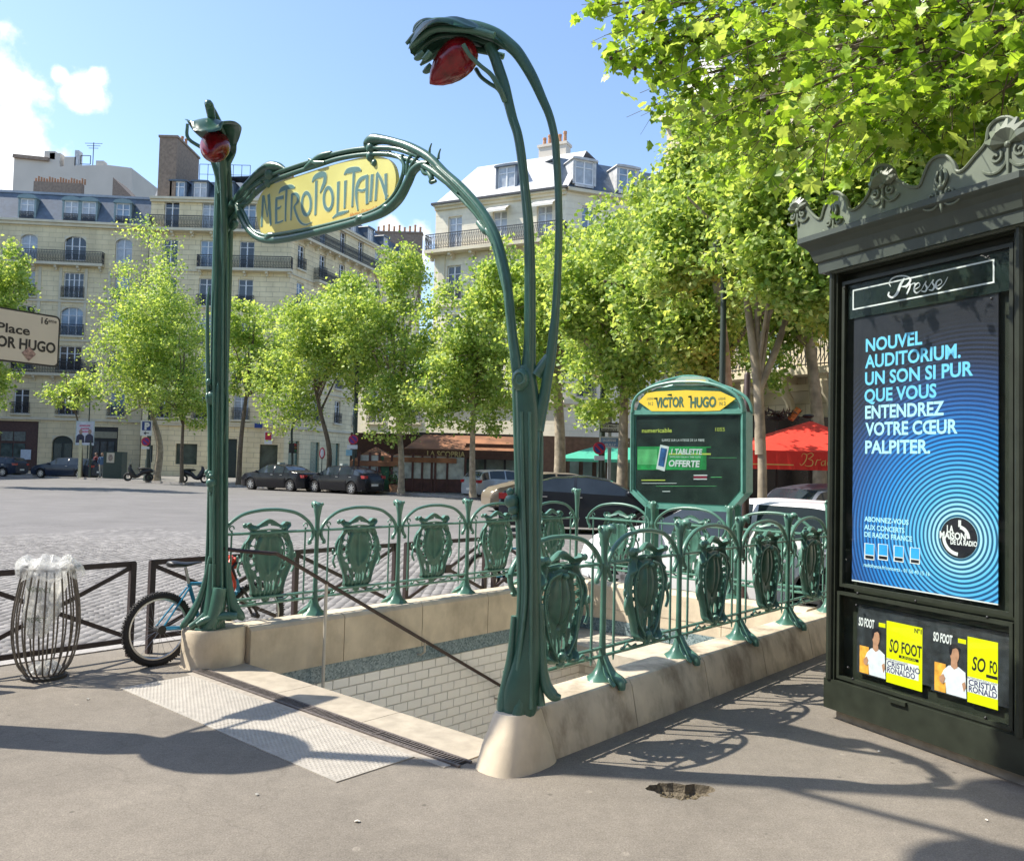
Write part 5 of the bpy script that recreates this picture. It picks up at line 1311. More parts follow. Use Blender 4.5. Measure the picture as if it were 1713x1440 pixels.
ktext('radiofrance.fr/concerts - 01 56 40 15 16', (200, 1276), (545, 1322), 20, m_cy2, bold=.006)
for (x0, y0) in ((207, 1160), (278, 1163), (360, 1172), (445, 1182)):
    a = zp(x0, y0 + 50); b = zp(x0 + 50, y0); c = zp(x0, y0 + 76)
    kbox(a[0] - .004, b[0], c[1], b[1] + .003, -.0555, -.0535, 'icon_frame', m_w); kbox(a[0] + .003, b[0] - .004, a[1], b[1], -.0535, -.053, 'icon', M('icon_blue', (.03, .33, .75), .4, var=.2))
    kbox(a[0] + .004, b[0] - .006, c[1] + .006, a[1] - .006, -.0535, -.0532, 'icon_text', m_ink2)
rl_ = .115
MB().prism([(rl_ * cos(2 * pi * k / 48), rl_ * 1.0 * sin(2 * pi * k / 48)) for k in range(48)], .0015, KP(lc[0], lc[1], -.055), KX, (0, 0, 1), KN).build('logo_disc', m_ink2, kio)
def arcs(r, a0, a1, w, ext=None):
    pts = [(r * cos(a0 + (a1 - a0) * k / 16), r * sin(a0 + (a1 - a0) * k / 16)) for k in range(17)]
    if ext: pts = [ext] + pts
    MB().ribbon(pts, [w] * len(pts), .001, KP(lc[0], lc[1], -.0535), KX, (0, 0, 1), KN).build('logo_arc', m_w, kio)
arcs(.062, radians(80), radians(0), .020); arcs(.093, radians(180), radians(268), .020)
MB().ribbon([(.008, .10), (.008, .062)], .017, .0012, KP(lc[0], lc[1], -.0534), KX, (0, 0, 1), KN).build('logo_arc', m_w, kio)
for t_, bl, br, cap in (('LA', (636, 1095), (672, 1097), 34), ('MAISON', (598, 1128), (735, 1134), 34), ('DE LA RADIO', (655, 1160), (795, 1168), 24)): ktext(t_, bl, br, cap, m_w, bold=.012, off=-.0518)
# lower display: magazine covers
def zm(x, y): return kuz(1370 + x / 4.236, 960 + y / 4.236, -.045)
def mrect(x0, y0, x1, y1, off, name, mat, x2=None):
    """quad given left-top, right-bottom zoom coordinates along the sloping edges"""
    a = zm(x0, y0); b = zm(x1, y1); return kbox(a[0], b[0], min(a[1], b[1]), max(a[1], b[1]), off - .0012, off, name, mat)
m_yel = M('cover_yellow', (.68, .72, .0), .35, var=.04); m_dk = M('cover_dark', (.03, .035, .04), .4, var=.5, scale=20); m_skin = M('cover_skin', (.45, .24, .15), .5, var=.15, scale=40); m_shirt = M('cover_shirt', (.68, .72, .78), .5, var=.1, scale=25); m_or = M('cover_orange', (.80, .38, .05), .5, var=.3, scale=30)
kbox(kuz(1425, 1015)[0], uR - .03, zlow + .10, zmid - .10, -.075, -.058, 'display_backing', m_dk)
def cover(xs, ys, W_, cut):
    """xs,ys: zoom px of the left-top corner; unit cell of the double cover"""
    a = zm(xs, ys); u_, zt_ = a
    h = a[1] - zm(xs, ys + 410 * cut[0])[1]; w1 = (zm(xs + cut[1], ys)[0] - u_); w2 = (zm(xs + cut[2], ys)[0] - u_)
    mag = MB(); kbox(u_, u_ + w1, zt_ - h, zt_, -.058, -.0565, '', None, mb=mag); mag = mag.build('magazine_cover', m_dk, kio)
    R_ = lambda a0, a1, b0, b1, name, mat, off: kbox(u_ + w1 * a0, u_ + w1 * a1, zt_ - h * b1, zt_ - h * b0, off - .001, off, name, mat, par=mag)
    R_(.10, .42, .52, .98, 'cover_patch', m_or, -.0555)
    # man in a white shirt: torso, neck, head, hair, arms
    T_ = lambda pts, name, mat, off: MB().prism([(x * w1, -y * h) for x, y in pts], .001, KP(u_, zt_, off), KX, (0, 0, 1), KN).build(name, mat, mag)
    T_([(.36, .62), (.50, .53), (.66, .50), (.80, .52), (.97, .58), (1.0, .98), (.45, .98), (.42, .80), (.34, .84), (.28, .74)], 'printed_shirt', m_shirt, -.0548)
    T_([(.58, .40), (.74, .40), (.76, .53), (.66, .57), (.57, .53)], 'printed_neck', m_skin, -.0542)
    T_([(.56 + .115 + .125 * cos(q), .33 + .135 * sin(q)) for q in [2 * pi * k / 16 for k in range(16)]], 'printed_face', m_skin, -.0536)
    T_([(.52, .33), (.53, .22), (.60, .16), (.74, .16), (.82, .22), (.82, .26), (.72, .22), (.62, .25), (.58, .36)], 'printed_hair', m_ink2, -.0530)
    T_([(.25, .74), (.36, .68), (.42, .74), (.36, .84), (.27, .82)], 'printed_hand', m_skin, -.0530)
    T_([(.88, .76), (.96, .72), (.99, .80), (.93, .88)], 'printed_hand', m_skin, -.0530)
    mb = MB(); text(mb, 'SO FOOT', KP(u_ + w1 * .06, zt_ - h * .18, -.0545), KX, (0, 0, 1), KN, h * .20, width=w1 * .55, bold=.012, shear=.12); mb.build('lettering', m_w, mag)
    R_(.76, .98, .06, .13, 'cover_patch', m_yel, -.0552)
    uy = u_ + w1 + .004; wy = w2 - w1
    yel = kbox(uy, uy + wy, zt_ - h * 1.02, zt_ + h * .0, -.058, -.0560, 'magazine_page', m_yel)
    full = cut[3]
    def ty(txt, u0_, u1_, z_, hh, mat, off=-.0552, **k):
        u1_ = min(u1_, (wy - .006) / full)
        mb = MB(); text(mb, txt, KP(uy + u0_ * full, zt_ - z_ * h, off), KX, (0, 0, 1), KN, hh * h, width=(u1_ - u0_) * full, **k); mb.build('lettering', mat, yel)
    half_ = wy < full * .95
    ty('SO', .08, .34, .50, .30, m_ink2, bold=.006, shear=.2); ty('FO' if half_ else 'FOOT', .42, .78 if half_ else .98, .48, .26, m_ink2, bold=.007)
    kbox(uy + .36 * full, uy + min(.90 * full, wy - .002), zt_ - .565 * h, zt_ - .52 * h, -.056, -.0552, 'page_band', m_ink2, par=yel)
    ty('JUNIOR', .42, .84 if not half_ else .86, .562, .055, m_yel, off=-.0546) if not half_ else None
    kbox(uy + .0 * full, uy + min(.90 * full, wy), zt_ - .86 * h, zt_ - .62 * h, -.0562, -.0555, 'page_band', m_w, par=yel)
    ty('INTERVIEW EXCLUSIVE', .0, .6, .655, .05, m_ink2)
    ty('CRISTIA' if half_ else 'CRISTIANO', .02, .78 if half_ else .94, .75, .13, M('ink_navy', (.03, .03, .12), .5, var=0), bold=.007)
    ty('RONALD' if half_ else 'RONALDO', .02, .76 if half_ else .80, .85, .13, MATS['ink_navy'], bold=.007)
    if not half_: ty("N°1", .78, .97, .10, .10, m_ink2, bold=.01)
fw = zm(722, 300)[0] - zm(468, 300)[0]
cover(262, 285, None, (1.0, 205, 458, fw)); cover(787, 388, None, (1.06, 252, 467, fw * 1.22))
gm = glass_mat('kiosk_glass', (.95, .97, .96), .012)
kbox(uL + .02, uR - .02, zmid + .02, DT - .02, -.038, -.034, 'glass', gm); kbox(uL + .01, uR - .015, zlow + .02, zmid - .05, -.028, -.024, 'glass', gm)

# cornice: profile swept round the visible sides
zc0 = kuz(1393, 460)[1]; OV = .155
zc1 = on_plane(1330, 400, K0 + KN * OV, KN).z
H_ = zc1 - zc0
prof = [(0, 0), (.02, .005), (.03, .05), (.055, .055), (.06, .30), (.075, .34), (.10, .62), (.125, .74), (.145, .80), (OV, .84), (OV, .97), (.14, 1.0), (0, 1.0)]
prof = [(a, zc0 + b * H_) for a, b in prof]
def sweep(path_fn, prof, name, mat, n):
    mb = MB(); m_ = len(prof)
    for q in range(n):
        for (o_, z) in prof: mb.v.append(tuple(path_fn(q, o_, z)))
    for q in range(n - 1):
        for i in range(m_): j = (i + 1) % m_; mb.f.append((q * m_ + i, q * m_ + j, (q + 1) * m_ + j, (q + 1) * m_ + i))
    mb.f.append(tuple(range(m_))[::-1]); mb.f.append(tuple((n - 1) * m_ + i for i in range(m_)))
    return mb.build(name, mat, kio)
def corn(q, o_, z):
    # back-left, front-left, front-right, right face going away
    pts = [(-.0 - o_, z, -3.0), (-.0 - o_, z, o_), (KW + .08 + o_ * .4, z, o_), (KW + .35 + o_, z, -.28), (KW + .35 + o_, z, -3.0)]
    u, z, o2 = pts[q]; return KP(u, z, o2)
sweep(corn, prof, 'cornice', m_ko, 5)
kbox(-.0, KW + .30, zc1 - .05, zc1 + .02, -3.0, -.02, 'roof', m_kg)
mb = MB(); vs = [KP(KW + .085, BZ, -.0), KP(KW + .35, BZ, -.28), KP(KW + .35, BZ, -3.0), KP(KW + .0, BZ, -3.0)]; vs2 = [v + Vector((0, 0, 2.83)) for v in vs]
mb.add(vs + vs2, [(0, 1, 5, 4), (1, 2, 6, 5), (2, 3, 7, 6), (3, 0, 4, 7), (4, 5, 6, 7)]); mb.build('side_wall', m_kg, kio)
# crest
off = OV - .025
cr_px = [(1334, 400), (1334, 345), (1337, 334), (1345, 336), (1352, 350), (1365, 364), (1374, 366), (1379, 350), (1388, 330), (1398, 322), (1408, 325), (1416, 337), (1420, 350), (1430, 351), (1445, 338), (1456, 318), (1460, 292), (1468, 280), (1480, 276), (1492, 281), (1497, 296), (1508, 305), (1522, 312), (1538, 312), (1546, 294), (1556, 272), (1570, 262), (1585, 262), (1596, 274), (1600, 286), (1612, 285), (1632, 262), (1650, 240), (1655, 215), (1670, 200), (1690, 197), (1706, 210), (1712, 232), (1716, 260), (1716, 298)]
cp_ = [kuz(x, y, off) for x, y in cr_px]; cp2 = smooth_path(cp_[1:-1], 3); base_z = zc1 - .005
poly = [(cp_[0][0], base_z)] + [tuple(p) for p in cp2] + [(cp_[-1][0], base_z)]
crest = MB().prism(poly, .03, K0 + KN * (off - .03), KX, (0, 0, 1), KN).build('crest', m_kc, kio)
S = [KP(p[0], p[1], off + .004) for p in cp2]; MB().tube(S, .010, n=6).build('crest_rim', m_kc, crest, smooth=True)
def relief(cx_, cy_, s_, fan=True):
    """palmette fan and two scrolls; centre in px, s_ = half height in px"""
    u, z = kuz(cx_, cy_, off); k = s_ * 5.0 / F * (1.0 if cx_ < 1600 else .9)
    P_ = lambda a, b, o=.006: KP(u + a * k, z + b * k, off + o)
    mb = MB()
    if fan:
        for a in range(-3, 4):
            an = radians(90 + a * 24); mb.tube([P_(.10 * cos(an), .10 * sin(an), .01), P_(.5 * cos(an), .5 * sin(an), .016), P_(.92 * cos(an), .92 * sin(an), .010)], [.006, .016 * k * 18, .010], n=6)
    else:
        for a in (-1, 0, 1): mb.tube(smooth_path([tuple(P_(a * .05, -.1)), tuple(P_(a * .30, .3, .012)), tuple(P_(a * .16, .75))], 3), [.010] * 7, n=6)
    mb.ell(P_(0, -.05, .008), (.02, .02, .02), 8, 6)
    for sx in (-1, 1):
        pts = [P_(sx * (.48 + .26 * (1 - q / 16) * cos(2.2 + q * .55)), -.38 + .26 * (1 - q / 16) * sin(2.2 + q * .55), .008) for q in range(14)]
        mb.tube(pts, .009, n=6); mb.tube(smooth_path([tuple(P_(0, -.6)), tuple(P_(sx * .35, -.95)), tuple(P_(sx * .75, -.95)), tuple(P_(sx * 1.05, -.75))], 3), [.008] * 9 + [.004], n=5)
    mb.tube([P_(0, -.1), P_(0, -.9), P_(0, -1.25)], [.010, .012, .004], n=6)
    mb.build('palmette', m_kc, crest, smooth=True)
relief(1478, 310, 32); relief(1396, 362, 26, False); relief(1336, 352, 26); relief(1576, 312, 34, False); relief(1688, 240, 44)
# crest on the cut corner face
mb = MB(); X2 = (KP(KW + .35 + OV, 0, -.28) - KP(KW + .08 + OV * .4, 0, OV)); L2 = X2.length; X2.normalize(); N2 = Vector((X2.y, -X2.x, 0)); N2 = N2 if N2.dot(KN) > 0 else -N2
mb.prism([(0, 0), (0, .34), (.06, .30), (.14, .12), (.22, .26), (.32, .10), (L2, .3), (L2, 0)], .03, KP(KW + .08 + OV * .4, base_z, OV - .05), X2, (0, 0, 1), N2); mb.build('crest', m_kc, kio)
# ---------------------------------------------------------------- buildings
def stone_wall_mat(name, rgb, course=.42, joint=.72, block=1.1, var=.07):
    m = bpy.data.materials.new(name); m.use_nodes = True; N = m.node_tree.nodes; K = m.node_tree.links; b = N['Principled BSDF']
    b.inputs['Roughness'].default_value = .85; b.inputs['Specular IOR Level'].default_value = .2
    tc = N.new('ShaderNodeTexCoord'); sp = N.new('ShaderNodeSeparateXYZ'); cb = N.new('ShaderNodeCombineXYZ')
    K.new(tc.outputs['Object'], sp.inputs[0]); K.new(sp.outputs['X'], cb.inputs['X']); K.new(sp.outputs['Z'], cb.inputs['Y'])
    br = N.new('ShaderNodeTexBrick'); K.new(cb.outputs[0], br.inputs['Vector'])
    br.inputs['Scale'].default_value = 1; br.inputs['Brick Width'].default_value = block; br.inputs['Row Height'].default_value = course; br.inputs['Mortar Size'].default_value = .018
    br.inputs['Color1'].default_value = (*rgb, 1); br.inputs['Color2'].default_value = (rgb[0] * .93, rgb[1] * .92, rgb[2] * .9, 1); br.inputs['Mortar'].default_value = tuple(c * joint for c in rgb) + (1,)
    nz = N.new('ShaderNodeTexNoise'); nz.inputs['Scale'].default_value = .5; nz.inputs['Detail'].default_value = 7; nz.inputs['Roughness'].default_value = .65
    mp = N.new('ShaderNodeMapping'); mp.inputs['Scale'].default_value = (1.2, 1, .45); K.new(tc.outputs['Object'], mp.inputs[0]); K.new(mp.outputs[0], nz.inputs['Vector'])
    mr = N.new('ShaderNodeMapRange'); mr.inputs['From Min'].default_value = .3; mr.inputs['From Max'].default_value = .7; mr.inputs['To Min'].default_value = 1 - var * 2; mr.inputs['To Max'].default_value = 1 + var
    K.new(nz.outputs['Fac'], mr.inputs['Value']); sc = N.new('ShaderNodeVectorMath'); sc.operation = 'SCALE'; K.new(br.outputs['Color'], sc.inputs[0]); K.new(mr.outputs[0], sc.inputs['Scale'])
    K.new(sc.outputs[0], b.inputs['Base Color'])
    bp = N.new('ShaderNodeBump'); bp.inputs['Strength'].default_value = .6; bp.inputs['Distance'].default_value = .03; bp.invert = True; K.new(br.outputs['Fac'], bp.inputs['Height']); K.new(bp.outputs[0], b.inputs['Normal'])
    return m
m_wallA = stone_wall_mat('limestone_left', (.84, .71, .46), var=.11); m_wallB = stone_wall_mat('limestone_corner', (.86, .73, .48), joint=.62, var=.11); m_wallC = stone_wall_mat('limestone_white', (.84, .77, .62), joint=.9); m_wallD = stone_wall_mat('limestone_right', (.62, .55, .42))
m_trim = M('limestone_trim', (.66, .59, .44), .85, var=.1, scale=1.5)
m_frame = M('window_white_frame', (.75, .76, .78), .5, var=.03)
m_glassd = M('window_glass_dark', (.022, .028, .036), .05, var=.5, scale=.6, spec=.9)
m_glassc = M('window_glass_curtain', (.40, .43, .47), .12, var=.25, scale=2.5, spec=.8)
m_glassb = M('window_glass_sky', (.22, .30, .40), .06, var=.4, scale=1.2, spec=1.0)  # pale blue base colour stands in for sky reflected in the panes
m_ironw = M('balcony_iron', (.028, .030, .034), .5, var=.1)
m_slate = M('slate_blue', (.085, .115, .155), .45, var=.2, scale=3, bump=.3, bscale=12, spec=.5)
m_zinc = M('roof_zinc_pale', (.50, .50, .50), .5, var=.22, scale=3.5, var2=.1, bump=.3, bscale=8)
m_zincg = M('dormer_zinc', (.20, .28, .30), .5, var=.12)
m_brick = M('chimney_brick', (.27, .20, .15), .9, var=.2, scale=5, bump=.3, bscale=20)
m_pot = M('chimney_pot_clay', (.42, .22, .12), .8, var=.3, scale=9)
m_plaster = M('plaster_pale', (.60, .54, .46), .9, var=.06, scale=.5)
_wc = {}
def win_mesh(w, h, nx=2, trans=(.72,), arch=False):
    key = (round(w, 2), round(h, 2), nx, trans, arch)
    if key in _wc: return _wc[key]
    mb = MB(); f = .075; y0, y1 = .16, .22
    def b(x0, x1, z0, z1): mb.box2((x0, y0, z0), (x1, y1, z1))
    b(-w / 2, -w / 2 + f, 0, h); b(w / 2 - f, w / 2, 0, h); b(-w / 2 + f, w / 2 - f, 0, f * 1.3); b(-w / 2 + f, w / 2 - f, h - f, h)
    for k in range(1, nx): x = -w / 2 + w * k / nx; b(x - .05, x + .05, f * 1.3, h - f)
    for t in trans:
        for k in range(nx): xa = -w / 2 + w * k / nx + .055; xb = -w / 2 + w * (k + 1) / nx - .055; b(xa, xb, h * t - .025, h * t + .025)
    fm = mb.mesh('window', m_frame)
    pm = []
    for m_ in (m_glassd, m_glassc, m_glassb):
        q = MB().box2((-w / 2 + .03, .20, .03), (w / 2 - .03, .212, h - .03)); pm.append(q.mesh('pane', m_))
    am = None
    if arch:   # stone spandrels that round the top corners
        am = MB(); r = min(w / 2, .5 * w * 1.0); n = 8; rise = .32 * w
        for sg in (-1, 1):
            pts = [(sg * w / 2, h), (0, h)] + [(sg * w / 2 * sin(pi / 2 * k / n), h - rise * (1 - cos(pi / 2 * k / n))) for k in range(n + 1)]
            am.prism([(x, z) for x, z in pts], .2, (0, 0.0, 0), (1, 0, 0), (0, 0, 1), (0, 1, 0))
        am = am.mesh('arch_stone', m_trim)
    _wc[key] = (fm, pm, am); return _wc[key]
_rc = {}
def rail_mesh(L_, h=.95, ends=0.0, step=.13, scroll=True):
    key = (round(L_, 2), round(h, 2), ends, step)
    if key in _rc: return _rc[key]
    mb = MB(); w = .022
    def wall_(p, q):
        p = Vector(p); q = Vector(q); d = (q - p); n = max(2, round(d.length / step))
        mb.bar(p + Vector((0, 0, h)), q + Vector((0, 0, h)), .05, .05); mb.bar(p + Vector((0, 0, .08)), q + Vector((0, 0, .08)), .035, .035); mb.bar(p + Vector((0, 0, h - .16)), q + Vector((0, 0, h - .16)), .025, .025)
        for k in range(n + 1): c = p + d * (k / n); mb.bar(c + Vector((0, 0, .0)), c + Vector((0, 0, h)), w, w, up=(0, 1, 0))
        if scroll:
            for k in range(n):
                c = p + d * ((k + .5) / n); s_ = d.normalized() * (d.length / n * .45)
                mb.bar(c + Vector((0, 0, .14)) - s_, c + Vector((0, 0, .40)) + s_, .02, .02); mb.bar(c + Vector((0, 0, .40)) + s_, c + Vector((0, 0, h - .18)) - s_ * .5, .02, .02)
    wall_((-L_ / 2, 0, 0), (L_ / 2, 0, 0))
    if ends:
        wall_((-L_ / 2, 0, 0), (-L_ / 2, ends, 0)); wall_((L_ / 2, 0, 0), (L_ / 2, ends, 0))
    me = mb.mesh('railing', m_ironw); _rc[key] = me; return me
class Facade:
    """one straight front: u along, y inward, z up, in the frame of a building"""
    def __init__(s, bld, P0, dirv, length, wall_mat, seed=1):
        s.b = bld; s.P0 = Vector(P0); d = Vector(dirv).normalized(); s.d = d; s.rz = atan2(d.y, d.x); s.L = length; s.m = wall_mat; s.open = []; s.r = random.Random(seed)
        s.off = s.P0 - Vector(bld.location)
    def pos(s, u, y, z): return s.off + s.d * u + Vector((-s.d.y, s.d.x, 0)) * y + Vector((0, 0, z))
    def put(s, name, me, u, y, z, **k): return inst(name, me, s.b, s.pos(u, y, z), s.rz, **k)
    def box(s, name, mat, u0, u1, y0, y1, z0, z1, **k):
        me = MB().box2((u0, y0, z0), (u1, y1, z1)).mesh(name, mat); return inst(name, me, s.b, s.off, s.rz, **k)
    def part(s, name, mb, mat, smooth=False, **k): return inst(name, mb.mesh(name, mat, smooth), s.b, s.off, s.rz, **k)
    def window(s, u, z, w, h, nx=2, trans=(.74,), arch=False, rail=True, glass=None, sill=True, rh=.95):
        s.open.append((u - w / 2, u + w / 2, z, z + h))
        fm, pm, am = win_mesh(w, h, nx, trans, arch); o = s.put('window', fm, u, 0, z)
        g = s.r.choices((0, 1, 2), (5, 3, 3))[0] if glass is None else glass
        inst('pane', pm[g], o)
        if am: inst('arch_stone', am, o)
        if rail: inst('railing', rail_mesh(w + .25, rh), o, (0, -.12, .0))
        if sill:
            me = _wc.setdefault(('sill', round(w, 2)), MB().box2((-w / 2 - .2, -.16, -.14), (w / 2 + .2, .02, .0)).mesh('sill', m_trim)); inst('sill', me, o)
        return o
    def balcony(s, u0, u1, z, depth=.55, consoles=True):
        s.box('balcony_slab', m_trim, u0, u1, -depth, .0, z - .22, z)
        s.put('railing', rail_mesh(u1 - u0 - .1, 1.0, ends=depth - .06), (u0 + u1) / 2, -depth + .05, z)
        if consoles:
            mb = MB(); n = max(2, int((u1 - u0) / 1.6))
            for k in range(n + 1):
                u = u0 + .25 + (u1 - u0 - .5) * k / n; mb.box2((u - .1, -depth * .8, z - .42), (u + .1, 0, z - .22)); mb.box2((u - .08, -depth * .4, z - .62), (u + .08, 0, z - .42))
            s.part('consoles', mb, m_trim, kind='stuff')
    def band(s, z, h=.18, d=.10, name='string_course', mat=None): s.box(name, mat or m_trim, -.0 if s.L < 0 else -.02, s.L + .02, -d, 0, z, z + h)
    def wall(s, z0, z1, depth=.3):
        xs = sorted({0.0, s.L} | {round(x, 4) for o in s.open for x in o[:2]}); zs = sorted({z0, z1} | {round(z, 4) for o in s.open for z in o[2:]})
        mb = MB(); xs = [x for x in xs if 0 <= x <= s.L]; zs = [z for z in zs if z0 <= z <= z1]
        for i in range(len(xs) - 1):
            for j in range(len(zs) - 1):
                cx_ = (xs[i] + xs[i + 1]) / 2; cz = (zs[j] + zs[j + 1]) / 2
                if any(o[0] < cx_ < o[1] and o[2] < cz < o[3] for o in s.open): continue
                mb.add([(xs[i], 0, zs[j]), (xs[i + 1], 0, zs[j]), (xs[i + 1], 0, zs[j + 1]), (xs[i], 0, zs[j + 1])], [(0, 1, 2, 3)])
        for a, b, c, d in s.open:
            c = max(c, z0)
            mb.add([(a, 0, c), (a, depth, c), (a, depth, d), (a, 0, d), (b, 0, c), (b, depth, c), (b, depth, d), (b, 0, d)], [(0, 3, 2, 1), (4, 5, 6, 7), (0, 1, 5, 4), (3, 7, 6, 2)])
        s.part('wall', mb, s.m)
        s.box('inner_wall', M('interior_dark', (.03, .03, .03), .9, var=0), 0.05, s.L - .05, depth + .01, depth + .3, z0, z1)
def chimney(bld, p, w, d, h, rz, npots=6, name='chimney', mat=None):
    c = Vector(p) - Vector(bld.location); o = inst(name, MB().box2((-w / 2, -d / 2, 0), (w / 2, d / 2, h)).box2((-w / 2 - .08, -d / 2 - .08, h), (w / 2 + .08, d / 2 + .08, h + .18)).mesh(name, mat or m_brick), bld, c, rz)
    me = MB().lathe([(.14, 0), (.11, .6), (.14, .62), (.13, .75)], n=7).mesh('chimney_pot', m_pot)
    for k in range(npots): inst('chimney_pot', me, o, (-w / 2 + .25 + (w - .5) * k / max(1, npots - 1), 0, h + .18), scale=(1, 1, .8 + .5 * ((k * 37) % 5) / 5))
    return o
def dormer(F_, u, z, w=1.25, h=1.7, depth=1.6, y=.35, mat=None, roofm=None, arch=True, big=True):
    mb = MB(); t = .16
    mb.box2((u - w / 2 - t, y, z), (u - w / 2, y + depth, z + h + .1)); mb.box2((u + w / 2, y, z), (u + w / 2 + t, y + depth, z + h + .1)); mb.box2((u - w / 2, y, z - .15), (u + w / 2, y + .3, z))
    n = 8; prof = [(-w / 2 - t - .1, h)] + [((w / 2 + t + .05) * -cos(pi * k / n), h + .1 + .28 * sin(pi * k / n) * (1 if arch else .2)) for k in range(n + 1)] + [(w / 2 + t + .1, h)]
    mb.prism([(u + x, z + zz) for x, zz in prof], depth, (0, y - .12, 0), (1, 0, 0), (0, 0, 1), (0, 1, 0))
    o = F_.part('dormer', mb, mat or m_zincg)
    fm, pm, am = win_mesh(w, h, 2, (.7,), False)
    q = inst('window', fm, o, (u, y - .10, z)); inst('pane', pm[F_.r.choice((1, 2))], o, (u, y - .10, z))
    if big: inst('railing', rail_mesh(w, .6), o, (u, y - .05, z))
    return o

# ---- A: long building on the left with blue mansard
A0 = Vector((-49.5, 71.0, 0)); Ad = Vector((.99, .09, 0)).normalized()
def uof(F_, px, py=600):       # where a pixel column meets the facade line
    d = pix_dir(px, py); P = F_.P0; e = F_.d; c = d.x / d.y
    return (c * P.y - P.x) / (e.x - c * e.y)
bA = thing('apartment_building', 'stone apartment building on the left with dark blue mansard roof and round-topped dormers', 'building', A0)
FA = Facade(bA, A0, Ad, 18.4, m_wallA, 3)
colA = [uof(FA, x) for x in (-35, 39, 117, 199)]
FA.L = uof(FA, 241)
for i, u in enumerate(colA):
    wd = 1.65 if i == 2 else 1.25
    if i == 0: continue
    FA.window(u, 4.95, wd, 2.1, 2 if i != 2 else 3); FA.window(u, 8.75, wd + .2, 2.1, 2 if i != 2 else 3, (.7,)); FA.window(u, 11.75, wd + .25, 2.45, 2 if i != 2 else 3, (.35, .72), arch=True)
    FA.window(u, 15.0, wd, 2.2, 2 if i != 2 else 4, (.72,)); FA.window(u, 18.25, wd + .15, 2.1, 3 if i == 2 else 2, (.6,), arch=True, rail=False, sill=False)
# ground floor: arched door, shop fronts
ud = uof(FA, 104, 750); FA.open.append((ud - .85, ud + .85, 0, 3.15)); FA.box('door', M('door_dark', (.02, .035, .035), .35, var=.2), ud - .85, ud + .85, .2, .26, 0, 3.15)
mb = MB()
for k in (-1, 1): mb.box2((ud + k * .42 - .3, .16, .5), (ud + k * .42 + .3, .2, 2.5))
FA.part('door_panel', mb, M('door_glass', (.05, .08, .08), .15, var=.2))
mb = MB()
for sgn in (-1, 1):
    pts = [(ud + sgn * .85, 3.15), (ud, 3.15)] + [(ud + sgn * .85 * sin(pi / 2 * k / 8), 3.15 - .6 * (1 - cos(pi / 2 * k / 8))) for k in range(9)]
    mb.prism(pts, .2, (0, .0, 0), (1, 0, 0), (0, 0, 1), (0, 1, 0))
FA.part('arch_stone', mb, m_trim)
ua, ub = uof(FA, -10), uof(FA, 70); FA.open.append((ua, ub, .1, 4.3))
FA.box('shop_front', M('shop_brown', (.085, .045, .04), .5, var=.2), ua, ub, .15, .3, .1, 4.3)
for k, (x0, x1) in enumerate(((8, 27), (29, 48))):
    a, b = uof(FA, x0), uof(FA, x1); FA.box('shop_window', M('shop_glass', (.06, .09, .09), .08, var=.6, scale=1.5), a, b, .10, .15, .4, 2.4); FA.box('transom', M('shop_transom', (.14, .16, .15), .4, var=.3), a, b, .09, .15, 2.6, 3.4)
a, b = uof(FA, 42), uof(FA, 59); FA.box('shop_sign', M('shop_sign_white', (.50, .58, .68), .4, var=.1), a, b, .02, .09, 1.05, 1.9)
ua, ub = uof(FA, 157), uof(FA, 203); FA.open.append((ua, ub, .1, 4.0))
m_shopk = M('shop_front_black', (.02, .022, .024), .4, var=.2)
FA.box('shop_front', m_shopk, ua, ub, .12, .3, .1, 4.0); FA.box('fascia', M('fascia_stone', (.30, .28, .20), .7), ua + .1, ub - .1, .04, .12, 3.05, 3.6)
for k in range(3): a = ua + .25 + k * (ub - ua - .4) / 3; FA.box('shop_window', M('shop_glass2', (.055, .075, .09), .08, var=.6, scale=1.2), a, a + (ub - ua - .4) / 3 - .14, .06, .12, .5, 2.75)
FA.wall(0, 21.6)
for z, h, d in ((4.45, .22, .14), (8.1, .18, .10), (11.25, .15, .08), (14.6, .18, .1), (21.15, .25, .22), (21.4, .2, .38)): FA.band(z, h, d)
FA.balcony(uof(FA, 8), uof(FA, 168), 17.95, .6); FA.balcony(uof(FA, 22), uof(FA, 162), 8.45, .5)
for i, u in enumerate(colA[1:]):     # raised stone jambs
    mb = MB()
    for sgn in (-1, 1): mb.box2((u + sgn * 1.05 - .12, -.07, 11.4), (u + sgn * 1.05 + .12, 0, 17.6))
    FA.part('pilaster', mb, m_trim)
# mansard
mb = MB(); mb.add([(0, .15, 21.6), (FA.L, .15, 21.6), (FA.L, 1.2, 24.25), (0, 1.2, 24.25), (FA.L, 9, 24.9), (0, 9, 24.9), (0, 9, 21.6), (FA.L, 9, 21.6)], [(0, 1, 2, 3), (3, 2, 4, 5), (0, 3, 5, 6), (1, 7, 4, 2)])
FA.part('roof', mb, m_slate)
FA.box('roof_edge', M('zinc_edge', (.28, .31, .36), .45), 0, FA.L, 1.1, 1.4, 24.2, 24.4)
for x in (43, 117, 146.5, 204): dormer(FA, uof(FA, x, 345), 21.75, 1.15, 1.75, 1.3, .25)
FA.part('low_chimney', MB().box2((uof(FA, 28, 300), 3, 24.5), (uof(FA, 112, 300), 3.6, 25.9)), m_brick)
me_pot = MB().lathe([(.1, 0), (.08, .45), (.1, .5)], n=6).mesh('chimney_pot', m_pot)
for k in range(19): FA.put('chimney_pot', me_pot, uof(FA, 29, 300) + k * .235, 3.3, 25.9, scale=(1, 1, .7 + .5 * ((k * 7) % 4) / 4))
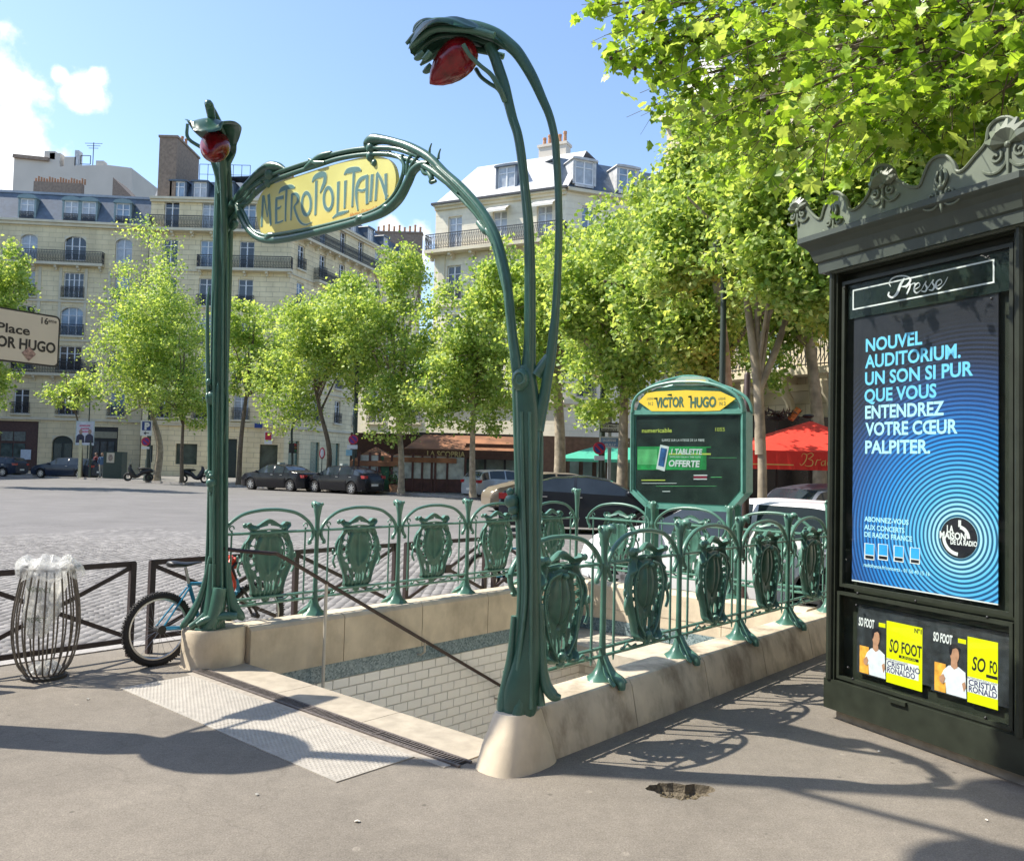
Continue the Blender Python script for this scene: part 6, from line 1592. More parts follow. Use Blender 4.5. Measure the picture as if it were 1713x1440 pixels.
# plain party wall building behind
P = Vector((-54.0, 86, 0)); bW = thing('apartment_building', 'plain pale plastered building rising behind the blue mansard, small chimneys on top', 'building', P)
def zat(py, px, Y): return at_depth(px, py, Y).z
w0 = at_depth(22, 300, 86).x; w1 = at_depth(219, 300, 86).x
prof_ = [(w0, 0), (w1 + 2.5, 0), (w1 + .2, zat(330, 222, 86)), (w1, zat(281, 216, 86)), (at_depth(178, 281, 86).x, zat(276, 178, 86)), (at_depth(128, 270, 86).x, zat(277, 118, 86)), (at_depth(100, 277, 86).x, zat(279, 100, 86)), (at_depth(99, 270, 86).x, zat(268, 99, 86)), (at_depth(80, 270, 86).x, zat(266, 82, 86)), (w0, zat(262, 24, 86))]
MB().prism([(x, z) for x, z in prof_], 9, (0, 86, 0), (1, 0, 0), (0, 0, 1), (0, 1, 0)).build('wall', m_plaster, bW)
MB().bar((w0, 85.9, zat(262, 24, 86)), (at_depth(83, 266, 86).x, 85.9, zat(268, 83, 86)), .4, .35).build('roof_edge', m_brick, bW)
for x, w_, h_ in ((86, .55, 1.6), (95, .55, 1.4), (120, .6, 1.0), (131, .2, 1.7), (170, .4, .6)):
    q = at_depth(x, 276, 86.5); MB().box((q.x, q.y, q.z + h_ / 2 - .3), (w_ * 2, .8, h_)).build('chimney', m_plaster if w_ > .3 else m_zinc, bW)
q = at_depth(155, 280, 86.5)
mb = MB(); mb.bar((q.x, q.y, q.z), (q.x, q.y, q.z + 2.6), .06, .06)
for k, w_ in enumerate((.9, .7, .5)): mb.bar((q.x - w_, q.y, q.z + 2.5 - k * .25), (q.x + w_, q.y, q.z + 2.5 - k * .25), .04, .04)
mb.build('aerial', m_ironw, bW)
q = at_depth(143, 275, 86.3); mb = MB()
for dx in (-.5, .5): mb.bar((q.x + dx, q.y, q.z), (q.x + dx, q.y, q.z + .9), .06, .06); mb.bar((q.x - .5, q.y, q.z + .45 + dx * .9), (q.x + .5, q.y, q.z + .45 + dx * .9), .06, .06)
mb.build('roof_frame', m_ironw, bW)
b2 = at_depth(205, 330, 80); MB().prism([(0, 0), (2.6, 0), (0, 2.5)], 3, (b2.x - 1.0, 80, b2.z - .6), (1, 0, 0), (0, 0, 1), (0, 1, 0)).build('brick_gable', m_brick, bW)
o = MB().box((-54.5, 90, 13.5), (3.4, 6, 30.4)).build('apartment_building', M('plaster_grey', (.5, .5, .5), .9, var=.05), None); tag(o, 'sliver of a pale modern block at the far left picture edge', 'building')

# ---- B: corner building, front and oblique side
B0 = Vector((at_depth(242, 600, 70).x, 70.0, 0)); Bd = Vector((1.0, .0, 0))
bB = thing('apartment_building', 'cream corner apartment building with long iron balconies and tall brick chimney', 'building', B0)
FB = Facade(bB, B0, Bd, 12.6, m_wallB, 7); FB.L = uof(FB, 480) 
colB = [uof(FB, x) for x in (277, 340, 406, 452)]
for k, z in enumerate((4.6, 7.8, 11.0, 14.2, 17.4, 20.6)):
    for i, u in enumerate(colB[:3]): 
        if z < 5: FB.window(u, z + .2, 1.25, 2.1)
        else: FB.window(u, z + .02, 1.25, 2.35, 2, (.78,), rail=z in (7.8, 11.0, 14.2), sill=z in (7.8, 11.0, 14.2))
for x0, x1, z0, z1, m_ in ((254, 262, 1.1, 2.5, 0), (300, 336, 1.0, 2.7, 1), (376, 402, 0.0, 3.2, 0), (440, 470, .6, 2.8, 1)):
    a, b = uof(FB, x0), uof(FB, x1); FB.open.append((a, b, z0, z1)); FB.box('shop_window' if m_ else 'door', M('ground_glass', (.06, .075, .06), .12, var=.5, scale=1.2) if m_ else MATS['door_dark'], a, b, .18, .26, z0, z1)
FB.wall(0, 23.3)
for z, h, d in ((4.2, .22, .16), (4.42, .1, .22), (7.5, .15, .1), (10.8, .12, .08), (17.1, .12, .1), (20.3, .12, .1), (22.9, .2, .22), (23.1, .2, .36)): FB.band(z, h, d)
FB.balcony(.1, uof(FB, 505, 380) if False else FB.L + .3, 20.6, .7); FB.balcony(uof(FB, 326), FB.L + .25, 17.4, .6)
for z in (.75, 1.3, 1.85, 2.4, 2.95, 3.5): pass
mb = MB(); mb.add([(0, .4, 23.3), (FB.L, .4, 23.3), (FB.L, 1.8, 25.3), (0, 1.8, 25.3), (FB.L, 9, 25.9), (0, 9, 25.9), (0, 9, 23.3), (FB.L, 9, 23.3)], [(0, 1, 2, 3), (3, 2, 4, 5), (0, 3, 5, 6), (1, 7, 4, 2)])
FB.part('roof', mb, m_slate)
for x in (294, 331, 374): dormer(FB, uof(FB, x, 315), 23.35, 1.1, 1.5, 1.6, .5, mat=m_slate, arch=False, big=False)
chimney(bB, FB.P0 + Vector((1.0, 3.0, 22.5)), 1.5, 5.0, 6.1, 0, 4)
chimney(bB, FB.P0 + Vector((8.6, 3.5, 25)), .9, .6, 1.3, 0, 1); chimney(bB, FB.P0 + Vector((5.3, 4.0, 25)), .9, .6, 1.0, 0, 1)
mb = MB()
for k in range(7): mb.bar((2.4 + k * .75, 4, 25.3), (2.4 + k * .75, 4, 27.6), .04, .04)
mb.bar((2.4, 4, 27.6), (6.9, 4, 27.6), .04, .04); mb.bar((2.4, 4, 26.7), (6.9, 4, 26.7), .03, .03); FB.part('roof_railing', mb, m_ironw)
S0 = FB.P0 + Bd * FB.L; Sd = Vector((.32, .9474, 0))
FS = Facade(bB, S0, Sd, 25.6, m_wallB, 9)
for k, z in enumerate((4.6, 7.8, 11.0, 14.2, 17.4, 20.6)):
    for i in range(7):
        u = 1.6 + i * 3.4
        FS.window(u, z + (.45 if z < 20 else .02), 1.05, 2.05 if z < 20 else 2.3, 2, (.76,), rail=z < 20 and not (z == 17.4 and i in (2, 3)), sill=z < 20)
for u0, w_ in ((1.5, 1.6), (4.8, 1.5), (8.2, 1.6)): FS.open.append((u0 - w_ / 2, u0 + w_ / 2, .3, 3.2)); FS.box('shop_window', M('shop_glass_green', (.08, .16, .14), .1, var=.4), u0 - w_ / 2, u0 + w_ / 2, .18, .26, .3, 3.2)
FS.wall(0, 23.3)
for z, h, d in ((4.2, .22, .16), (7.5, .15, .1), (10.8, .12, .08), (17.1, .12, .1), (20.3, .12, .1), (22.9, .2, .22), (23.1, .2, .36)): FS.band(z, h, d)
FS.balcony(.3, 18.5, 20.6, .65); FS.balcony(3.6, 11.5, 17.4, .6)
mb = MB(); mb.add([(-2, .4, 23.3), (25.6, .4, 23.3), (25.6, 1.9, 25.6), (0, 1.9, 25.6), (25.6, 8, 26.0), (0, 8, 26.0)], [(0, 1, 2, 3), (3, 2, 4, 5)]); FS.part('roof', mb, m_slate)
for u in (4.2, 7.6, 11.0, 14.4, 17.8): dormer(FS, u, 23.4, 1.1, 1.5, 1.5, .4, mat=m_slate, arch=False, big=False)
chimney(bB, S0 + Sd * 24.6 + Vector((-2.2, .6, 20)), 5.2, .9, 7.2, 0, 9)
chimney(bB, S0 + Sd * 6 + Vector((-5, .6, 24)), 3.0, .8, 3.2, .3, 6)
# end of B: its far side wall
MB().add([tuple(S0 + Sd * 25.6 + Vector((0, 0, z))) for z in (0, 25.5)] + [tuple(S0 + Sd * 25.6 + Vector((-10, 3, z))) for z in (25.5, 0)], [(0, 1, 2, 3)]).build('end_wall', m_brick, bB)

# ---- C: white corner building right of the arch
C0 = at_depth(722, 600, 56); C0.z = 0; Cd = Vector((.896, -.443, 0)).normalized()
bC = thing('apartment_building', 'pale stone corner building with light slate roof above the brown cafe', 'building', C0)
FC = Facade(bC, C0, Cd, 9.4, m_wallC, 4)
FC.L = uof(FC, 942)
colC = [uof(FC, x) for x in (755, 830, 905)]
g0 = zat(343, 741, 55.7)     # gutter height
for i, u in enumerate(colC):
    FC.window(u, g0 - 3.15, 1.05, 2.3, 2, (.78,), rail=False, sill=False, glass=1)
    for z in (g0 - 6.45, g0 - 9.7, g0 - 12.9): FC.window(u, z, 1.05, 2.3, 2, (.76,), rh=.8)
FC.wall(3.2, g0)
FC.balcony(-.35, FC.L + .1, g0 - 3.15, .8)
for z, h, d in ((g0 - 6.9, .2, .14), (g0 - 10.2, .15, .1), (g0 - 13.4, .3, .3), (g0 - .35, .2, .16), (g0 - .15, .2, .34)): FC.band(z, h, d)
for i in (0.35, 3.6, 6.9): FC.box('pilaster', m_trim, i - .0, i + .5, -.08, 0, g0 - 6.7, g0 - 3.4)
for u, w_ in ((colC[1] + .0, 1.5), (colC[2] + .1, 1.5)):   # white canvas blinds
    mb = MB(); mb.add([(u - w_ / 2, -.02, g0 - .55), (u + w_ / 2, -.02, g0 - .55), (u + w_ / 2, -.7, g0 - .95), (u - w_ / 2, -.7, g0 - .95), (u - w_ / 2, -.7, g0 - 1.1), (u + w_ / 2, -.7, g0 - 1.1)], [(0, 1, 2, 3), (3, 2, 5, 4)]); FC.part('blind', mb, M('blind_canvas', (.72, .69, .62), .8, var=.05))
mb = MB(); zr = g0 + 3.4
mb.add([(-.1, -.2, g0), (FC.L + .1, -.2, g0), (FC.L + .1, 2.9, zr), (1.5, 2.9, zr), (-.1, 7, g0), (1.5, 5, zr), (FC.L + .1, 5, zr), (FC.L + .1, 7, g0)], [(0, 1, 2, 3), (4, 0, 3, 5), (3, 2, 6, 5), (5, 6, 7, 4)]); FC.part('roof', mb, m_zinc)
FC.box('gutter', m_ironw, -.15, FC.L + .15, -.42, -.2, g0 - .05, g0 + .1)
dormer(FC, uof(FC, 841, 300), g0 + .75, 1.25, 1.45, 2.2, .5, mat=m_slate, arch=False, big=False)
chimney(bC, C0 + Cd * 7.0 + Vector((1.6, 3.2, g0 + 1.6)), 2.0, .8, 2.6, atan2(Cd.y, Cd.x), 5, mat=m_plaster)
E0 = C0 + Cd * FC.L; Ed = Vector((.93, .367, 0)).normalized()
FE = Facade(bC, E0, Ed, 14.0, m_wallC, 6)
for u in (1.6, 4.6, 7.6, 10.6):
    for z in (g0 - 3.1, g0 - 6.45, g0 - 9.7, g0 - 12.9): FE.window(u, z, 1.05, 2.2, 2, (.76,), rh=.8)
FE.wall(3.2, g0)
for z, h, d in ((g0 - 6.9, .2, .14), (g0 - 3.4, .2, .5), (g0 - 10.2, .15, .1), (g0 - 13.4, .3, .3), (g0 - .15, .2, .34)): FE.band(z, h, d)
mb = MB(); mb.add([(-.5, .1, g0), (14, .1, g0), (14, 1.8, g0 + 2.6), (0, 1.8, g0 + 2.6), (14, 7, zr), (0, 7, zr)], [(0, 1, 2, 3), (3, 2, 4, 5)]); FE.part('roof', mb, m_slate)
for u in (1.3, 4.4, 7.5): dormer(FE, u, g0 + .5, 1.3, 1.55, 1.8, .2, mat=m_zinc, arch=False, big=False)
# lower storeys reach further left, behind the cafe
G0 = at_depth(655, 760, 60); G0.z = 0; Gd = (E0 - G0); Gd.z = 0
FG = Facade(bC, Vector((C0.x - 5.4, C0.y + .8, 0)), Cd, 5.4 + FC.L, m_wallC, 12)
FG.P0 = C0 - Cd * 6.0 + Vector((-Cd.y, Cd.x, 0)) * .02; FG.off = FG.P0 - Vector(bC.location); FG.L = 6.0
FG.window(1.6, 4.3, 1.1, 2.2); FG.window(4.6, 4.3, 1.1, 2.2); FG.wall(0, 7.6); FG.band(7.4, .3, .3, 'cornice')

# ---- D: bright building behind the trees on the right
D0 = Vector((5.6, 31.6, 0)); Dd = Vector((.616, -.788, 0)).normalized()
bD = thing('apartment_building', 'sunlit stone building behind the trees on the right, balcony on carved brackets', 'building', D0)
FD = Facade(bD, D0, Dd, 19.0, m_wallD, 5)
for u in (1.6, 4.5, 7.4, 10.3, 13.2, 16.1):
    FD.window(u, 1.1, 1.1, 2.3)
    for z in (4.95, 8.2, 11.5): FD.window(u, z, 1.15, 2.3, rail=z != 4.95)
FD.wall(0, 14.9)
FD.balcony(1.0, 17.5, 4.85, .8, consoles=False); FD.balcony(1.0, 17.5, 11.4, .7)
cm = MB(); cm.box2((-.13, -.7, -.45), (.13, 0, -.22)); cm.tube([(0, -.62, -.4), (0, -.58, -.7), (0, -.3, -.95), (0, -.12, -1.3), (0, 0, -1.5)], [.14, .16, .15, .13, .08], n=8); cme = cm.mesh('carved_bracket', m_trim, True)
for k in range(12): FD.put('carved_bracket', cme, 1.3 + k * 1.45, 0, 4.85)
for z, h, d in ((4.2, .2, .1), (8.0, .15, .1), (14.5, .2, .25), (14.7, .2, .45)): FD.band(z, h, d)
mb = MB(); mb.add([(0, .2, 14.9), (19, .2, 14.9), (19, 1.6, 17.6), (0, 1.6, 17.6), (19, 8, 18), (0, 8, 18), (0, 8, 14.9)], [(0, 1, 2, 3), (3, 2, 4, 5), (0, 3, 5, 6)]); FD.part('roof', mb, m_zinc)
for u in (3, 6, 9, 12): dormer(FD, u, 15.0, 1.2, 1.6, 1.5, .2, mat=m_zinc, arch=False, big=False)
MB().add([tuple(D0 + Vector((0, 0, z))) for z in (0, 14.9)] + [tuple(D0 + Vector((-Dd.y, Dd.x, 0)) * 8 + Vector((0, 0, z))) for z in (14.9, 0)], [(0, 1, 2, 3)]).build('end_wall', m_wallD, bD)

# ---------------------------------------------------------------- cafe
m_awn = M('awning_brown', (.26, .115, .055), .8, var=.3, scale=1.2, var2=.15); m_awnd = M('awning_brown_dark', (.085, .04, .028), .8, var=.15)
cafe = thing('cafe_terrace', 'cafe terrace closed with clear plastic panels under brown awnings', 'cafe', (-3.5, 46.2, 0))
CY0 = 46.0
def xa(px, Y, py=790): return at_depth(px, py, Y).x
mb = MB(); X0, X1 = xa(676, 47), xa(885, 47); zt1 = zat(727, 760, 49); zt2 = zat(752, 760, 46.6)
mb.add([(X0, 46.6, zt2), (X1, 46.6, zt2), (X1, 49.4, zt1), (X0 + .8, 49.4, zt1), (X0, 49.4, zt2)], [(0, 1, 2, 3), (0, 3, 4)]); 
mb.add([(X0, 46.58, zt2 - .42), (X1, 46.58, zt2 - .42), (X1, 46.6, zt2), (X0, 46.6, zt2)], [(0, 1, 2, 3)])
mb.build('awning', m_awn, cafe)
MB().box2((X0, 46.5, zt2 - .50), (X1, 46.56, zt2 - .02)).build('awning_fascia', m_awnd, cafe)
mb = MB(); text(mb, 'LA SCOPRIA', (xa(713, 46.5), 46.49, zt2 - .40), (1, 0, 0), (0, 0, 1), (0, -1, 0), .42, width=xa(777, 46.5) - xa(713, 46.5), bold=.01); mb.build('lettering', M('gilt_letters', (.45, .36, .16), .5, var=.1), cafe)
MB().box2((X0, 49.3, zt1 - .05), (X1, 49.5, zt1 + .1)).build('awning_box', m_ironw, cafe)
m_pl = M('clear_plastic_sheet', (.36, .40, .37), .15, var=.45, scale=2.2, bump=.5, bscale=3, spec=.7, bdist=.1)
m_base = M('terrace_base_brown', (.085, .035, .028), .7, var=.3, scale=3)
xs_ = [600, 618, 634, 655, 690, 706, 722, 728, 748, 778]
for a, b in zip(xs_, xs_[1:]):
    if a == 634: continue
    x0, x1 = xa(a, CY0) + .04, xa(b, CY0) - .04
    MB().box2((x0, CY0 + .04, .75), (x1, CY0 + .06, 1.95)).build('plastic_panel', m_pl, cafe); MB().box2((x0, CY0 + .02, .05), (x1, CY0 + .09, .75)).build('base_panel', m_base, cafe)
for x in xs_: q = xa(x, CY0); MB().box2((q - .06, CY0 - .02, 0), (q + .06, CY0 + .12, 2.1)).build('post', m_base, cafe)
q0, q1 = xa(636, CY0), xa(650, CY0); MB().box2((q0, CY0 + .1, .1), (q1, CY0 + .2, 1.9)).build('green_panel', M('menu_green', (.03, .14, .07), .5), cafe)
for (c, w_, zt_, zb_) in ((632, 78, 747, 772), (707, 118, 752, 766)):     # two square parasols
    cx_ = xa(c, 47.4); hw = w_ / 2 * 47.4 / F; top = Vector((cx_ - hw * .15, 47.6, zat(zt_, c, 47.4))); zz = zat(zb_, c, 47.4)
    o = thing('cafe_parasol', 'brown cafe parasol at the left end of the terrace' if c < 650 else 'wide orange-brown cafe parasol in front of the awning', 'parasol', (cx_, 47.4, 0), group='brown cafe parasols')
    cs = [(cx_ - hw, 46.0, zz), (cx_ + hw, 45.9, zz), (cx_ + hw, 49.2, zz), (cx_ - hw, 49.2, zz)]
    MB().add([tuple(top)] + cs + [(x, y, z - .25) for x, y, z in cs], [(0, 1, 2), (0, 2, 3), (0, 3, 4), (0, 4, 1), (1, 5, 6, 2), (2, 6, 7, 3), (4, 8, 5, 1)]).build('canopy', m_awn, o)
    MB().bar((cx_, 47.5, 0), (cx_, 47.5, zz + .3), .07, .07).build('pole', m_ironw, o)
# glazed shop front behind, right of the terrace
x0, x1 = xa(778, 47), xa(1010, 47)
for k in range(7):
    a = x0 + (x1 - x0) * k / 7; MB().box2((a + .06, 47.2, .7), (a + (x1 - x0) / 7 - .06, 47.25, 2.05)).build('shop_window', M('cafe_glass', (.16, .22, .20), .08, var=.6, scale=.9), cafe); MB().box2((a - .06, 47.1, 0), (a + .06, 47.3, 2.6)).build('post', m_ironw, cafe)
MB().box2((x0, 47.15, .05), (x1, 47.3, .7)).build('base_panel', m_base, cafe); MB().box2((x0, 47.1, 2.05), (x1, 47.35, 2.75)).build('fascia', m_awnd, cafe)
MB().box2((x0 - 7, 50.0, 0), (x1 + 4, 50.3, 3.3)).build('rear_wall', m_awnd, cafe)
# potted plants along the terrace
rpp = random.Random(3)
for x in (628, 660):
    c = Vector((xa(x, 45.2), 45.2, 0)); t = thing('potted_plant', 'straggly %s planter plant in front of the cafe terrace' % ('reddish' if x == 628 else 'green'), 'potted plant', c)
    MB().lathe([(.2, 0), (.28, .4), (.25, .4)], c, n=10).build('pot', m_pot, t)
    V = np.zeros((0, 3)); mb = MB()
    for k in range(90):
        p = c + Vector((rpp.gauss(0, .22), rpp.gauss(0, .2), .45 + abs(rpp.gauss(0, .35)))); d = Vector((rpp.uniform(-1, 1), rpp.uniform(-1, 1), rpp.uniform(-.5, 1))).normalized() * .09; e = d.orthogonal().normalized() * .05
        mb.add([tuple(p - d), tuple(p + e), tuple(p + d), tuple(p - e)], [(0, 1, 2, 3)])
    mb.build('foliage', M('plant_red' if x == 628 else 'plant_green', (.16, .06, .04) if x == 628 else (.05, .10, .03), .7, var=.3), t, kind='stuff')
# green awning to the right
ga = thing('green_awning', 'bright green sloping awning over the dark shop front behind the tree', 'awning', (3.4, 38, 0))
a0, a1 = at_depth(928, 766, 37), at_depth(1075, 768, 36); tz = zat(750, 1000, 38)
MB().add([(a0.x, 36.5, a0.z), (a1.x, 36.5, a0.z), (a1.x, 39.2, tz + .1), (a0.x + 1.9, 39.2, tz + .1), (a0.x, 36.48, a0.z - .13), (a1.x, 36.48, a0.z - .13)], [(0, 1, 2, 3), (4, 5, 1, 0)]).build('canopy', M('awning_green', (.06, .38, .26), .7, var=.1), ga)
MB().box2((a0.x - .5, 39.3, 0), (a1.x + 4, 39.6, 3.0)).build('shop_wall', M('shop_brown_wall', (.13, .075, .055), .8, var=.2), ga)
for k in range(8): x = a0.x + .2 + k * .62; MB().box2((x, 39.2, .7), (x + .42, 39.28, 2.2)).build('shop_window', MATS['cafe_glass'], ga)

# ---------------------------------------------------------------- red parasol
rp_ = thing('red_parasol', 'large bright red brasserie parasol with gold lettering on its valance', 'parasol', (7.2, 18.6, 0))
m_redc = M('parasol_red', (.72, .045, .025), .75, var=.06, scale=2); Yp = 17.2
c0 = at_depth(1238, 752, Yp); c1 = at_depth(1500, 752, Yp); apex = at_depth(1362, 703, Yp + 1.4); zt_ = c0.z; zv = at_depth(1300, 785, Yp).z
cs = [(c0.x, Yp, zt_), (c1.x, Yp, zt_), (c1.x, Yp + 3.2, zt_), (c0.x, Yp + 3.2, zt_)]
ap = (apex.x, Yp + 1.6, apex.z); ap0 = (apex.x - .2, Yp + 1.6, apex.z); 
MB().add([ap] + cs, [(0, 1, 2), (0, 2, 3), (0, 3, 4), (0, 4, 1)]).build('canopy', m_redc, rp_)
mb = MB(); n = 40
for sd, (p, q) in enumerate(((cs[0], cs[1]), (cs[0], cs[3]))):
    o = len(mb.v)
    for k in range(n + 1):
        f = k / n; x = p[0] + (q[0] - p[0]) * f; y = p[1] + (q[1] - p[1]) * f
        w = .02 * sin(k * 1.1); mb.v.append((x, y, zt_)); mb.v.append((x + (w if sd else 0), y - .02 - (0 if sd else abs(w)), zv))
    for k in range(n): mb.f.append((o + 2 * k, o + 2 * k + 1, o + 2 * k + 3, o + 2 * k + 2))
mb.build('valance', M('parasol_red_valance', (.62, .022, .015), .75, var=.06), rp_)
m_gold = M('gold_letters', (.62, .42, .12), .5, var=0)
yv = Yp - .06; sk = lambda x, y: ((at_depth(1030 + x / 4.63, 600 + y / 4.63, yv).x), (at_depth(1030 + x / 4.63, 600 + y / 4.63, yv).z))
for i, (p, w_) in enumerate((([(1440, 760), (1450, 735), (1480, 745), (1470, 790), (1440, 825), (1425, 810)], [2, 3, 5, 7, 5, 3]), ([(1470, 750), (1510, 730), (1530, 745), (1505, 770), (1490, 775), (1525, 790), (1520, 825), (1480, 832), (1465, 820)], [2, 4, 6, 5, 3, 6, 7, 4, 2]), ([(1545, 825), (1560, 785), (1575, 785), (1590, 780)], [6, 6, 4, 4]), ([(1620, 790), (1595, 800), (1595, 825), (1615, 820), (1625, 785), (1622, 830)], [3, 5, 6, 4, 6, 5]), ([(1665, 790), (1642, 800), (1642, 826), (1660, 820), (1670, 785), (1668, 830)], [3, 5, 6, 4, 6, 5]))):
    S = [sk(x, y) for x, y in smooth_path(p, 4)]; ww = [q[0] for q in smooth_path([(a,) for a in w_], 4)]
    MB().ribbon(S, [a * Yp / F / 4.63 for a in ww], .002 + .0002 * i, (0, yv, 0), (1, 0, 0), (0, 0, 1), (0, -1, 0)).build('lettering', m_gold, rp_)
a, b = sk(1060, 815), sk(1378, 822); MB().box2((a[0], yv - .002, b[1] - .012), (b[0], yv, a[1] + .012)).build('gold_line', m_gold, rp_)
MB().bar((apex.x, Yp + 1.6, 0), (apex.x, Yp + 1.6, apex.z), .07, .07).build('pole', m_ironw, rp_)
ht = thing('terrace_heater', 'orange lantern and dark leafy ornament above the red parasol', 'ornament', (apex.x, Yp + 2.2, 0)); rh = random.Random(4); mb = MB()
c = at_depth(1300, 694, Yp + 2.4)
for k in range(60):
    p = c + Vector((rh.gauss(0, .22), rh.gauss(0, .15), rh.gauss(0, .06))); d = Vector((rh.uniform(-1, 1), rh.uniform(-1, 1), rh.uniform(-.3, 1))).normalized() * .14; e = d.orthogonal().normalized() * .04
    mb.add([tuple(p - d), tuple(p + e), tuple(p + d), tuple(p - e)], [(0, 1, 2, 3)])
mb.build('leaves', M('dark_red_leaves', (.05, .025, .02), .7, var=.4), ht, kind='stuff')
a = at_depth(1322, 702, Yp + 2.4); b = at_depth(1336, 684, Yp + 2.4); MB().tube([a, b], .075, n=10).build('lantern', M('lantern_orange', (.55, .16, .03), .4), ht)
a = at_depth(1352, 696, Yp + 2.4); MB().ell(a, (.14, .14, .05), 10, 6).build('cap', m_ironw, ht); MB().bar((c.x, c.y, 0), (c.x, c.y, c.z), .05, .05).build('pole', m_ironw, ht)
# dark brasserie front below the parasol
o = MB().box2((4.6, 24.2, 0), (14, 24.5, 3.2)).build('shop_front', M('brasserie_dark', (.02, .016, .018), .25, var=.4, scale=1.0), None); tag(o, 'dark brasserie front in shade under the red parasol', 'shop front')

# ---------------------------------------------------------------- the rest of the square: blocks behind and beside the viewer
for (P, d, L_, lab) in (((38, -24, 0), (-1, 0, 0), 84, 'long stone apartment block across the street behind the viewer'), ((-58, 46, 0), (.05, 1, 0), 24, 'stone apartment block closing the square on the far left, outside the picture'), ((-56, -24, 0), (0, 1, 0), 46, 'stone apartment block beside the road on the left, outside the picture'), ((20, 16, 0), (.15, -1, 0), 34, 'stone apartment block on the right behind the kiosk, outside the picture')):
    b = thing('apartment_building', lab, 'building', P); f = Facade(b, P, d, L_, m_wallD, 2); n = int(L_ / 3.6)
    f.m = m_wallD
    if d[0] == -1: f.d = Vector((-1, 0, 0))
    if 'left' in lab: f.P0 = Vector(P) + Vector(d) * L_; f.off = f.P0 - Vector(P); f.d = -Vector(d).normalized(); f.rz = atan2(f.d.y, f.d.x); f.d = -Vector(d).normalized(); f.off = Vector(d) * L_; f.rz = atan2(-d[1], -d[0])
    for k in range(n):
        for z in (4.8, 8.2, 11.6, 15.0): f.open.append((k * 3.6 + 1.3, k * 3.6 + 2.5, z, z + 2.2))
    f.box('glazing', m_glassd, 0, L_, .24, .28, .5, 18)
    f.wall(0, 18.5); f.band(18.3, .4, .4, 'cornice'); f.box('roof', m_slate, 0, L_, 1.0, 8, 18.5, 21); f.box('back_block', m_wallD, 0, L_, .7, 8, 0, 18.4)
# ---------------------------------------------------------------- cars
m_cglass = M('car_glass', (.03, .04, .05), .04, var=.3, scale=1.5, spec=.5, coat=.0)
m_trimk = M('car_trim_black', (.015, .015, .016), .5, var=.1); m_taill = M('tail_light_red', (.35, .015, .02), .2, var=.1, coat=.5); m_headl = M('head_light_clear', (.6, .62, .65), .1, var=.1, coat=.8)
m_plate = M('number_plate', (.7, .7, .66), .4, var=.05); m_wheel = M('wheel_alloy', (.50, .50, .52), .28, metal=.8, var=.1)
def interp(pts, x):
    if x <= pts[0][0]: return pts[0][1]
    for (a, va), (b, vb) in zip(pts, pts[1:]):
        if x <= b: f = (x - a) / (b - a); f = f * f * (3 - 2 * f) * .5 + f * .5; return va + (vb - va) * f
    return pts[-1][1]
SHAPES = {  # x from -0.5 (rear) to 0.5 (front): roofline and beltline as fractions of height
 'sedan': dict(top=[(-.5, .58), (-.47, .70), (-.36, .735), (-.30, .76), (-.16, .95), (-.03, 1.0), (.08, .985), (.24, .72), (.40, .64), (.47, .56), (.5, .42)], belt=[(-.5, .56), (-.36, .70), (0, .67), (.24, .66), (.5, .5)], cab=(-.34, .27)),
 'hatch': dict(top=[(-.5, .55), (-.48, .72), (-.40, .93), (-.25, .99), (-.05, 1.0), (.08, .97), (.25, .73), (.42, .62), (.48, .52), (.5, .42)], belt=[(-.5, .60), (-.3, .69), (.24, .65), (.5, .5)], cab=(-.47, .28)),
 'wagon': dict(top=[(-.5, .55), (-.485, .75), (-.43, .93), (-.3, .98), (-.05, 1.0), (.07, .98), (.22, .72), (.40, .63), (.47, .54), (.5, .42)], belt=[(-.5, .62), (-.3, .68), (.22, .65), (.5, .5)], cab=(-.475, .25)),
 'liftback': dict(top=[(-.5, .58), (-.47, .76), (-.30, .90), (-.12, .99), (0, 1.0), (.10, .97), (.27, .70), (.42, .60), (.48, .50), (.5, .42)], belt=[(-.5, .62), (-.3, .70), (.24, .64), (.5, .5)], cab=(-.46, .30)),
 'coupe': dict(top=[(-.5, .58), (-.475, .72), (-.35, .84), (-.18, .97), (-.02, 1.0), (.10, .95), (.27, .72), (.42, .62), (.48, .50), (.5, .40)], belt=[(-.5, .62), (-.3, .72), (.24, .67), (.5, .5)], cab=(-.42, .29))}
